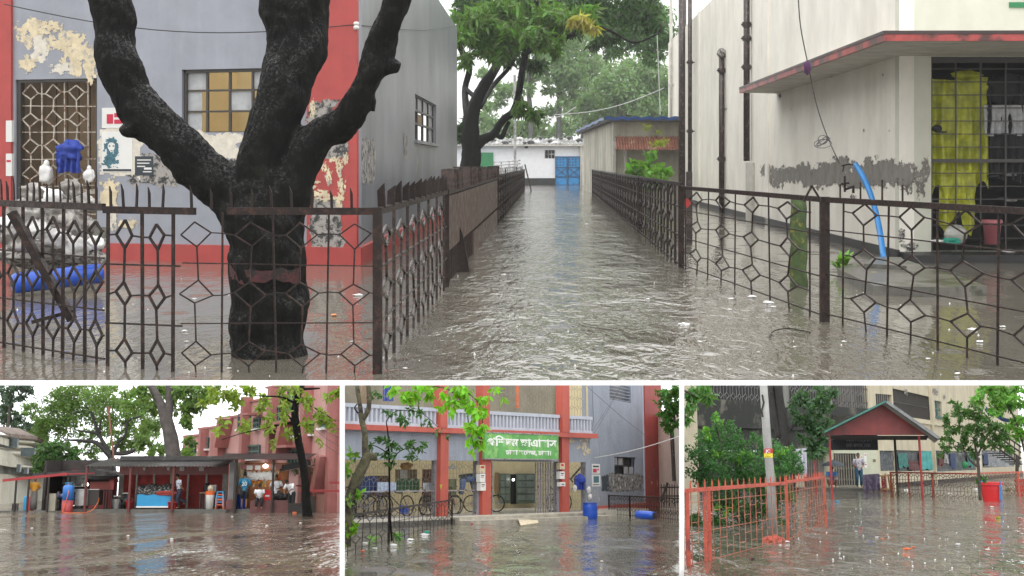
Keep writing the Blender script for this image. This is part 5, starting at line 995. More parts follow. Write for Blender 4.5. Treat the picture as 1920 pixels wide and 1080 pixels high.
# crate by tree
t = T('black_crate', 'black slatted crate half in the water at the foot of the dark tree', 'crate', WK.p(X(565), -.1, .6)); mb = MB(); mb.wb(WK, X(547), X(583), -.1, .48, .2, .9); mb.ob('crate_body', m_blk, t); mb = MB(); [mb.wb(WK, X(548+k*7), X(553+k*7), .1+j*.15, .18+j*.15, .9, .93) for k in range(5) for j in range(3)]; mb.ob('slats', m_postd, t); MB().wb(WK, X(556), X(563), -.02, .06, .92, .98).ob('orange_scrap', m_orange, t)
# people
def jersey(so, m3, L0, D, sc):
    c = (D['chest']*.55+D['pel']*.45)
    for ch, z, s_ in (('20', -.03, .3), ('- - -', .17, .12)):
        cu = bpy.data.curves.new('number', 'FONT'); cu.body = ch; cu.size = s_; cu.align_x = 'CENTER'; cu.align_y = 'CENTER'; cu.extrude = .004; o = bpy.data.objects.new('print', cu); COL.objects.link(o)
        dg = bpy.context.evaluated_depsgraph_get(); dg.update(); me = bpy.data.meshes.new_from_object(o.evaluated_get(dg)); bpy.data.objects.remove(o); me.materials.clear(); me.materials.append(mat('jersey_white', (.75,.78,.78), .6)); me.name = 'print'
        p = bpy.data.objects.new('print', me); COL.objects.link(p); p.parent = so; p.rotation_euler = (R(90), 0, 0); p.location = V((0, -.145, D['chest'].z-.07+z)) if True else 0; F2.meshes.append(p)
m_jer = mat('blue_jersey', (.01,.19,.35), .6, var=.15, vs=5, col2=(.01,.06,.15), c2amt=.3)
b20 = person(WK.p(X(458), pz, -.2), math.pi, dict(haR=(-.16,-.24,.95), haL=(.2,-.2,.95), elL=(.27,.06,1.12), elR=(-.27,.06,1.12)), sk1, m_jer, mat('dark_shorts', (.025,.03,.04), .7), 'person in a blue jersey numbered 20 and dark shorts seen from behind', sc=1.08, legskin=True, sleeves=.6, mark=jersey)
m_ws = mat('white_school_shirt', (.72,.74,.78), .7, var=.06, vs=4)
person(WK.p(X(334), pz, -.4), -1.25, dict(knL=(.1,-.12,.52), anL=(.1,.02,.10), knR=(-.1,.0,.5), anR=(-.1,.38,.3), chest=(0,-.06,1.28), neck=(0,-.09,1.46), head=(0,-.14,1.6), haR=(-.2,-.3,1.15), haL=(.22,.15,1.0)), sk1, mat('white_blue_shirt', (.62,.66,.74), .7, col2=(.05,.08,.2), c2amt=.35, c2s=6), mat('dark_jeans', (.03,.04,.07), .8), 'person in a white and navy shirt stepping with one leg lifted before the shutters', sc=1.03)
person(WK.p(X(487), .08, -.1), .15, dict(pel=(0,0,.62), chest=(0,-.08,.92), neck=(0,-.14,1.1), head=(.03,-.2,1.24), shL=(.19,-.08,1.05), shR=(-.19,-.08,1.05), elL=(.24,-.2,.85), haL=(.18,-.4,.78), elR=(-.24,-.16,.83), haR=(-.1,-.38,.76), hiL=(.1,-.02,.6), hiR=(-.1,-.02,.6), knL=(.14,-.42,.6), anL=(.14,-.42,.2), knR=(-.14,-.42,.6), anR=(-.14,-.42,.2), face=(1,-.4,0)), sk1, m_ws, mat('black_trousers', (.015,.015,.018), .8), 'person in a white shirt seated on the maroon counter wall')
t5 = person(WK.p(X(513), .0, -.9), .1, dict(elL=(.3,-.05,1.15), haL=(.1,-.26,1.1), elR=(-.3,-.05,1.15), haR=(-.3,-.3,1.1), head=(.0,-.06,1.6)), sk1, m_ws, MATS['black_trousers'], 'person in a white school shirt with a black bag strap standing behind the counter', sc=1.1)
mb = MB(); c = absloc(t5); mb.bar(c+V((-.14,-.17,1.5)), c+V((.16,-.19,1.0)), .035, .01); mb.ball(c+V((.2,-.2,.92)), .14, 1.1,.5,.9,10,8); mb.ob('shoulder_bag', m_blk, None, label='black shoulder bag worn by the standing person in the white school shirt', cat='bag')
MB().ball(WK.p(X(527), .8, -.2), .24, 1.5,.8,.8,14,10,.4).ob('black_backpack', m_blk, None, label='black backpack lying on the maroon counter', cat='backpack')
t6 = person(WK.p(X(549), .0, .15), -.5, dict(chest=(.0,-.14,1.24), neck=(.0,-.28,1.37), head=(0,-.42,1.44), shL=(.19,-.2,1.34), shR=(-.19,-.2,1.34), elL=(.24,-.3,1.12), haL=(.12,-.46,.98), elR=(-.24,-.3,1.12), haR=(-.12,-.45,.98), face=(0,-.5,-.8)), sk1, m_ws, MATS['black_trousers'], 'person in a white shirt and tie bending forward beside the dark tree', sc=1.07, sleeves=.8)
# pink hostel behind: stepped bays receding left
YP = 84.; WP = Wall(F2, V((P(100,900,140).x, 140, 0)), V((P(720,900,YP).x, YP-12, 0)))
ph = T('pink_hostel', 'pink hostel with angular projecting bays and green windows behind the stalls', 'building', WP.p(WP.L*.7, 0))
def pbox(x0, x1, y0, y1, d0, d1, m, name='wall', par=ph, lab=None):
    u0, u1, v0, v1 = WP.rect(x0, y0, x1, y1, d1); return MB().wb(WP, u0, u1, v0 if y1 < 945 else -.2, v1, d0, d1).ob(name, m, par, label=lab)
bays = [(344,371,818),(371,405,803),(404,452,783),(450,500,752),(498,565,722),(565,660,700)]
for i, (x0, x1, yt) in enumerate(bays):
    pbox(x0, x1, yt-12*0, 960, -2.5-.2*i, 0.0+.004*i, m_pinkw); pbox(x0-1, x1, yt-3, yt+1, -2.55, .12, m_pinkd, 'coping')
for x0, x1, y0, y1 in ((392,406,812,960),(447,452,745,960),(497,503,728,960),(561,568,700,960),(611,617,700,960),(340,344,820,960),(369,373,806,960)): pbox(x0, x1, y0, y1, -.1, .55, m_pinkd, 'pilaster')
# windows with slanted hoods
m_grn = mat('green_window_steel', (.06,.13,.11), .4, var=.3, vs=6); m_blg = mat('dark_glass', (.03,.05,.05), .15, var=.4)
wins = [(353,365,836,851),(376,390,821,840),(404,422,800,823),(447,468,776,802),(476,486,784,802),(449,486,836,858),(510,530,764,790),(512,535,812,844),(540,560,730,752),(536,556,800,816),(572,586,792,812),(600,612,780,800),(540,560,845,875),(592,608,872,905),(405,420,838,860),(515,535,885,918)]
for i, (x0, x1, y0, y1) in enumerate(wins):
    u0, u1, v0, v1 = WP.rect(x0, y0, x1, y1, .1); o = MB().wb(WP, u0, u1, v0, v1, .0, .1).ob('window', m_blg, ph)
    f = MB(); n = 3
    for k in range(n+1): u = u0+(u1-u0)*k/n; f.wb(WP, u-.05, u+.05, v0, v1, .1, .15)
    for k in range(3): v = v0+(v1-v0)*k/2; f.wb(WP, u0, u1, v-.05, v+.05, .1, .152)
    f.ob('frame', m_grn, o); MB().wb(WP, u0-.1, u1+.1, v0-.18, v0-.06, 0, .3).ob('sill', m_wht, o)
    # slanting side fin of the bay
    if i in (2,7,13): MB().prism([WP.p(u1+.05, v0-.3, .02), WP.p(u1+.5, v0-.6, .02), WP.p(u1+1.4, v1+.4, .02), WP.p(u1+.9, v1+.5, .02)], WP.N*.9).ob('slanted_fin', m_pinkd, ph)
    if i in (4,7,9,12): MB().prism([WP.p(u0, v1+.15, .05), WP.p(u1+.3, v1+.15, .05), WP.p(u1+.3, v1+.3, .05), WP.p(u0, v1+.3, .05)], WP.N*.9).ob('window_hood', m_pinkd, ph)
pbox(449, 462, 842, 857, .12, .2, m_bluepl, 'blue_curtain'); pbox(530, 543, 756, 770, .1, .2, m_green, 'green_curtain')
for x0, x1, y0, y1 in ((618,637,903,907),(560,637,918,922)): pbox(x0, x1, y0, y1, 3.0, 3.2, m_redst, 'rail_band')
cable = MB()
for k in range(5): a_, b_ = P(560, 745+k*8, 70), P(640, 790+k*16, 66); cable.tube([a_.lerp(b_, j/8)-V((0,0,.25*math.sin(math.pi*j/8))) for j in range(9)], .012, 4)
cable.ob('cable_bundle', m_cable, None, label='dark cables strung across the pink hostel at the right', cat='cable')
MB().wb(WK, X(558), X(660), -.2, .8, -3.2, -3).ob('boundary_wall', m_grw, None, label='dark low boundary wall behind the right tree', cat='wall'); MB().tube([WK.p(X(540),1.35,-2.9), WK.p(X(650),1.3,-2.9)], .04, 6).tube([WK.p(X(578),.6,-2.9), WK.p(X(578),1.4,-2.9)], .04, 6).tube([WK.p(X(612),.6,-2.9), WK.p(X(612),1.4,-2.9)], .04, 6).ob('red_railing', m_redst, None, label='red pipe railing on the boundary wall at the right', cat='railing')
t = T('shrub', 'sparse shrub growing over the boundary wall at the right edge', 'plant', WK.p(X(612), .5, -3.5)); leaves('leaf_mass', leafmat('shrub_leaf', (.05,.10,.03)), [(WK.p(X(615), 1.9, -3.5), (.9,.5,.7), 500),(WK.p(X(560), 2.3, -3.2), (.9,.5,.6), 260),(WK.p(X(628), 1.2, -3.2), (.6,.5,.5), 260)], .16, t, seed=31)
# beige curved building left
YB_ = 100.; wb_ = lambda x, y, d=0: P(x, y, YB_+d); bb = T('beige_balcony_building', 'beige building with curved balconies and a tin roof at the left edge', 'building', V((P(30,900,YB_).x, YB_, 0)))
def slabs(x0, xr, y0, y1, y0r, y1r, d, m, name):
    pts0 = []; n = 10; top = []; bot = []
    for k in range(n+1):
        t_ = k/n; x = x0 + (xr-x0)*t_; dd = 14*t_**2*0+ (t_**3)*16 - d; s_ = YB_/(YB_+dd); yy0 = y0+(y0r-y0)*t_; yy1 = y1+(y1r-y1)*t_; top.append(P(x, yy0, YB_+dd)); bot.append(P(x, yy1, YB_+dd))
    mb = MB(); k0 = len(mb.v); back = V((0, 6, 0))
    for k in range(n): mb.quad(bot[k], bot[k+1], top[k+1], top[k]); mb.quad(top[k], top[k+1], top[k+1]+back, top[k]+back); mb.quad(bot[k]+back, bot[k+1]+back, bot[k+1], bot[k])
    mb.quad(bot[-1], bot[-1]+back, top[-1]+back, top[-1]); return mb.ob(name, m, bb, smooth=False)
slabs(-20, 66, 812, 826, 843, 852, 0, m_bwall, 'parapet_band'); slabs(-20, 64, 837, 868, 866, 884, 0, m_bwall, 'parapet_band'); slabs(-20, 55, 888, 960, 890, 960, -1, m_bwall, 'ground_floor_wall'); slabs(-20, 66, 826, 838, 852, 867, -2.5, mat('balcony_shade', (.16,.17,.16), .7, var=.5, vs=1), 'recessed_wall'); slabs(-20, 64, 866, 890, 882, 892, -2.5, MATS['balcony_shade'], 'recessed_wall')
slabs(-20, 66, 797, 801, 836, 839, .4, mat('weathered_roof_edge', (.2,.16,.14), .7, var=.4), 'roof_edge')
for x0, x1, y0, y1 in ((-10,15,820,838),(20,48,838,855),(12,20,870,885),(26,34,876,888)): a = P(x0, y1, YB_-.6); b = P(x1, y0, YB_-.6); MB().box(((a.x+b.x)/2, YB_+1.5, (a.z+b.z)/2), (b.x-a.x, .3, b.z-a.z)).ob('window', m_blg, bb)
# trees behind
YT = 118.
def tr2(name, lab, trunk, clumps, ls, Y, seed, lm, m=None, bark=None, group=None, k=1.0):
    t = T(name, lab, 'tree', V((CUR.P(trunk[0][0][0], 900, Y).x, Y, 0)), group); mb = MB()
    for tr_ in trunk: limb(mb, CUR, tr_, Y, 8)
    mb.ob('trunk', bark or m_bark2, t, smooth=True)
    leaves('crown', lm, [(CUR.P(x, y, Y+dy), (r*Y/FPX, r*Y/FPX*1.2, r*Y/FPX*.85), int(n*k)) for x, y, r, n, dy in clumps], ls, t, asp=.45, seed=seed); return t
l_p2 = leafmat('rain_tree_leaf', (.13,.22,.06), .35); m_lmb = mat('dark_limb', (.03,.028,.026), .7)
tr2('rain_tree', 'wide rain tree with sinuous dark limbs and airy crown behind the stalls', [
 [(215,905,7),(208,860,6),(200,848,5),(180,830,4),(150,826,2.5),(120,825,1.5)], [(208,860,6),(200,840,4),(188,820,3),(180,800,3),(172,775,2),(160,760,1.5)], [(200,845,4),(185,815,3),(165,810,2),(140,806,1.2)],
 [(212,850,5),(222,830,3),(235,815,2.5),(240,790,2),(265,780,1.2)], [(212,850,4),(240,850,3),(262,836,2.5),(280,818,1.5),(300,815,1)], [(185,815,3),(190,785,2),(195,760,1.4),(180,745,1)], [(215,850,3),(250,845,2),(275,840,1.5)]],
 [(100,780,34,420,0),(75,800,24,260,0),(140,745,34,480,2),(190,740,34,480,-2),(120,800,28,300,0),(165,775,26,260,3),(215,775,28,300,0),(250,790,26,260,2),(275,810,24,220,0),(235,760,26,240,3),(225,815,22,160,4),(60,770,20,180,2),(160,820,20,120,5),(90,840,22,160,3),(285,790,20,160,3),(200,715,30,260,0),(110,745,24,220,0),(255,830,16,110,3),(75,825,20,160,2),(170,850,20,160,6),(130,770,26,260,3),(190,800,26,240,5),(270,765,26,240,4),(50,815,20,200,4),(240,835,20,160,5),(150,720,30,300,2),(300,840,16,140,4),(205,840,18,120,8)], .27, YT, 41, l_p2, bark=m_lmb, k=3.4)
tr2('mango_tree', 'rounded dark green tree between the beige building and the stall roof', [[(110,905,4),(112,870,4),(115,850,3)]], [(90,850,24,520,0),(118,848,24,560,0),(80,872,18,300,0),(105,872,26,420,0),(135,868,16,240,0)], .34, 96, 42, leafmat('deep_green_leaf', (.06,.13,.04)), k=1.4)
tr2('dark_tree', 'dark leafy tree at the top left corner of the stall view', [[(12,905,3),(14,820,3),(18,760,2)]], [(20,735,24,420,0),(45,730,18,260,0),(15,785,24,420,4),(38,800,18,240,3),(12,760,14,200,2)], .34, 112, 43, leafmat('bluegreen_leaf', (.06,.10,.07)), k=1.5)
tr2('tall_tree', 'tall grey trunk forking high above the shuttered stall', [[(327,905,15),(326,865,14),(320,820,13),(311,785,12),(300,755,8),(284,725,7),(270,700,7)], [(314,790,9),(317,765,8),(319,735,8),(317,700,8)]],
 [(262,735,20,220,0),(300,728,20,240,2),(345,735,26,330,0),(330,760,18,150,3),(350,790,14,130,0),(285,760,16,130,2),(370,728,24,260,0),(355,830,12,90,4),(345,860,14,130,5),(270,830,18,160,5),(385,745,18,160,0),(290,850,14,120,6),(365,750,24,260,2),(400,735,22,200,3),(250,745,24,240,3),(345,775,16,120,2),(320,735,24,200,6),(355,850,18,160,8),(280,800,20,160,6)], .3, 80, 44, l_p2, k=1.5, bark=mat('grey_trunk', (.09,.078,.072), .8, var=.35, vs=3, bump=1, bs=9))
tr2('slender_tree', 'slender black trunk with yellow-green leaves spreading over the right of the stall view', [[(577,972,10,0),(574,940,8),(572,900,7),(566,860,7),(560,830,7),(556,800,7),(553,775,7),(556,750,6),(564,728,6),(570,700,6)], [(556,800,3),(545,785,2),(535,775,1.5)], [(560,750,3),(590,765,1.2),(630,790,.8)], [(557,760,3),(530,745,1.6),(480,742,1.2),(430,735,1)], [(560,730,3),(600,728,1.4)], [(553,790,2),(510,800,1.2),(455,812,.8),(415,825,.6)]],
 [(390,745,16,40,0),(415,735,24,90,0),(440,760,24,80,0),(470,740,26,90,0),(500,765,24,80,0),(520,740,24,90,0),(540,775,20,60,-1),(585,750,20,60,0),(600,780,22,80,0),(620,800,14,30,0),(575,800,18,50,0),(540,815,18,40,0),(500,800,18,36,0),(455,800,16,28,0),(415,790,14,20,0),(620,732,20,50,0),(560,730,18,60,0),(430,720,20,60,0),(520,835,12,18,0),(410,810,10,12,0),(605,822,12,14,0)], .32, 66, 45, leafmat('yellowgreen_leaf', (.20,.28,.04)), k=1.25, bark=m_bark)
MB().tube([P(214,865,78), P(203,762,78)], .05, 6).tube([P(203,775,78), P(205,762,78)], .08, 6).ob('radio_mast', m_rusttin, None, label='thin rusty mast rising above the stall roof', cat='mast')
mb = MB()
for k, (a_, b_) in enumerate((((0,700),(100,742)),((20,715),(95,760)),((30,725),(90,752)))): A_, B_ = P(*a_, 95), P(*b_, 95); mb.tube([A_, A_.lerp(B_,.5)-V((0,0,.2)), B_], .02, 4)
mb.ob('power_lines', m_cable, None, label='dark power lines crossing the sky at the top left of the stall view', cat='cable')
for i, (x, y) in enumerate(((60,990),(240,1004),(322,1010),(435,968),(500,985),(563,980),(590,1040),(626,1040))): c = G(x, y, .01); MB().ball(c, .03, 1.5,1,.4,8,5,.6).ob('foam_scrap', m_foam, None, label=f"small white scrap, {ORD[i]} from the left of those floating before the tea stalls", cat='litter', group='white scraps before the tea stalls')
# ================================================================= LOWER MIDDLE PLACE: hostel front with the green signboard
PLACES = 3; F3 = Frame(890, SB); FRS[3] = F3; use(F3); P, G = F3.P, F3.G
w3 = watermat('grey_green_water', (.155,.15,.118), amp=.25, scale=1.5, rough=.06, yst=.25, rings=.5)
stage(F3, 646, 1274, w3, 'calm grey-green flood water in front of the signboard hostel', Yb=90); backdrop(F3, 640, 1280, 90)
W3 = Wall(F3, G(600, 991), G(1107, 970)); W4 = Wall(F3, G(1100, 967), G(1243, 953))
sh = T('signboard_hostel', 'two-storey grey hostel with red columns and a white balustrade behind the green signboard', 'building', W3.p(W3.L*.6, 0))
m_g3 = mat('hostel_grey', (.27,.30,.36), .5, var=.12, vs=1.2, bump=.4, bs=6, streak=.4, scol=(.15,.16,.18)); m_r3 = mat('hostel_red', (.42,.085,.06), .5, var=.14, vs=2, streak=.35, scol=(.2,.04,.04)); m_c3 = mat('cream_interior', (.5,.43,.26), .7, var=.08)
m_tile = mat('pale_floor_tile', (.55,.52,.45), .15, var=.1); m_step = mat('step_concrete', (.4,.37,.31), .5, var=.3, vs=3, streak=.3); m_bal = mat('baluster_grey', (.42,.45,.52), .5, var=.1, streak=.3, scol=(.2,.2,.22)); m_wire = mat('pale_wire', (.2,.18,.14), .5, var=.2); m_olive = mat('olive_steel', (.09,.12,.08), .5, var=.3, vs=5); m_alu = mat('silver_gate', (.33,.32,.33), .35, .5, var=.3, vs=10, col2=(.15,.08,.06), c2amt=.35, c2s=8)
r3 = W3.rect; fz = .24; u00 = 0; uE = W3.uv(1107, 880)[0]
def hol(x0, y0, x1, y1, bot=None): u0, u1, v0, v1 = r3(x0, y0, x1, y1); return (u0, u1, bot if bot is not None else v0, v1)
zb_ = W3.uv(870, 864)[1]; zr0 = 2.98; zr1 = 3.15
bays3 = [hol(636,864,819,975,fz), hol(834,864,897,972,fz), hol(914,861,1047,960,fz), hol(1061,860,1099,955,fz)]
bays3 = [(a, b, c, zb_) for a, b, c, e in bays3]
zt0 = 3.78; up3 = [hol(636,723,812,750), hol(828,723,893,750), hol(912,723,1046,760), hol(1062,723,1098,765)]; up3 = [(a, b, zt0, 5.0) for a, b, c, e in up3]
holes(MB(), W3, 0, uE, -.3, zr0, bays3, .25).ob('wall', m_g3, sh)
MB().wb(W3, 0, uE+.15, zr0, zr1, -.3, .28).ob('red_band', m_r3, sh)
for i, (a, b, c, e) in enumerate(bays3): pass
for x0, x1 in ((819,834),(898,914),(1048,1061)):
    u0, u1 = W3.uv(x0, 900)[0], W3.uv(x1, 900)[0]; MB().wb(W3, u0, u1, -.2, zr0-.002, -.02, .16).ob('column', m_r3, sh)
for x0, x1 in ((814,827),(893,906),(1043,1056)):
    u0, u1 = W3.uv(x0, 760)[0], W3.uv(x1, 760)[0]; MB().wb(W3, u0, u1, zr1+.002, 6, -.02, .3).ob('column', m_r3, sh)
# balustrade with separate uprights
spans = [(600,813),(828,892),(907,1042),(1057,1103)]
for x0, x1 in spans:
    u0, u1 = W3.uv(x0, 770)[0], W3.uv(x1, 770)[0]; mb = MB().wb(W3, u0, u1, zt0-.1, zt0+.02, .03, .2).wb(W3, u0, u1, zr1, zr1+.1, .05, .18); n = int((u1-u0)/.2)
    for k in range(n): u = u0+(u1-u0)*(k+.5)/n; mb.wb(W3, u-.045, u+.045, zr1+.09, zt0-.09, .06, .17)
    mb.ob('balustrade', m_bal, sh)
    gl = MB(); pos = lambda u, v: W3.p(u0+u, v, .0); lattice(gl, pos, u1-u0, zt0, 5.2, .36, .36, .012, 0, .3, .22, rods=False); gl.ob('window_lattice', m_wire, sh)
MB().wb(W3, 0, uE+3.2, 2.9, 6, -2.6, -2.5).ob('upper_back_wall', mat('dim_upper_wall', (.22,.2,.15), .7, var=.3, vs=.6), sh); MB().wb(W3, 0, uE, zr0-.1, zr1-.02, -2.49, -.3).ob('balcony_floor', m_step, sh)
MB().wr(W3, 722, 723, 738, 752, -1.4, -1.3).ob('blue_curtain', m_bluec, sh); MB().wr(W3, 680, 718, 690, 760, -.6, -.5).ob('upper_post', m_brown, sh); MB().wr(W3, 970, 718, 973, 765, -.3, -.25).ob('upper_post', m_orange, sh)
# interior
D_ = -5.2
MB().wb(W3, 0, uE, -.3, fz, -.3, .28).wb(W3, 0, uE+4.6, -.3, fz, D_, -.3).ob('floor', m_tile, sh); MB().wb(W3, 0, uE+4.6, fz, 2.9, D_-.2, D_).ob('back_wall', m_c3, sh)
MB().wb(W3, W3.uv(600,980)[0], W3.uv(838,980)[0], -.3, .14, .28, .5).ob('lower_kerb', m_plat, sh); u0 = W3.uv(832, 980)[0]; MB().wb(W3, u0, uE, -.3, .2, .283, .7).wb(W3, u0, uE, -.3, .1, .7, 1.2).ob('entrance_step', m_step, sh)
MB().box(((P(1050,900,57.2).x+P(1104,900,57.2).x)/2, 57.3, 2.4), (P(1104,900,57.2).x-P(1050,900,57.2).x, .2, 6)).ob('partition', m_c3, sh)
# doors in the back wall, seen at their place in the photo
def ir(x0, y0, x1, y1, d0, d1, m, name, par=sh, **k):
    u0, u1, v0, v1 = W3.rect(x0, y0, x1, y1, d1); return MB().wb(W3, u0, u1, max(fz, v0) if y1 > 930 else v0, v1, d0, d1).ob(name, m, par, **k)
ir(958,889,972,945,D_+.01,D_+.03,m_dark,'dark_doorway')
for i, (x0, x1) in enumerate(((938,957),(969,1003))):
    o = ir(x0,888,x1,944,D_+.1,D_+.15,m_olive,'door'); 
    for k in range(4):
        for j in range(2): xa = x0+1+(x1-x0-1)*j/2; ir(xa,890+k*12.5,xa+(x1-x0)/2-2,900+k*12.5,D_+.15,D_+.17,mat('door_pane', (.14,.17,.14), .3, var=.3),'pane',o)
MB().ball(W3.q(962.5,899.5,D_+.3), .05).ob('corridor_lamp', mat('tube_glow', (1,1,1), .5, emit=8, var=0), None, label='small white lamp glowing in the dark corridor of the hostel', cat='lamp')
ir(930,886,936,925,D_+.05,D_+.1,m_brown,'door_frame'); ir(933,893,937,912,D_+.02,D_+.05,m_paper,'notice')
t = T('wooden_chair', 'orange-brown wooden chair just inside the entrance', 'chair', W3.p(W3.uv(931,950)[0], fz, -2.6)); c = absloc(t); MB().box(c+V((0,0,.45)),(.35,.4,.04)).ob('seat', m_orange, t); MB().box(c+V((0,.18,.75)),(.33,.04,.5)).ob('backrest', m_orange, t)
for a_ in (-1,1):
    for b_ in (-1,1): MB().box(c+V((a_*.15,b_*.17,.22)),(.04,.04,.44)).ob('leg', m_orange, t)
# collapsible gates
def cgate(x0, x1, lab, dd=-.12):
    u0, u1 = W3.uv(x0,900)[0], W3.uv(x1,900)[0]; t = T('collapsible_gate', lab, 'gate', W3.p((u0+u1)/2, fz, dd), 'folding steel gates of the entrance'); mb = MB(); n = max(4, int((u1-u0)/.075))
    for k in range(n+1): u = u0+(u1-u0)*k/n; mb.wb(W3, u-.016, u+.016, fz, zb_-.02, dd+(k%2)*.06-.02, dd+(k%2)*.06+.02)
    mb.ob('uprights', m_alu, t); mb = MB()
    for k in range(n-1):
        for v in np.arange(fz+.15, zb_-.2, .32): mb.bar(W3.p(u0+(u1-u0)*k/n, v, dd+.05), W3.p(u0+(u1-u0)*(k+1)/n, v+.14, dd+.05), .012)
    mb.ob('scissor_bars', m_alu, t); return t
cgate(1009, 1047, 'wide half-folded silver gate at the right of the entrance'); cgate(910, 925, 'narrow folded silver gate at the left of the entrance')
# grilles
def grille(x0, x1, lab, pu=.34, rail=1.05):
    u0, u1 = W3.uv(x0,900)[0], W3.uv(x1,900)[0]; t = T('bay_grille', lab, 'grille', W3.p((u0+u1)/2, fz, -.1), 'hexagon wire grilles of the ground floor bays'); pos = lambda u, v: W3.p(u0+u, v, -.1)
    lattice(MB(), pos, u1-u0, fz, zb_, pu, .42, .010, .02, .34, .24, voff=.2).ob('lattice', m_wire, t); MB().wb(W3, u0, u1, rail, rail+.04, -.13, -.07).wb(W3, u0, u1, fz, fz+.04, -.13, -.07).wb(W3, u0, u0+.04, fz, zb_, -.14, -.06).wb(W3, u1-.04, u1, fz, zb_, -.14, -.06).ob('grille_frame', m_alu, t)
grille(640, 818, 'wide hexagon wire grille in front of the parked bicycles'); grille(835, 897, 'hexagon wire grille with blue jeans hung on it'); grille(1062, 1099, 'narrow hexagon wire grille with a blue cloth bundle hung on it')
# bicycles
def bicycle(x, lab, col, d=-.9, fl=1, sc=1.0, y=.3, face=0.0):
    u = W3.uv(x, 940)[0]; t = T('bicycle', lab, 'bicycle', W3.p(u, fz, d), 'bicycles parked behind the grilles'); U_ = (W3.U*math.cos(face) + W3.N*math.sin(face))*fl; N_ = V((-U_.y, U_.x, 0)); b = absloc(t); r = .33*sc
    q = lambda a, z: b + U_*a*sc + V((0,0,z*sc)); m3 = Matrix((U_, V((0,0,1)), N_)).transposed()
    for a in (-.52,.52):
        w = MB().ring(q(a,.34), r, .024, m3, 28, 6).ob('wheel', m_blk, t, smooth=True); s_ = MB(); [s_.tube([q(a,.34), q(a,.34)+U_*r*math.cos(k)+V((0,0,r*math.sin(k)))], .004, 3) for k in np.arange(0,6.28,.4)]; s_.ob('spokes', m_alu, w)
    MB().tube([q(-.52,.34), q(-.18,.34), q(-.3,.85)], .016, 6).tube([q(-.52,.34), q(-.27,.72)], .012, 6).tube([q(-.18,.34), q(.36,.72)], .018, 6).tube([q(-.27,.74), q(.34,.82)], .018, 6).tube([q(.52,.34), q(.38,.7), q(.33,.95)], .016, 6).ob('frame', col, t)
    MB().ball(q(-.31,.88), .1*sc, 1.3,.7,.35,10,6).ob('saddle', m_blk, t); MB().tube([q(.33,.95)-N_*.27*sc, q(.36,.98), q(.33,.95)+N_*.27*sc], .013, 6).ob('handlebar', m_blk, t)
    MB().ring(q(-.18,.34)+N_*.03, .09*sc, .012, m3, 16, 5).bar(q(-.18,.34), q(-.1,.2), .015).ob('crank', m_alu, t); return t
cb = [mat('bike_black', (.02,.02,.022), .35), mat('bike_red', (.35,.03,.03), .3), mat('bike_purple', (.10,.04,.14), .35), mat('bike_blue', (.03,.08,.3), .35), mat('bike_silver', (.35,.35,.36), .3, .4)]
bicycle(672, 'black bicycle at the far left behind the wide grille', cb[0], -.9); bicycle(703, 'silver bicycle second from the left behind the wide grille', cb[4], -.7, -1); bicycle(735, 'purple bicycle in the middle of the wide grille under the green tarp', cb[2], -1.0); bicycle(775, 'black bicycle at the right end of the wide grille', cb[0], -.75, -1); bicycle(758, 'blue bicycle half hidden behind the purple one', cb[3], -1.4)
bicycle(852, 'black bicycle at the left of the jeans bay', cb[0], -.6, 1, .95, face=.5); bicycle(872, 'red bicycle in the jeans bay beside the entrance column', cb[1], -.9, 1, 1.0); bicycle(862, 'dark bicycle behind the red one in the jeans bay', cb[0], -1.4, -1, .95, face=-.3)
bicycle(1076, 'black bicycle behind the narrow grille right of the gate', cb[0], -.7, 1, .95); bicycle(1003, 'bicycle leaning inside the hall beside the silver gate', cb[4], -2.4, 1, .9, face=.9); bicycle(652, 'red bicycle cut off by the left edge', cb[1], -1.3, 1, .95)
# things hung in the bays
hq = lambda x, y, d: W3.q(x, y, d)
def hung(x0, x1, y0, y1, d, m, name, lab, cat, seed=1): mb = MB(); a, b = hq(x0,y0,d), hq(x1,y0,d); drape(mb, a, b, (a-hq(x0,y1,d)).length, .04, 4, 18, 10, seed=seed, wav=.25); return mb.ob(name, m, None, label=lab, cat=cat)
hung(671,708,893,925,-.5,mat('navy_cloth', (.02,.04,.13), .8),'blanket','navy blanket hung behind the left end of the wide grille','blanket',2); hung(708,743,904,922,-.3,mat('pale_blue_cloth', (.42,.5,.66), .8, var=.2, vs=8),'towel','pale blue towel hung next to the navy blanket','towel',3); hung(743,787,898,922,-.45,mat('dark_green_tarp', (.02,.075,.03), .6, var=.4, vs=6, bump=1, bs=12),'tarpaulin','dark green tarpaulin bundle over the bicycles','tarpaulin',4)
hung(793,812,905,920,-.35,mat('greywhite_cloth', (.4,.42,.46), .8, var=.3, vs=9),'shirt','grey printed shirt hung at the right end of the wide grille','shirt',5); hung(838,856,898,930,-.5,mat('olive_cloth', (.16,.18,.1), .8),'shirt','olive shirt hung in the jeans bay','shirt',6)
t = T('jeans', 'blue jeans hanging upside down from the line in the second bay', 'jeans', hq(877,925,-.3)); m_j = mat('denim', (.07,.12,.25), .8, var=.3, vs=6)
mb = MB().ball(hq(877,898,-.3), .22, 1.2,.4,.5,12,8,.4).tube([hq(868,898,-.3), hq(867,912,-.3), hq(864,926,-.3)], [.12,.1,.09], 8).tube([hq(886,898,-.3), hq(888,912,-.3), hq(890,922,-.3)], [.12,.1,.09], 8); mb.ob('denim_legs', m_j, t, smooth=True); MB().tube([hq(862,893,-.3), hq(892,889,-.3)], .06, 6).ob('waistband', m_inkd, t)
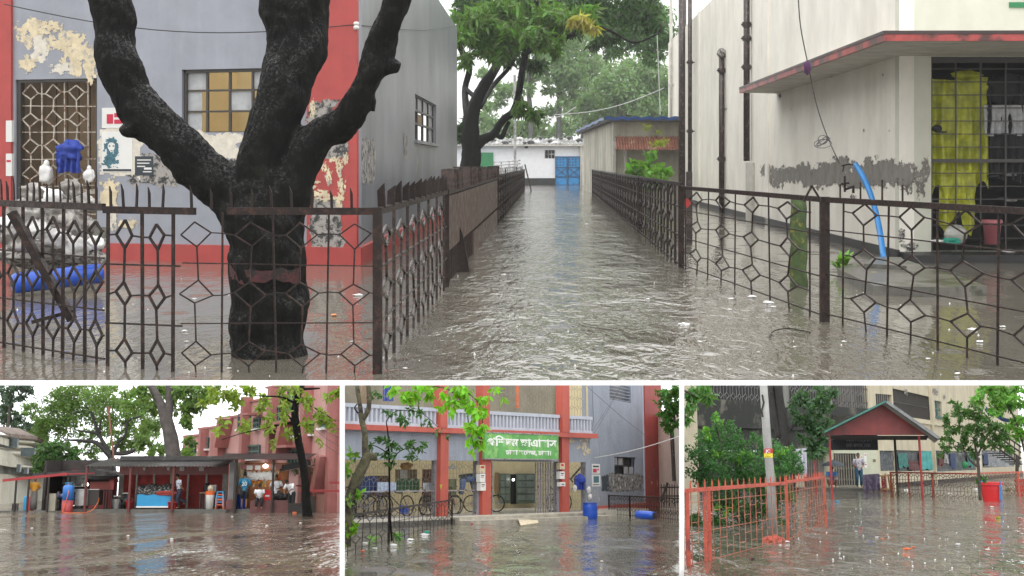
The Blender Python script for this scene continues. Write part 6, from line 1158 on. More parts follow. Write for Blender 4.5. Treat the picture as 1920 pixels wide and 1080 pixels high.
mb = MB().tube([hq(840,878,-.3), hq(848,873,-.3), hq(856,878,-.3), hq(840,878,-.3)], .012, 5).tube([hq(848,873,-.3), hq(848,869,-.3)], .01, 4); mb.ob('clothes_hanger', m_bluepl, None, label='pale blue wire clothes hanger in the second bay', cat='hanger')
ir(694,892,730,930,-2.2,-2.1,mat('dark_wood_door', (.12,.05,.03), .6),'inner_door'); ir(745,880,782,905,-2.6,-2.5,m_brown,'inner_door'); ir(795,880,812,950,-2.4,-2.3,mat('red_brown_door', (.16,.06,.04), .6),'inner_door'); ir(752,881,764,897,-2.45,-2.4,m_paper,'notice')
MB().ball(hq(762,874,-1.2), .16, 1.4,.6,.8,10,8,.4).ob('orange_bundle', mat('ochre_cloth', (.45,.22,.04), .8), None, label='ochre cloth bundle high behind the wide grille', cat='bundle'); ir(757,948,766,964,-.6,-.4,m_bluep,'blue_box')
mb = MB().ball(hq(1087,901,-.05), .2, 1.1,.6,.9,16,12,.8); drape(mb, hq(1079,897,-.02), hq(1096,897,-.02), .42, .05, 3, seed=9); mb.ob('hanging_cloth', m_bluec, None, label='blue cloth bundle hung on the narrow grille beside the drum', cat='cloth')
for x, y, lab, c_ in ((1078,915,'white bag below the blue cloth bundle',m_bagw),(1104,918,'upper white plastic bag on the wall beside the narrow grille',m_bagw),(1106,931,'lower white plastic bag right above the blue drum',m_bagw)): MB().ball(hq(x,y,.12), .09, .8,.7,1.3,12,8,.5).ob('hanging_bag', c_, None, label=lab, cat='bag')
a, b = hq(1070,898,-.3), hq(1098,866,-.3); MB().tube([a, a.lerp(b,.4), b], .035, 6).tube([hq(1066,897,-.3), a, hq(1074,904,-.3)], .03, 6).ob('umbrella', m_blk, None, label='folded black umbrella hooked slanting behind the narrow grille', cat='umbrella')
# signboard with lettering
sg = T('green_signboard', 'bright green signboard with white Bengali lettering above the entrance', 'signboard', W3.p(W3.uv(978,860)[0], W3.uv(978,860)[1], .3)); su0, su1, sv0, sv1 = W3.rect(909, 814, 1047, 860, .3)
m_sg = mat('sign_green', (.11,.36,.09), .4, var=.3, vs=1.5, col2=(.25,.5,.15), c2amt=.35, c2s=2); MB().wb(W3, su0, su1, sv0, sv1, .2, .3).ob('board', m_sg, sg); MB().wb(W3, su0-.03, su1+.03, sv0-.04, sv0, .19, .32).wb(W3, su0-.03, su1+.03, sv1, sv1+.04, .19, .32).ob('board_frame', m_alu, sg)
def letters(W, txt, u, v, size, width, d, m, par, bold=.02, name='lettering', italic=0):
    cu = bpy.data.curves.new(name, 'FONT'); cu.body = txt; cu.size = size; cu.offset = bold; cu.extrude = .008; cu.resolution_u = 3; o = bpy.data.objects.new(name, cu); COL.objects.link(o); dg = bpy.context.evaluated_depsgraph_get(); dg.update()
    me = bpy.data.meshes.new_from_object(o.evaluated_get(dg)); bpy.data.objects.remove(o)
    co = [v_.co.copy() for v_ in me.vertices]; x0 = min(c.x for c in co); x1 = max(c.x for c in co); k = width/(x1-x0); mb = MB(); mb.v = [tuple(W.p(u+(c.x-x0)*k + italic*c.y, v+c.y, d+c.z)) for c in co]; mb.f = [tuple(p.vertices) for p in me.polygons]; bpy.data.meshes.remove(me)
    return mb.ob(name, m, par)
sw = su1-su0; hS = sv1-sv0; m_let = mat('sign_white', (.8,.82,.78), .5, var=.03)
letters(W3, 'পিশচম ছাএাবাস', su0+sw*.02, sv0+hS*.50, hS*.44, sw*.95, .302, m_let, sg, .012); letters(W3, 'ঢাকা কেলজ, ঢাকা।', su0+sw*.27, sv0+hS*.16, hS*.26, sw*.62, .302, m_let, sg, .006)
# right grey wing
wg = T('grey_wing', 'blank grey stair wing with a louvred window, torn posters and a red corner column', 'building', W4.p(W4.L/2, 0))
uA = W4.uv(1100,900)[0]; uB = W4.uv(1238,900)[0]; hw4 = W4.rect(1152,857,1192,890); hu4 = W4.rect(1143,716,1183,752)
holes(MB(), W4, uA, uB, -.3, 6.5, [hw4, hu4], .25).ob('wall', m_g3, wg); a = W4.uv(1208,900)[0]; b = W4.uv(1240,900)[0]
MB().wb(W4, a, b, -.3, 6.5, -.3, .1).ob('corner_column', mat('deep_red', (.30,.035,.03), .5, var=.15, vs=2, streak=.3, scol=(.15,.02,.02)), wg); MB().wb(W4, uA, a, -.3, .34, .003, .08).ob('plinth', m_r3, wg); MB().wb(W4, a-.12, a-.004, -.3, 6.5, -.1, .05).ob('corner_strip', m_bal, wg)
f = MB(); g_ = MB(); u0,u1,v0,v1 = hw4; MB().wb(W4, u0, u1, v0, v1, -.24, -.2).ob('window_glass', m_dark, wg)
for k in range(5): u = u0+(u1-u0)*k/4; f.wb(W4, u-.012, u+.012, v0, v1, -.12, -.08)
for k in range(3): v = v0+(v1-v0)*k/2; f.wb(W4, u0, u1, v-.012, v+.012, -.121, -.079)
fo = f.ob('window_frame', m_frame, wg)
for i, (c_, r_) in enumerate(((1,1),(3,0),(2,0),(0,1))): MB().wb(W4, u0+(u1-u0)*(c_+.1)/4, u0+(u1-u0)*(c_+.9)/4, v0+(v1-v0)*(r_+.1)/2, v0+(v1-v0)*(r_+.9)/2, -.1, -.09).ob('pane', m_frost, fo)
u0,u1,v0,v1 = hu4; mb = MB()
for k in range(6): v = v0+(v1-v0)*k/6; mb.bar(W4.p(u0, v+.05, -.1), W4.p(u1, v+.05, -.1), .1, .015)
mb.ob('louvres', m_bal, wg); MB().wb(W4, u0, u1, v0, v1, -.24, -.2).ob('louvre_back', m_greyd, wg)
random.seed(6)
patch(W4, 1128, 891, 1142, 921, m_inkd, 'torn_poster_band', wg, .005, .1, 21); patch(W4, 1143, 889, 1204, 921, m_soot, 'torn_poster_band', wg, .006, .2, 22)
for i, (x, y, rx, ry) in enumerate([(1150,905,3,6),(1160,897,5,3),(1172,908,4,7),(1185,900,5,4),(1196,912,3,6),(1163,914,6,3),(1180,917,5,2),(1200,897,3,3)]): u, v = W4.uv(x, y); blob(W4, u, v, rx*.02, ry*.018, .009+.0005*i, 16, .8, i).ob('peeled_paint', m_peelw, wg)
for i, (x, y, rx, ry) in enumerate([(1060,818,8,9),(1072,826,9,5),(1085,838,6,4),(1096,842,8,14),(1090,826,5,3),(1104,846,8,6),(1064,838,4,4),(1100,824,5,6)]):
    u, v = W3.uv(x, y, .01); blob(W3, u, v, rx*.02, ry*.018, .006+.0006*i, 26, .9, i+5).ob('peeled_paint', m_peel, sh)
for i, (x, y, rx, ry) in enumerate([(1115,925,5,7),(1123,936,4,4),(1227,885,6,11),(1217,895,3,6),(1222,905,7,4),(1232,905,3,9),(1225,925,5,9)]): u, v = W4.uv(x, y, .1 if x > 1208 else 0); blob(W4, u, v, rx*.02, ry*.018, (.105 if x > 1208 else .006)+.0006*i, 22, .9, i+45).ob('peeled_paint', m_peel if i in (0,1,4,5) else m_soot, wg)
def post3(W, x0, y0, x1, y1, d, marks, lab, m=None): return poster(x0, y0, x1, y1, m or m_paper, lab, W=W, d=d, marks=marks)
post3(W4, 1110, 870, 1125, 888, .012, [(1112,879,1119,886,m_ink),(1120,879,1123,882,m_ink),(1112,873,1123,876,m_inkd)], 'white notice with red print right of the narrow grille'); post3(W4, 1110, 890, 1126, 912, .012, [(1113,893,1123,905,m_inkb),(1112,908,1124,909.5,m_inkd)], 'blue-green portrait poster under the red-print notice')
for x0, y0, x1, y1, lab in ((1050,884,1059,898,'white leaflet on the right entrance column'),(1051,904,1060,912,'orange and white leaflet on the right entrance column'),(900,888,910,904,'white leaflet high on the left entrance column'),(901,905,911,920,'second white leaflet low on the left entrance column')): post3(W3, x0, y0, x1, y1, .175, [(x0+2,y0+3,x1-2,y0+5,m_inkd),(x0+2,y0+7,x1-3,y0+8,m_ink)], lab)
for x0, y0, x1, y1, lab in ((900,872,910,887,'ochre poster at the top of the left entrance column'),(1050,868,1059,880,'ochre poster at the top of the right entrance column')): post3(W3, x0, y0, x1, y1, .174, [(x0+2,y0+2,x1-2,y0+6,m_ink)], lab, m_peel)
u, v = W3.uv(827, 913, .17); MB().prism([W3.p(u-.07,v+.07,.162), W3.p(u+.07,v+.08,.162), W3.p(u,v-.1,.162)], W3.N*.004).ob('yellow_sticker', m_yel, None, label='yellow triangular sticker on the first red column', cat='sticker')
# wires on the wing
mb = MB(); 
for a_, b_, m_, s_ in (((1098,722),(1240,838),m_cable,.1),((1166,722),(1104,828),m_cable,.05),((1166,722),(1104,818),m_cable,.02)): A_, B_ = W4.q(*a_, .3), W4.q(*b_, .3); mb.tube([A_.lerp(B_, k/8)-V((0,0,s_*math.sin(math.pi*k/8))) for k in range(9)], .008, 4)
mb.ob('wall_wire', m_cable, None, label='dark wires crossing in front of the grey stair wing', cat='wire')
mb = MB(); A_, B_ = W4.q(1115,858,.3), P(1285,814,50); mb.tube([A_.lerp(B_, k/10)-V((0,0,.1*math.sin(math.pi*k/10))) for k in range(11)], .012, 4).ob('clothes_line', m_wht, None, label='white cord strung from the grey wing to the right edge', cat='cord')
MB().tube([W4.q(1110,720,.05), W4.q(1113,790,.05), W4.q(1108,815,.05)], .012, 4).ob('conduit', m_greyd, None, label='thin grey conduit running down beside the balcony end', cat='conduit')
# drums, bags, litter, rug
def drum(loc, lab, r=.26, h=.62):
    t = T('plastic_drum', lab, 'drum', loc); b = V(loc); MB().lathe(b, [(r*.9,-.1),(r*.95,.02),(r,.08),(r*1.05,h*.33),(r*1.0,h*.5),(r*1.05,h*.7),(r,h*.9),(r*.92,h)], 24).ob('drum_body', m_bluep, t, smooth=True); MB().lathe(b, [(r*.97,h),(r*.97,h+.03),(r*.8,h+.035)], 24).ring(b+V((0,0,h)), r, .015, None, 24, 5).ob('lid', mat('darker_blue_lid', (.01,.05,.3), .4), t); return t
drum(G(1106.5, 973), 'blue plastic drum standing in the water beside the narrow grille', .27, .56)
a, b = P(1193, 965, 48), P(1227, 967, 47.4); ax = (b-a).normalized(); x_, y_ = basis(ax); m3 = Matrix((x_, y_, ax)).transposed(); Ld = (b-a).length; t = T('plastic_drum', 'blue plastic drum floating on its side behind the right fence', 'drum', (a+b)/2); MB().lathe(a, [(.08,0),(.13,.04),(.14,Ld*.3),(.15,Ld*.35),(.14,Ld*.4),(.14,Ld*.8),(.12,Ld)], 20, m3).ob('drum_body', m_bluep, t, smooth=True); MB().lathe(b-ax*.01, [(.11,0),(.10,.02)], 18, m3).ob('drum_mouth', m_dark, t)
mb = MB(); q_ = [G(969,968,.12), G(1002,962,.12), G(1010,981,.0), G(976,986,.0)]; mb.prism([V(p) for p in q_], (0,0,.02)); mb.ob('doormat', m_peel, None, label='soaked beige mat slipping off the entrance step', cat='mat'); c = (q_[0]+q_[2])/2; MB().ball(c+V((0,-.05,.035)), .18, 1.3,1.1,.06,14,4,.3).ob('mat_stain', m_tin, None, label='grey oval stain patch on the soaked mat', cat='stain')
lit3 = [(796,1003,9,m_bagw,'white and teal plastic bag floating before the left fence'),(770,1012,7,m_foam,'flat white scrap beside the floating bag'),(738,1022,7,m_foam,'pale scrap floating below the fence post'),(680,1033,5,m_orange,'small orange scrap at the lower left of the hostel water'),(703,1028,5,m_foam,'thin white scrap near the orange one'),(1128,1052,3,m_foam,'white crumb floating low in front of the hostel'),(684,1018,6,m_foam,'grey-white scrap by the tree foot'),(885,982,3,m_ink,'tiny red wrapper on the step edge'),(1076,957,6,m_bagw,'white plastic bag lying on the step beside the drum'),(1136,960,5,m_foam,'pale litter pile at the foot of the grey wing'),(1148,961,4,m_teal,'teal scrap in the litter at the grey wing'),(1160,962,4,m_ink,'red scrap in the litter at the grey wing')]
for x, y, r, m_, lab in lit3: c = G(x, y, .02); MB().ball(c, r*.62*c.y/FPX, 1.4,.9,.45,12,7,.7).ob('floating_litter', m_, None, label=lab, cat='litter')
MB().ball(G(800,998,.06), .06, 1.1,.8,.8,12,8,.6).ob('teal_bag_top', m_teal, None, label='teal knotted top of the floating plastic bag', cat='bag')
# front fences
use(F3)
def fence3(lab, A, B, zr_, pu, pv, posts, **k): return fence('iron_fence', lab, A, B, zr_, pu, pv, .016, posts=posts, group='iron fences before the signboard hostel', rail=.05, **k)
a, b = G(620, 1050), G(850, 982); fence3('long rusty lattice fence in front of the parked bicycles', a, b, .78, 1.7, .4, [(.34,.06),(.98,.05)], latm=m_iron, voff=.1); c1 = G(1142, 966); c2 = G(1300, 980)
fence3('rusty lattice fence before the grey wing and the floating drum', c1, c2, .78, .36, .4, [(0,.06),(.28,.07)], latm=m_iron, voff=.1)
MB().tube([P(1240,940,54), P(1252,905,54)], .05, 6).ob('leaning_bar', m_iron, None, label='dark bar leaning behind the right fence of the hostel', cat='bar')
t = T('picket_fence', 'dark picket fence at the right edge behind the red column', 'fence', P(1262,950,58)); mb = MB(); [mb.bar(P(1240+k*5,950,57), P(1240+k*5,908,57), .06,.03) for k in range(9)]; mb.bar(P(1238,914,57.1), P(1290,913,57.1), .05).bar(P(1238,930,57.1), P(1290,930,57.1), .05); mb.ob('pickets', m_iron, t)
# far right: white building and tree
Y9 = 68; a = P(1244,900,Y9); b = P(1300,900,Y9-4); W9 = Wall(F3, a, b); t = T('white_side_building', 'white building with a black drainpipe at the right edge of the hostel view', 'building', W9.p(0,0)); MB().wb(W9, -1, W9.L+1, -.2, 4.4, -.3, 0).ob('wall', m_white, t); MB().tube([W9.q(1259,800,.1), W9.q(1264,902,.1)], .09, 8).ob('drainpipe', m_pipeb, t)
tr2('leafy_tree', 'dense dark green tree hanging over the white side building', [[(1262,760,3),(1266,800,2)]], [(1252,745,20,420,0),(1268,760,16,300,0),(1250,775,14,240,0),(1258,795,13,220,0),(1268,730,16,260,0)], .22, 60, 51, leafmat('dense_green_leaf', (.05,.14,.02)))
# left tree and hanging leaves
m_br3 = mat('mottled_tree_bark', (.11,.10,.055), .8, var=.5, vs=6, bump=1.2, bs=18, col2=(.04,.03,.025), c2amt=.5)
t = T('crooked_tree', 'crooked brown tree with a sawn stub in front of the bicycle bay', 'tree', G(652, 1020)); mb = MB()
limb(mb, F3, [(648,1025,10),(650,985,10),(655,945,10),(666,905,10),(682,872,10),(690,856,9),(703,858,6),(707,858,5)], 29, 10); limb(mb, F3, [(688,866,8),(685,845,6.5),(684,815,5.5),(679,790,5.5),(676,775,5)], 29, 9); limb(mb, F3, [(679,788,5),(690,770,4.5),(692,745,4.5),(690,715,4)], 29, 8); limb(mb, F3, [(678,785,4.5),(675,760,4),(671,735,4),(668,712,4)], 29, 8); limb(mb, F3, [(672,775,2),(665,765,1.5),(672,755,1)], 29, 6)
mb.ob('trunk', m_br3, t, smooth=True); leaves('crown', leafmat('bright_sapling_leaf', (.12,.26,.02)), [(P(x,y,29), (r*29/FPX,)*3, n) for x, y, r, n in ((655,940,12,40),(668,925,10,24),(650,1000,20,130),(655,985,14,60),(650,870,12,26),(655,850,10,20))], .13, t, asp=.55, seed=61)
t = T('sapling', 'thin dark sapling with small dark leaflets beside the crooked tree', 'tree', G(725, 1000)); mb = MB(); limb(mb, F3, [(735,1015,2),(731,960,2),(730,880,2),(728,820,1.5),(724,790,1)], 30, 6); limb(mb, F3, [(730,880,1.4),(745,850,1),(770,840,.8),(800,850,.6)], 30, 5); limb(mb, F3, [(728,850,1.2),(700,835,.8),(680,840,.6)], 30, 5); limb(mb, F3, [(724,790,1),(745,770,.8),(790,775,.6),(820,800,.6)], 30, 5); mb.ob('stem', m_bark, t)
leaves('leaf_sprays', leafmat('dark_leaflet', (.035,.10,.018)), [(P(x,y,30), (r*30/FPX, .3, r*.5*30/FPX), n) for x, y, r, n in ((710,825,16,60),(740,835,18,70),(765,830,18,60),(790,840,16,40),(700,850,14,44),(735,855,18,60),(770,855,14,40),(690,838,12,30),(725,872,14,30),(755,790,18,40),(785,770,16,46),(770,745,16,36),(730,770,14,26),(745,1005,9,34),(760,785,16,30),(800,795,12,22),(820,808,8,14),(700,740,14,40),(840,815,8,10),(665,855,12,26),(650,890,12,34))], .12, t, asp=.4, seed=62)
t = T('hanging_branch', 'bright green leafy branch hanging down over the balcony from above', 'branch', P(860, 800, 26)); mb = MB(); limb(mb, F3, [(760,700,2),(800,722,1.6),(840,730,1.4),(870,760,1.1),(880,800,.9),(888,835,.6)], 26, 6); limb(mb, F3, [(840,705,2),(870,730,1.4),(900,760,1),(905,800,.8),(900,835,.5)], 26, 6); mb.ob('twig', m_br3, t)
leaves('leaf_mass', leafmat('vivid_green_leaf', (.17,.40,.02)), [(P(x,y,26), (r*26/FPX, .35, r*26/FPX), n) for x, y, r, n in ((760,735,15,60),(785,728,16,70),(812,735,14,60),(835,742,12,36),(860,740,15,60),(880,755,16,80),(895,775,15,80),(880,795,13,60),(900,805,14,80),(890,825,12,50),(905,830,8,26),(845,765,8,12),(930,730,9,24),(868,722,18,60),(905,740,14,40),(740,725,12,40),(890,845,6,10),(940,745,4,7),(830,760,6,12))], .15, t, asp=.45, droop=.9, seed=63)  # vivid yellow-green leaf colour for the whole hanging branch
for x, y in ((700,1012),(748,1006)):
    t = T('water_weed', f"green weed tuft in the water {'left' if x<720 else 'right'} of the fence post", 'plant', G(x, y)); c = absloc(t); mb = MB(); [mb.add([c, c+V((.02,0,.04))+V((math.cos(k),math.sin(k),0))*.1, c+V((math.cos(k)*.22,math.sin(k)*.22,.12)), c+V((math.cos(k+.3),math.sin(k+.3),.2))*.1], [(0,1,2,3)]) for k in np.arange(0,6.2,.35)]; mb.ob('leaf_blades', l_brt, t)
# ================================================================= LOWER RIGHT PLACE: gabled porch and red fence
PLACES = 4; F4 = Frame(862, SB); FRS[4] = F4; use(F4); P, G = F4.P, F4.G
w4 = watermat('grey_rain_water', (.15,.14,.118), amp=.5, scale=1.4, rough=.06, yst=.25, rings=1.2)
stage(F4, 1282, 1930, w4, 'rain-pocked grey flood water before the gabled porch', Yb=148); backdrop(F4, 1275, 1960, 148)
m_b4 = mat('yellowed_concrete', (.50,.45,.33), .7, var=.12, vs=1, streak=.5, scol=(.2,.18,.13), bump=.3); m_mould = mat('black_mould_concrete', (.12,.115,.09), .8, var=.5, vs=1.5, bump=.5, col2=(.022,.025,.022), c2amt=.9, c2s=.7, streak=.7, scol=(.02,.02,.018)); m_mesh = mat('pale_net', (.16,.16,.16), .6)
m_r4 = mat('weathered_red_paint', (.48,.085,.05), .5, var=.25, vs=4, col2=(.2,.04,.04), c2amt=.25, c2s=3, bump=.3, bs=25); m_poly = mat('smoky_plastic_sheet', (.07,.08,.09), .25, var=.6, vs=3, bump=1.5, bs=6, col2=(.22,.24,.26), c2amt=.2, c2s=2)
A4, B4 = G(1284, 928), G(1684, 914); W5 = Wall(F4, A4, B4); W6 = Wall(F4, B4, G(1912, 893))
lb = T('stained_hostel', 'long two-storey concrete hostel, black with mould on the left, behind the porch and bush', 'building', W5.p(W5.L/2, 0))
def P5(W, x0, y0, x1, y1, d0, d1, m, name, par=lb, lab=None): u0, u1, v0, v1 = W.rect(x0, y0, x1, y1, d1); return MB().wb(W, u0, u1, v0, v1, d0, d1).ob(name, m, par, label=lab)
ux = lambda x: W5.uv(x, 862)[0]; zy = lambda x, y: W5.uv(x, y)[1]
zA, zB = zy(1400, 752), zy(1400, 797); zC = zy(1400, 845)
MB().wb(W5, ux(1270), ux(1640), zB-.1, zA, -.25, 0).ob('parapet', m_mould, lb, label='parapet blackened by mould'); MB().wb(W5, ux(1270), ux(1560), zB-.16, zB-.1, -.25, .1).ob('parapet_ledge', m_blk, lb)
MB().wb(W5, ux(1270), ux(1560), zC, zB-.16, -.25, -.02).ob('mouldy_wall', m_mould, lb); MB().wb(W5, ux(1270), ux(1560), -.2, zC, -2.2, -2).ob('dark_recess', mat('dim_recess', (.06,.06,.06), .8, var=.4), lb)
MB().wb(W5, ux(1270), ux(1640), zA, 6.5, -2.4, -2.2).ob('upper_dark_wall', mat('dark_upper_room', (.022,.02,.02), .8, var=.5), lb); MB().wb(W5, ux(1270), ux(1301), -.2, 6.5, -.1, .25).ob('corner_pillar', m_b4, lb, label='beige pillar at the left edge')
for x in (1478, 1560): MB().wb(W5, ux(x)-.3, ux(x)+.3, zA-.2, 6.5, -.2, .02).ob('upper_pillar', mat('grey_pillar', (.2,.2,.18), .7, streak=.6), lb)
gl = MB(); pos = lambda u, v: W5.p(ux(1300)+u, v, -.05); lattice(gl, pos, ux(1636)-ux(1300), zA, 6.5, .6, .6, .02, 0, .32, .26, rods=False); gl.ob('upper_lattice', m_mesh, lb)
MB().wb(W5, ux(1636), W5.L, -.2, 8.5, -.3, .02).ob('wall', m_b4, lb) if 0 else None
h5 = W5.rect(1648, 740, 1745, 784); 
u1 = W6.uv(1745, 862)[0]
us = ux(1634); hA = (ux(1648), W5.L-.02); 
# beige upper wall on W5's end and all of W6 with openings
o1_ = W6.rect(1690, 738, 1744, 784); ow = [(.0+.02, o1_[1], o1_[2], o1_[3])]; sm1 = W6.rect(1753, 752, 1766, 781); sm2 = W6.rect(1790, 757, 1799, 777); lo1 = W6.rect(1690, 845, 1747, 883); lo1 = (.02, lo1[1], lo1[2], lo1[3]); lo2 = W6.rect(1755, 846, 1831, 883); lo3 = W6.rect(1841, 845, 1901, 876)
holes(MB(), W6, 0, W6.L+3, -.2, 10, [ow[0], sm1, sm2, lo1, lo2, lo3], .3).ob('wall', m_b4, lb)
v0_, v1_ = W5.rect(1650, 740, 1684, 784)[2:]; w0_, w1_ = W5.rect(1650, 845, 1684, 883)[2:]
holes(MB(), W5, ux(1558), W5.L-.005, -.2, 9, [(ux(1648), W5.L-.2, v0_, v1_), (ux(1560), ux(1634), v0_, v1_+.5), (ux(1650), W5.L-.2, w0_, w1_), (ux(1562), ux(1643), .18, w1_+.1)], .3).ob('front_wall', m_b4, lb)
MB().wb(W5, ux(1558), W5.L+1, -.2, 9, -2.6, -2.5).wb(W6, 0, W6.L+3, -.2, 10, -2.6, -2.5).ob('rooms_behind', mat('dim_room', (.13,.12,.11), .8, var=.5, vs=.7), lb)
MB().wb(W6, 0, W6.L+3, -.2, .28, .004, .08).ob('black_plinth', m_black, lb); 
for x in (1749, 1836): MB().wb(W6, W6.uv(x,860)[0]-.14, W6.uv(x,860)[0]+.14, -.2, 10, .004, .2).ob('pilaster', m_b4, lb)
for k, h in enumerate((lo1, lo2, lo3)):
    mb = MB(); h_ = h; mb.grid(24, 8, lambda a, b: W6.p(h_[0]+(h_[1]-h_[0])*a, h_[2]+(h_[3]-h_[2])*b, -.1+.1*mnoise.noise(V((a*9,b*4,k))))); mb.ob('plastic_sheet', m_poly, lb, smooth=True)
mb = MB(); u0_, u1_ = ux(1650), W5.L-.2; mb.grid(14, 6, lambda a, b: W5.p(u0_+(u1_-u0_)*a, w0_+(w1_-w0_)*b, -.1+.08*mnoise.noise(V((a*7,b*4,9))))); mb.ob('plastic_sheet', m_poly, lb, smooth=True)
m_dimt = mat('dim_teal_cloth', (.03,.16,.14), .6, var=.3, vs=3); m_dimb = mat('dim_blue_cloth', (.03,.05,.12), .7, var=.4, vs=4); m_dimr = mat('maroon_cloth', (.10,.035,.035), .8)
for k, (x0, x1, y0, y1, m_) in enumerate(((1683,1701,850,876,m_dimt),(1724,1746,846,881,mat('aqua_curtain', (.05,.30,.29), .6, var=.2)),(1703,1721,864,882,m_dimr),(1760,1768,850,872,m_dimr),(1771,1777,850,866,m_tin),(1782,1792,851,876,m_dimb),(1844,1852,850,868,m_dimb),(1812,1822,850,872,m_dimt))):
    a, b = W6.q(x0, y0, .0), W6.q(x1, y0, .0); drape(MB(), a, b, (a-W6.q(x0, y1, .0)).length, .05, 3, 12, 8, seed=k, wav=.3, out=W6.N).ob('hung_cloth', m_, lb)
MB().ball(W6.q(1809,872,.02), .28, 1,.5,1,12,8).ob('green_basin', m_green, None, label='green basin stored behind the plastic sheet', cat='basin')
for s_ in (sm1, sm2):
    o = MB().wb(W6, s_[0], s_[1], s_[2], s_[3], -.2, -.15).ob('window', mat('green_grey_glass', (.12,.16,.15), .2, var=.3), lb); MB().wb(W6, (s_[0]+s_[1])/2-.05, (s_[0]+s_[1])/2+.05, s_[2], s_[3], -.15, -.1).wb(W6, s_[0], s_[1], (s_[2]+s_[3])/2-.05, (s_[2]+s_[3])/2+.05, -.15, -.098).wb(W6, s_[0]-.08, s_[1]+.08, s_[2]-.15, s_[2], -.15, .12).ob('frame', m_grn, o)
for W, h in ((W6, ow[0]),(W5,(ux(1648),W5.L-.2,v0_,v1_)),(W5,(ux(1560),ux(1634),v0_,v1_+.5))):
    mb = MB(); [mb.wb(W, u-.02, u+.02, h[2], h[3], -.1, -.06) for u in np.arange(h[0], h[1], .28)]; [mb.wb(W, h[0], h[1], v-.02, v+.02, -.06, -.03) for v in np.arange(h[2], h[3], .8)]; mb.ob('window_bars', m_frame, lb)
P5(W6, 1690, 800, 1905, 803, .003, .12, m_b4, 'string_course')
for i, (x, y, rx, ry) in enumerate([(1753,735,1.2,.35),(1770,745,.5,.3),(1900,730,2,.5),(1880,738,1.4,.3),(1698,735,.6,.3),(1840,730,1.2,.3)]): u, v = W6.uv(x, y); blob(W6, u, v, rx, ry*.6, .01+.002*i, 26, 1.1, i+90).ob('damp_stain', m_soot, lb)
# porch
YG = 58.; pq = lambda x, y, dy=0: P(x, y, YG+dy); depth = 14
gp = T('gabled_porch', 'red gabled porch roof on thin posts over the hostel entrance', 'porch', V((P(1645,900,YG).x, YG, 0)))
ap, rl, rr_ = pq(1655, 757), pq(1534, 816), pq(1741, 818); zE = (rl.z+rr_.z)/2; rl.z = rr_.z = zE
MB().prism([rl+V((.25,0,.03)), rr_+V((-.1,0,.03)), ap-V((0,0,.05))], (0,.1,0)).ob('gable_panel', mat('gable_red', (.19,.032,.03), .5, var=.3, vs=1.2, streak=.85, scol=(.07,.03,.03)), gp)
m_rt = mat('grey_corrugated_roof', (.20,.21,.22), .4, .3, var=.3, vs=3, streak=.3)
def slope(a, e, name, m):
    n = 90; mb = MB(); ee = e + (e-a)*(.14 if e.x > a.x else .07)
    for off in (0, .05):
        mb.grid(n, 1, lambda t_, b: a.lerp(ee, b) + V((.285*t_*depth, -.6 + t_*depth, off + .03*math.sin(t_*n*1.57+.6))))
    mb.ob(name, m, gp)
slope(ap+V((0,0,.06)), rr_+V((0,0,.06)), 'right_roof_slope', m_rt); slope(ap+V((0,0,.06)), rl+V((0,0,.06)), 'left_roof_slope', m_rt)
MB().bar(ap+V((-.02,-.62,.08)), rl+(rl-ap)*.07+V((0,-.62,.08)), .05, .06).ob('verge_trim', mat('green_verge', (.04,.19,.15), .5), gp); MB().bar(ap+V((0,-.62,.06)), rr_+(rr_-ap)*.14+V((0,-.62,.06)), .08, .12).ob('verge_trim', m_rt, gp)
for y_ in (2, 6, 10): MB().bar(V((rl.x+.285*y_, YG+y_, zE)), V((rr_.x+.285*y_, YG+y_, zE)), .07).ob('tie_beam', m_frame, gp)
for x, dy, m_, wd in ((1559,.05,m_redst,.045),(1728,.05,m_redst,.05),(1682,9,m_postd,.06),(1530,10,m_redst,.05)): b_ = pq(x, 900, dy); b_.z = -.2; MB().tube([b_, V((b_.x, b_.y, zE))], wd, 8).ob('post', m_, gp)
ez = YG+depth+.2
t = T('black_signboard', 'black signboard with white Bengali lettering inside the porch', 'signboard', pq(1610, 845, 10)); Wb = Wall(F4, V((P(1520,900,YG+10.5).x, YG+10.5, 0)), V((P(1650,900,YG+10.5).x, YG+10.5, 0))); MB().wr(Wb, 1522, 815, 1646, 844, -.1, 0).ob('board', mat('sign_black', (.02,.022,.03), .5, var=.4, vs=2), t)
u0,u1,v0,v1 = Wb.rect(1586, 817, 1640, 842); m_sl = mat('faded_lettering', (.22,.24,.25), .6); letters(Wb, 'দক্ষিণ ছাত্রাবাস', u0, v0+(v1-v0)*.55, .3, (u1-u0)*.9, .003, m_sl, t, .0); letters(Wb, 'ঢাকা কলেজ, ঢাকা', u0, v0+(v1-v0)*.15, .25, (u1-u0)*.85, .003, m_sl, t, .0)
pf = G(1600, 921); MB().box(((P(1500,900,pf.y).x+P(1668,900,pf.y).x)/2, pf.y+5.5, -.05), (P(1668,900,pf.y).x-P(1500,900,pf.y).x, 11, .4)).ob('porch_floor', m_plat, gp)
zf = .15
Wp = Wall(F4, V((P(1500,900,78).x, 78, 0)), V((P(1660,900,78).x, 78, 0))); hd_ = Wp.rect(1564, 850, 1606, 908); hd_ = (hd_[0], hd_[1], zf, hd_[3]); h2_ = Wp.rect(1508, 850, 1545, 908); h2_ = (h2_[0], h2_[1], zf, h2_[3])
holes(MB(), Wp, Wp.uv(1490,860)[0], Wp.uv(1646,860)[0], -.1, zE+.1, [hd_, h2_], .2).ob('entrance_wall', mat('pale_green_wall', (.5,.52,.4), .7, var=.08, streak=.2), gp)
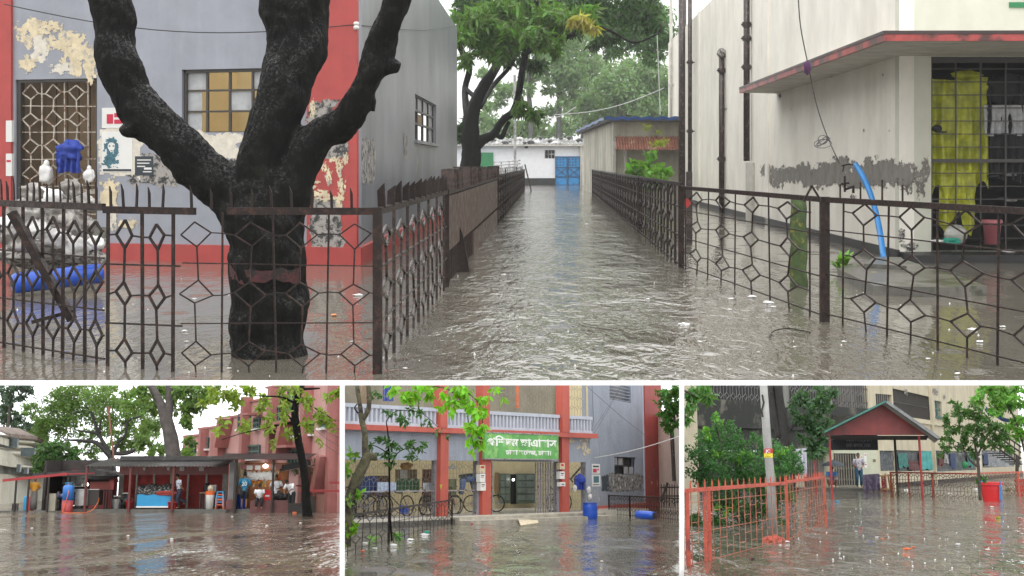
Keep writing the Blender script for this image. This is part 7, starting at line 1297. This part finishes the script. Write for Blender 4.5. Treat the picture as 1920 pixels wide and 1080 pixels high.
for h in (hd_, h2_):
    mb = MB(); n = int((h[1]-h[0])/.13); [mb.wb(Wp, h[0]+(h[1]-h[0])*k/n-.02, h[0]+(h[1]-h[0])*k/n+.02, zf, h[3], -.1, -.06) for k in range(n+1)]; [mb.bar(Wp.p(h[0]+(h[1]-h[0])*k/n, v, -.05), Wp.p(h[0]+(h[1]-h[0])*(k+1)/n, v+.2, -.05), .02) for k in range(n) for v in np.arange(zf+.3, h[3]-.3, .6)]; mb.ob('collapsible_gate', mat('dull_gate', (.25,.24,.2), .5, .2, var=.3), gp)
MB().wr(Wp, 1536, 864, 1549, 898, -.16, -.12).ob('doorway_light', m_frost, gp)
for i, (x0, y0, x1, y1) in enumerate([(1613,854,1617,866),(1620,850,1625,866),(1621,868,1626,878),(1637,861,1642,866)]): poster(x0, y0, x1, y1, [m_bagw, m_paper, m_paper, m_green][i], ['pink-marked leaflet on the wall behind the standing person','white leaflet beside the pink-marked one','small white leaflet low on the porch wall','small green notice at the right of the porch wall'][i], W=Wp, d=.02, marks=[(x0+1,y0+2,x1-1,y0+4,m_ink)])
# people
person(V((P(1611,900,pf.y+1.2).x, pf.y+1.2, zf)), .1, dict(haL=(.14,-.2,1.05), haR=(-.14,-.2,1.05), elL=(.28,0,1.14), elR=(-.28,0,1.14)), sk1, mat('checked_shirt', (.5,.48,.52), .8, var=.3, vs=14, col2=(.12,.1,.18), c2amt=.5, c2s=14), mat('teal_pattern_trousers', (.02,.08,.14), .8, var=.5, vs=14, col2=(.12,.2,.25), c2amt=.3, c2s=16), 'person in a checked shirt and teal patterned trousers standing under the porch', sc=1.03, sleeves=.6, feet=1)
person(V((P(1560,900,pf.y+1.0).x, pf.y+1.0, zf-.02)), -.2, dict(pel=(0,.12,.28), chest=(0,-.08,.62), neck=(0,-.2,.78), head=(0,-.28,.9), shL=(.19,-.12,.72), shR=(-.19,-.12,.72), elL=(.25,-.3,.52), haL=(.1,-.48,.56), elR=(-.25,-.3,.52), haR=(-.1,-.48,.56), hiL=(.12,.08,.26), hiR=(-.12,.08,.26), knL=(.2,-.36,.5), knR=(-.2,-.36,.5), anL=(.15,-.14,.09), anR=(-.15,-.14,.09)), sk1, mat('blue_tee', (.06,.18,.4), .8), mat('pale_shorts', (.4,.33,.3), .8), 'person in a blue shirt squatting at the porch edge under a dark umbrella', sc=1.1, legskin=True)
um = T('umbrella', 'dark open umbrella over the squatting person', 'umbrella', pq(1562, 890)); c = V((P(1564,900,pf.y+.9).x, pf.y+.9, zf+1.12)); MB().lathe(c, [(.62,0),(.6,.02),(.5,.14),(.3,.24),(.05,.3),(.01,.36)], 12).ob('canopy', m_inkd, um); MB().tube([c+V((0,0,-.5)), c+V((0,0,.3))], .012, 5).ob('shaft', m_alu, um)
# planks and cloth
bd = T('plank_frame', 'upright wooden plank frame with a red cloth strip under the porch edge', 'planks', V((P(1654,900,pf.y-.6).x, pf.y-.6, 0))); m_pl = mat('fresh_plank', (.42,.25,.12), .6, var=.35, vs=5)
Wc = Wall(F4, V((P(1600,900,pf.y-.6).x, pf.y-.6, 0)), V((P(1700,900,pf.y-.6).x, pf.y-.6, 0)))
for k, (xa, xb, yt) in enumerate(((1632,1637,896),(1638,1644,892),(1645,1650,889),(1651,1656,891),(1657,1662,888),(1663,1668,889),(1669,1674,897))): u0, u1 = Wc.uv(xa,900)[0], Wc.uv(xb,900)[0]; MB().bar(Wc.p((u0+u1)/2+.03*(k%3-1), -.05, .05*k), Wc.p((u0+u1)/2-.04*(k%3-1), Wc.uv(1650,yt)[1], .05*k-.1), (u1-u0)*1.3, .04).ob('plank', m_pl, bd)
for y_ in (893, 918): z_ = Wc.uv(1650,y_)[1]; MB().bar(Wc.p(Wc.uv(1632,900)[0], z_, .45), Wc.p(Wc.uv(1673,900)[0], z_+.06, .45), .04, .08).ob('crossbar', m_pl, bd)
MB().wr(Wc, 1653, 892, 1660, 922, .38, .42).ob('red_strip', mat('red_beaded_strip', (.3,.02,.04), .7, var=.6, vs=14, col2=(.5,.45,.4), c2amt=.4, c2s=14), bd)
mb = MB(); a, b = Wc.q(1617, 890, .6), Wc.q(1649, 888, .6); drape(mb, a, b, .85, .07, 3, 20, 12, seed=12, wav=.3); mb.ob('checked_cloth', mat('checked_cotton', (.28,.24,.32), .8, var=.5, vs=18, col2=(.08,.05,.12), c2amt=.6, c2s=18), None, label='purple-grey checked cloth hung beside the plank frame', cat='cloth')
drape(MB(), P(1492,842,45), P(1512,840,45), .85, .05, 3, 16, 10, seed=3).ob('hanging_sheet', mat('grey_white_sheet', (.45,.45,.52), .7, var=.15, streak=.4), None, label='pale grey sheet hanging beside the bush at the porch', cat='sheet')
# middle fence
def fence4(lab, A, B, zr_, pu, pv, posts, m_=None, **k): return fence('iron_fence', lab, A, B, zr_, pu, pv, .02, posts=posts, group='fences before the yellowed hostel', rail=.06, latm=m_, **k)
old = m_iron; m_iron = m_r4
a, b = G(1672, 927), G(1840, 936); fence4('low lattice fence with a red rail right of the porch', a, b, 1.02, .6, .42, [(0,.08),(.22,.07),(.5,.09)], mat('rusty_pale_lattice', (.2,.13,.09), .6, var=.4, vs=12), voff=.1)
a, b = G(1841, 936), G(1960, 925); fence4('low lattice fence with a red rail behind the red tub', a, b, 1.05, .6, .42, [(.55,.1)], MATS['rusty_pale_lattice'], voff=.1)
# near red fence
def brickgrid(mb, A, U, L, z0, z1, pu, pv, w):
    n = int(L/pu)
    for k in range(n+1): mb.bar(A+U*k*pu+V((0,0,z0)), A+U*k*pu+V((0,0,z1)), w)
    r_ = 0; z = z0+.06
    while z < z1:
        for k in range(n):
            if (k+r_) % 2 == 0 or r_ % 3 == 0: mb.bar(A+U*k*pu+V((0,0,z)), A+U*(k+1)*pu+V((0,0,z)), w*.8)
        z += pv; r_ += 1
def redfence(lab, A, B, zr_, pu, posts, seed=0):
    A = V(A); B = V(B); L = (B-A).length; U = (B-A)/L; t = T('red_fence', lab, 'fence', A, 'red painted fence before the bush'); MB().bar(A+V((0,0,zr_)), B+V((0,0,zr_)), .035, .06, up=(0,0,1)).ob('top_rail', m_r4, t)
    brickgrid(*(lambda m_: (m_, A, U, L, -.05, zr_, pu, .155, .013))(mb_ := MB())) ; mb_.ob('lattice', mat('pink_rust_bars', (.36,.12,.065), .5, var=.5, vs=9), t)
    for u, w in posts: MB().bar(A+U*u*L+V((0,0,-.15)), A+U*u*L+V((0,0,zr_+.02)), w).ob('post', m_r4, t)
    n = int(L/pu)
    for k in range(n+1): q0 = A+U*k*pu+V((0,0,zr_)); MB().prism([q0+V((-.014,0,0)), q0+V((.014,0,0)), q0+V((.012,0,.1)), q0+V((0,0,.16)), q0+V((-.012,0,.1))], (0,.012,0)).ob('picket', m_r4, t)
    return t
g0, g1, g2, g3 = G(1270, 1066), G(1326, 1052), G(1479, 1012), G(1548, 980)
redfence('short near end of the red fence at the left edge', g0, g1, 1.13, .42, [(.36,.065),(.96,.05)]); redfence('middle length of the red fence with the pale pole behind it', g1, g2, 1.13, .46, [(.03,.06),(.99,.06)]); redfence('far angled end of the red fence with closely seen pickets', g2, g3, 1.15, .58, [(1,.07)])
m_iron = old
# pale pole
pb = G(1450, 1014); t = T('pale_pole', 'pale leaning pole with a red and yellow sticker beside the bush', 'pole', pb); tp = P(1430, 700, pb.y+.0); rp = .075; pts = [pb+V((0,0,-.1)), P(1445, 900, pb.y), P(1438, 820, pb.y), tp]; MB().tube(pts, [.083,.088,.085,.078], 14).ob('shaft', mat('pale_pole_paint', (.30,.30,.29), .5, var=.15, vs=6, streak=.5, scol=(.2,.2,.18), bump=.3), t, smooth=True)
ang = math.atan2(tp.x-P(1445,900,pb.y).x, tp.z-P(1445,900,pb.y).z)
for y0, y1, m_, nm in ((841,850,m_redpl,'red_sticker'),(850,858,mat('sticker_yellow', (.7,.6,.03), .5),'yellow_sticker')): MB().tube([P(1441.3-(900-y0)*.03+.9, y0, pb.y), P(1441.3-(900-y1)*.03+.9, y1, pb.y)], .091, 14).ob(nm, m_, t)
Wq = Wall(F4, V((pb.x-2, pb.y-.1, 0)), V((pb.x+2, pb.y-.1, 0))); u_, v_ = Wq.uv(1435, 848.5); letters(Wq, 'JC', u_, v_, .085, .1, .003, m_paper, t, .002, name='print'); u_, v_ = Wq.uv(1435, 855); letters(Wq, '- - -', u_, v_-.02, .06, .1, .003, m_inkd, t, .002, name='print')
MB().ball(pb+V((0,-.02,-.01)), .17, 1.3,1,.75,14,8,.35).ob('painted_base', m_r4, t)
mb = MB().tube([P(1429,740,pb.y-.1), P(1432,755,pb.y-.1), P(1428,770,pb.y-.1), P(1430,782,pb.y-.1)], .02, 5); mb.ob('black_strap', m_blk, None, label='torn black strap tied high round the pale pole', cat='strap')
# bush, trees
bt = T('green_bush', 'large wet green bush behind the red fence', 'bush', G(1390, 985)); Yb4 = 36.; mb = MB()
for pts_ in ([(1400,990,3),(1385,930,3),(1360,860,2),(1340,790,1.5)], [(1400,990,3),(1420,920,2.5),(1450,860,1.6),(1475,840,1)], [(1395,990,2.5),(1350,930,2),(1310,880,1.5),(1295,850,1)], [(1400,990,2.5),(1440,930,2),(1480,890,1.4)], [(1385,930,2),(1390,870,1.5),(1400,820,1)]): limb(mb, F4, pts_, Yb4, 6)
mb.ob('stem', m_bark2, bt); bl_ = leafmat('wet_bush_leaf', (.05,.15,.045)); bl2 = leafmat('fresh_bush_leaf', (.12,.29,.04))
cl = [(1345,790,18,150),(1330,820,24,260),(1360,830,26,300),(1305,850,22,220),(1345,860,28,360),(1385,850,26,320),(1410,870,28,380),(1440,840,22,220),(1465,850,20,220),(1480,870,20,220),(1455,890,26,320),(1420,910,28,380),(1380,900,28,380),(1340,900,26,340),(1310,890,20,220),(1360,945,26,340),(1400,960,28,380),(1440,950,24,300),(1470,930,20,220),(1350,980,24,300),(1310,985,22,220),(1385,1000,20,180),(1330,1000,16,140),(1300,970,14,120),(1375,800,14,90),(1420,820,14,90),(1460,985,16,120),(1495,880,12,90),(1490,850,12,90)]
leaves('leaf_mass', bl_, [(P(x,y,Yb4+random.uniform(-.3,.8)), (r*Yb4/FPX*1.1, .6, r*Yb4/FPX), n*2.8) for x, y, r, n in cl], .072, bt, asp=.55, droop=.1, seed=71); leaves('fresh_leaf_mass', bl2, [(P(x,y,Yb4-.5), (r*Yb4/FPX, .3, r*Yb4/FPX), n) for x, y, r, n in ((1345,785,14,60),(1320,810,16,80),(1400,860,16,90),(1350,850,14,70),(1440,900,16,80),(1370,950,16,70),(1470,845,12,50),(1310,1000,12,70),(1350,960,14,60))], .085, bt, asp=.55, droop=.1, seed=72)
t = T('overhanging_branch', 'dark leafy branch hanging in from the top left corner of the porch view', 'branch', P(1300, 740, 22)); mb = MB(); limb(mb, F4, [(1260,720,2),(1300,740,1.5),(1335,745,1)], 22, 5); mb.ob('twig', m_bark2, t); leaves('leaf_mass', leafmat('overhang_leaf', (.07,.18,.04)), [(P(x,y,22), (r*22/FPX,.3,r*22/FPX), n) for x, y, r, n in ((1290,735,14,90),(1310,745,16,110),(1330,742,12,60),(1295,765,12,60),(1288,785,9,36),(1320,728,14,70))], .13, t, asp=.35, droop=.6, seed=73)
tr2('dark_trunk_tree', 'dark leaning trunk with glossy leaves between the pole and the porch', [[(1476,925,10),(1472,860,10),(1468,800,10),(1462,760,9),(1456,700,8)], [(1462,820,7),(1452,780,6),(1446,740,6),(1442,700,5)], [(1474,815,5),(1484,800,4),(1500,790,3)]],
 [(1500,750,20,200,0),(1520,770,22,240,0),(1545,755,18,150,0),(1500,790,18,170,0),(1525,800,22,260,0),(1545,790,16,130,0),(1510,820,16,140,0),(1540,825,14,110,0),(1530,840,12,90,0),(1540,735,20,150,0),(1490,765,14,90,0),(1565,735,12,70,0)], .16, 40, 74, leafmat('glossy_mango_leaf', (.055,.12,.055)), bark=mat('dark_tree_bark', (.03,.028,.026), .7, var=.4, vs=4, bump=1))
t = T('entrance_sapling', 'small potted sapling with drooping leaves at the left porch post', 'tree', pq(1528, 900)); mb = MB(); limb(mb, F4, [(1529,905,1.6),(1528,850,1.4),(1530,835,1)], 50, 5); mb.ob('stem', m_redst, t); leaves('leaf_mass', MATS['glossy_mango_leaf'], [(P(x,y,50), (r*50/FPX,.5,r*50/FPX), n) for x, y, r, n in ((1530,840,12,90),(1522,850,10,70),(1540,845,10,60))], .26, t, seed=75)
tr2('mango_sapling', 'mango sapling growing through the low fence beside the red tub', [[(1838,938,3),(1836,905,3),(1834,870,3),(1830,845,2.2),(1826,820,1.5)], [(1834,875,2.5),(1818,862,2),(1808,845,1.6),(1790,835,1)], [(1835,850,2),(1850,820,1.2),(1870,800,1)]],
 [(1800,780,18,120,0),(1780,790,14,80,0),(1820,770,18,140,0),(1845,780,20,170,0),(1800,810,20,160,0),(1830,800,20,170,0),(1860,800,18,150,0),(1780,820,16,90,0),(1810,835,16,110,0),(1845,830,18,140,0),(1870,825,16,110,0),(1770,835,12,60,0),(1890,810,16,110,0),(1830,850,14,80,0),(1890,840,12,60,0),(1840,900,8,40,0),(1795,755,12,60,0),(1770,848,10,30,0)], .125, 44, 76, leafmat('sapling_leaf', (.06,.14,.035)), k=1.8)
tr2('feathery_tree', 'light green feathery tree at the top right corner above the tub', [[(1925,860,3),(1905,790,2),(1880,750,1.4)]], [(1880,740,22,260,0),(1850,735,16,130,0),(1900,755,20,220,0),(1905,790,18,150,0),(1870,760,16,120,0),(1910,815,14,100,0),(1835,745,12,70,0),(1900,730,20,200,0)], .18, 42, 77, leafmat('feathery_leaf', (.14,.32,.06)), k=1.3)
mb = MB()
for x0, y0, x1, y1 in ((1850,762,1866,772),(1864,768,1897,785)): a, b = P(x0,y0,60), P(x1,y1,60); mb.grid(6, 2, lambda u, v: a.lerp(b, u)+V((0,.3*v,-.12*math.sin(u*3)-.14*v)))
mb.ob('blue_tarpaulin', m_tarp, None, label='strip of blue tarpaulin caught in the trees at the top right', cat='tarpaulin')
t = T('outdoor_stair', 'dark steel stair with railings at the right edge behind the tree', 'staircase', P(1890, 860, 75)); mb = MB()
for k in range(4): mb.tube([P(1860,800+k*11,75), P(1915,838+k*11,75)], .05, 5)
for k in range(6): mb.tube([P(1866+k*9,804+k*6,75), P(1866+k*9,846+k*6,75)], .03, 4)
mb.ob('stair_rails', m_postd, t); mb = MB(); [mb.box(P(1868+k*8,850+k*4,76), (.5,1.2,.06)) for k in range(6)]; mb.ob('treads', m_postd, t); MB().tube([P(1907,855,74), P(1907,905,74)], .09, 6).ob('post', m_postd, t)
MB().bar(P(1834,790,60), P(1838,900,60), .12).ob('grey_post', m_pipew, None, label='thin pale post behind the mango sapling', cat='post')
# tubs
def tub(x, y, lab, r=.36, h=.62):
    b = G(x, y); t = T('red_tub', lab, 'tub', b, 'red tubs standing in the water'); MB().lathe(b, [(r*.75,-.12),(r*.8,0),(r*.98,h*.86),(r*1.1,h*.87),(r*1.1,h),(r*1.0,h),(r*.95,h*.6)], 26).ob('tub_body', mat('bright_red_plastic', (.55,.02,.025), .3, var=.06), t, smooth=False); MB().ring(b+V((0,0,h)), r*1.08, .02, None, 28, 5).ob('rim', m_redpl, t); return t, b
t, b = tub(1860.5, 940, 'big red plastic tub with a blue cloth over its side', .43, .72); mb = MB(); mb.grid(6, 12, lambda u, v: b+V((.16+.12*u, -.43+.02-(.0 if v < .2 else .03)+.03*math.sin(u*6)-.02, .76-.74*v)) + V((0,.10*v,0))); mb.ob('blue_rag', mat('sky_blue_rag', (.12,.25,.5), .8, var=.2), None, label='blue cloth hanging down the side of the big red tub', cat='cloth')
tub(1914, 927, 'second red tub cut off by the right edge', .25, .7); MB().ball(b+V((-.35,-.15,.76)), .08, 1.6,.8,.5,10,6,.4).ob('white_blue_rag', m_bluepl, None, label='small blue rag on the left rim of the big red tub', cat='cloth')
t = T('dead_weed', 'ragged weed clump in the water at the right edge', 'plant', G(1895, 925)); leaves('leaf_mass', leafmat('dull_weed_leaf', (.08,.10,.04)), [(G(1895,922)+V((0,0,.2)), (.6,.3,.25), 200)], .12, t, seed=78)
lit4 = [(1701,1029,9,m_orange,'crushed orange cup floating in the foreground'),(1712,1026,5,m_orange,'torn end of the crushed orange cup'),(1613,990,4,m_ink,'small red scrap floating left of centre'),(1632,1015,4,m_bluep,'small purple-blue scrap floating left of centre'),(1655,1010,4,m_orange,'thin orange peel floating above the cup'),(1605,996,3,m_foam,'white foam crumb beside the red scrap'),(1644,1007,4,m_foam,'white foam scrap above the blue scrap'),(1872,970,6,m_yel,'yellow stick floating below the red tub'),(1852,1030,5,m_foam,'white foam lump low at the right'),(1796,1020,5,m_foam,'grey foam lump right of the cup'),(1410,1048,6,m_iron,'dark twig cluster floating before the red fence'),(1476,1015,5,m_foam,'white scraps at the foot of the red fence post'),(1462,1022,4,m_foam,'white scrap beside the pole base'),(1780,925,5,m_foam,'pale litter floating along the low fence'),(1700,918,6,m_foam,'white litter behind the low fence'),(1830,917,5,m_foam,'grey scrap floating behind the sapling'),(1570,940,5,m_bluepl,'pale blue scrap floating by the porch post'),(1860,950,4,m_foam,'white scrap below the big tub')]
for x, y, r, m_, lab in lit4: c = G(x, y, .015); MB().ball(c, r*c.y/FPX*.55, 1.5,.9,.35,12,7,.7).ob('floating_litter', m_, None, label=lab, cat='litter')
sp = MB(); random.seed(18)
for k in range(90):
    x = random.uniform(1490, 1908); y = 935+135*random.random()**.7; c = G(x, y, 0); r = random.uniform(.006,.016)
    sp.add([c+V((-r,0,0)), c+V((r*.2,-r*.4,0)), c+V((r,0,0)), c+V((0,0,r*random.uniform(.6,1.6)))], [(0,1,3),(1,2,3),(2,0,3)])
sp.ob('raindrop_splashes', m_foam, None, label='tiny raindrop splashes on the water before the porch', kind='stuff', cat='splash')
# ---------------------------------------------------------------- partition walls between the places, then every place is set down
m_part = mat('white_partition_paint', (.87,.87,.87), .8, var=.01)
def frustum(x0, y0, x1, y1, Y0, Y1):
    q = lambda x, y, Y: CAM + V(((x-960)/FPX, 1, (HOR-y)/FPX))*Y
    return MB().hexa([q(x0,y1,Y0), q(x1,y1,Y0), q(x1,y1,Y1), q(x0,y1,Y1), q(x0,y0,Y0), q(x1,y0,Y0), q(x1,y0,Y1), q(x0,y0,Y1)])
class Idt: pass
FW = Idt(); FW.M = Matrix.Identity(4); FW.roots = []; FW.meshes = []; use(FW)
YB0, YB1 = 5.2, 41.0
if PLACES > 1:
    frustum(-60, 713, 1980, 723, YB1-2.0, S1*G1Y-.02).ob('partition_wall', m_part, None, label='long horizontal white partition below the flooded lane, above the three small views', cat='partition', group='white partitions between the four views')
    for x0, lab in ((637, 'upright white partition between the tea stalls and the signboard hostel'), (1273.5, 'upright white partition between the signboard hostel and the gabled porch')):
        frustum(x0, 722.9, x0+9.5, 1110, YB0, YB1-2.01).ob('partition_wall', m_part, None, label=lab, cat='partition', group='white partitions between the four views')
def plane(a, b):      # plane through the eye and two photo points, normal to the left of a->b
    ra = V(((a[0]-960)/FPX, 1, (HOR-a[1])/FPX)); rb = V(((b[0]-960)/FPX, 1, (HOR-b[1])/FPX)); return ra.cross(rb).normalized()
def clip(fr, planes):
    for o in fr.meshes:
        chain = Matrix.Identity(4); q = o
        while q is not None: chain = q.matrix_basis @ chain; q = q.parent
        Wm = fr.M @ chain; me = o.data; n = len(me.vertices)
        if not n: continue
        co = np.empty(n*3); me.vertices.foreach_get('co', co); A = np.array(Wm); w = co.reshape(-1,3) @ A[:3,:3].T + A[:3,3] - np.array(CAM)
        for nrm in planes:
            d = w @ np.array(nrm)
            if d.min() >= -1e-4: continue
            if d.max() <= 0: o['_dead'] = 1; break
            if o.data.users > 1: o.data = o.data.copy()
            Mi = Wm.inverted(); no = (Wm.to_3x3().transposed() @ nrm).normalized(); pc = Mi @ CAM
            bm = bmesh.new(); bm.from_mesh(o.data); g = bm.verts[:]+bm.edges[:]+bm.faces[:]
            r_ = bmesh.ops.bisect_plane(bm, geom=g, plane_co=pc, plane_no=no, clear_inner=True)
            if len(bm.faces) < 4000:
                try: bmesh.ops.holes_fill(bm, edges=[e for e in r_['geom_cut'] if isinstance(e, bmesh.types.BMEdge)], sides=0)
                except Exception: pass
            bm.to_mesh(o.data); bm.free()
            me = o.data; n = len(me.vertices)
            if n == 0: o['_dead'] = 1; break
            co = np.empty(n*3); me.vertices.foreach_get('co', co); w = co.reshape(-1,3) @ A[:3,:3].T + A[:3,3] - np.array(CAM)
def settle(fr, planes):
    clip(fr, planes)
    for r_ in fr.roots: r_.matrix_basis = fr.M @ r_.matrix_basis
    for _ in range(3):
        for o in list(fr.meshes):
            if o.get('_dead') and not o.children: fr.meshes.remove(o); fr.roots = [r_ for r_ in fr.roots if r_ is not o]; bpy.data.objects.remove(o)
def empties():
    for o in list(bpy.data.objects):
        if o.type == 'EMPTY' and not o.children: bpy.data.objects.remove(o)
settle(F1, [])
mid = (960, 900)
def inward(a, b, inside):
    n = plane(a, b); r_ = V(((inside[0]-960)/FPX, 1, (HOR-inside[1])/FPX)); return n if n.dot(r_) > 0 else -n
LIM = {2: (None, 637.5), 3: (646, 1274), 4: (1282.5, None)}
for k, fr in FRS.items():
    a, b = LIM[k]; c = ((a or 0)+(b or 1920))/2; pl = [inward((0, 722.5), (1920, 722.5), (c, 900))]
    if a: pl.append(inward((a, 700), (a, 1080), (c, 900)))
    if b: pl.append(inward((b, 700), (b, 1080), (c, 900)))
    settle(fr, pl)
empties()
for me in list(bpy.data.meshes):
    if me.users == 0: bpy.data.meshes.remove(me)
# ---------------------------------------------------------------- thin rain haze round everything
use(FW); hz = MB().box((0, 300, 42), (640, 760, 150)); hz_m = bpy.data.materials.new('rain_haze'); hz_m.use_nodes = True; hn = hz_m.node_tree; hn.nodes.remove(hn.nodes['Principled BSDF'])
pv = hn.nodes.new('ShaderNodeVolumePrincipled'); pv.inputs['Color'].default_value = (.93,.95,.96,1); pv.inputs['Density'].default_value = .00016; pv.inputs['Anisotropy'].default_value = .1
hn.links.new(pv.outputs[0], hn.nodes['Material Output'].inputs['Volume']); ho = hz.ob('haze', hz_m, kind='stuff', label='thin rain haze that pales the far trees'); C.cycles.volume_bounces = 1
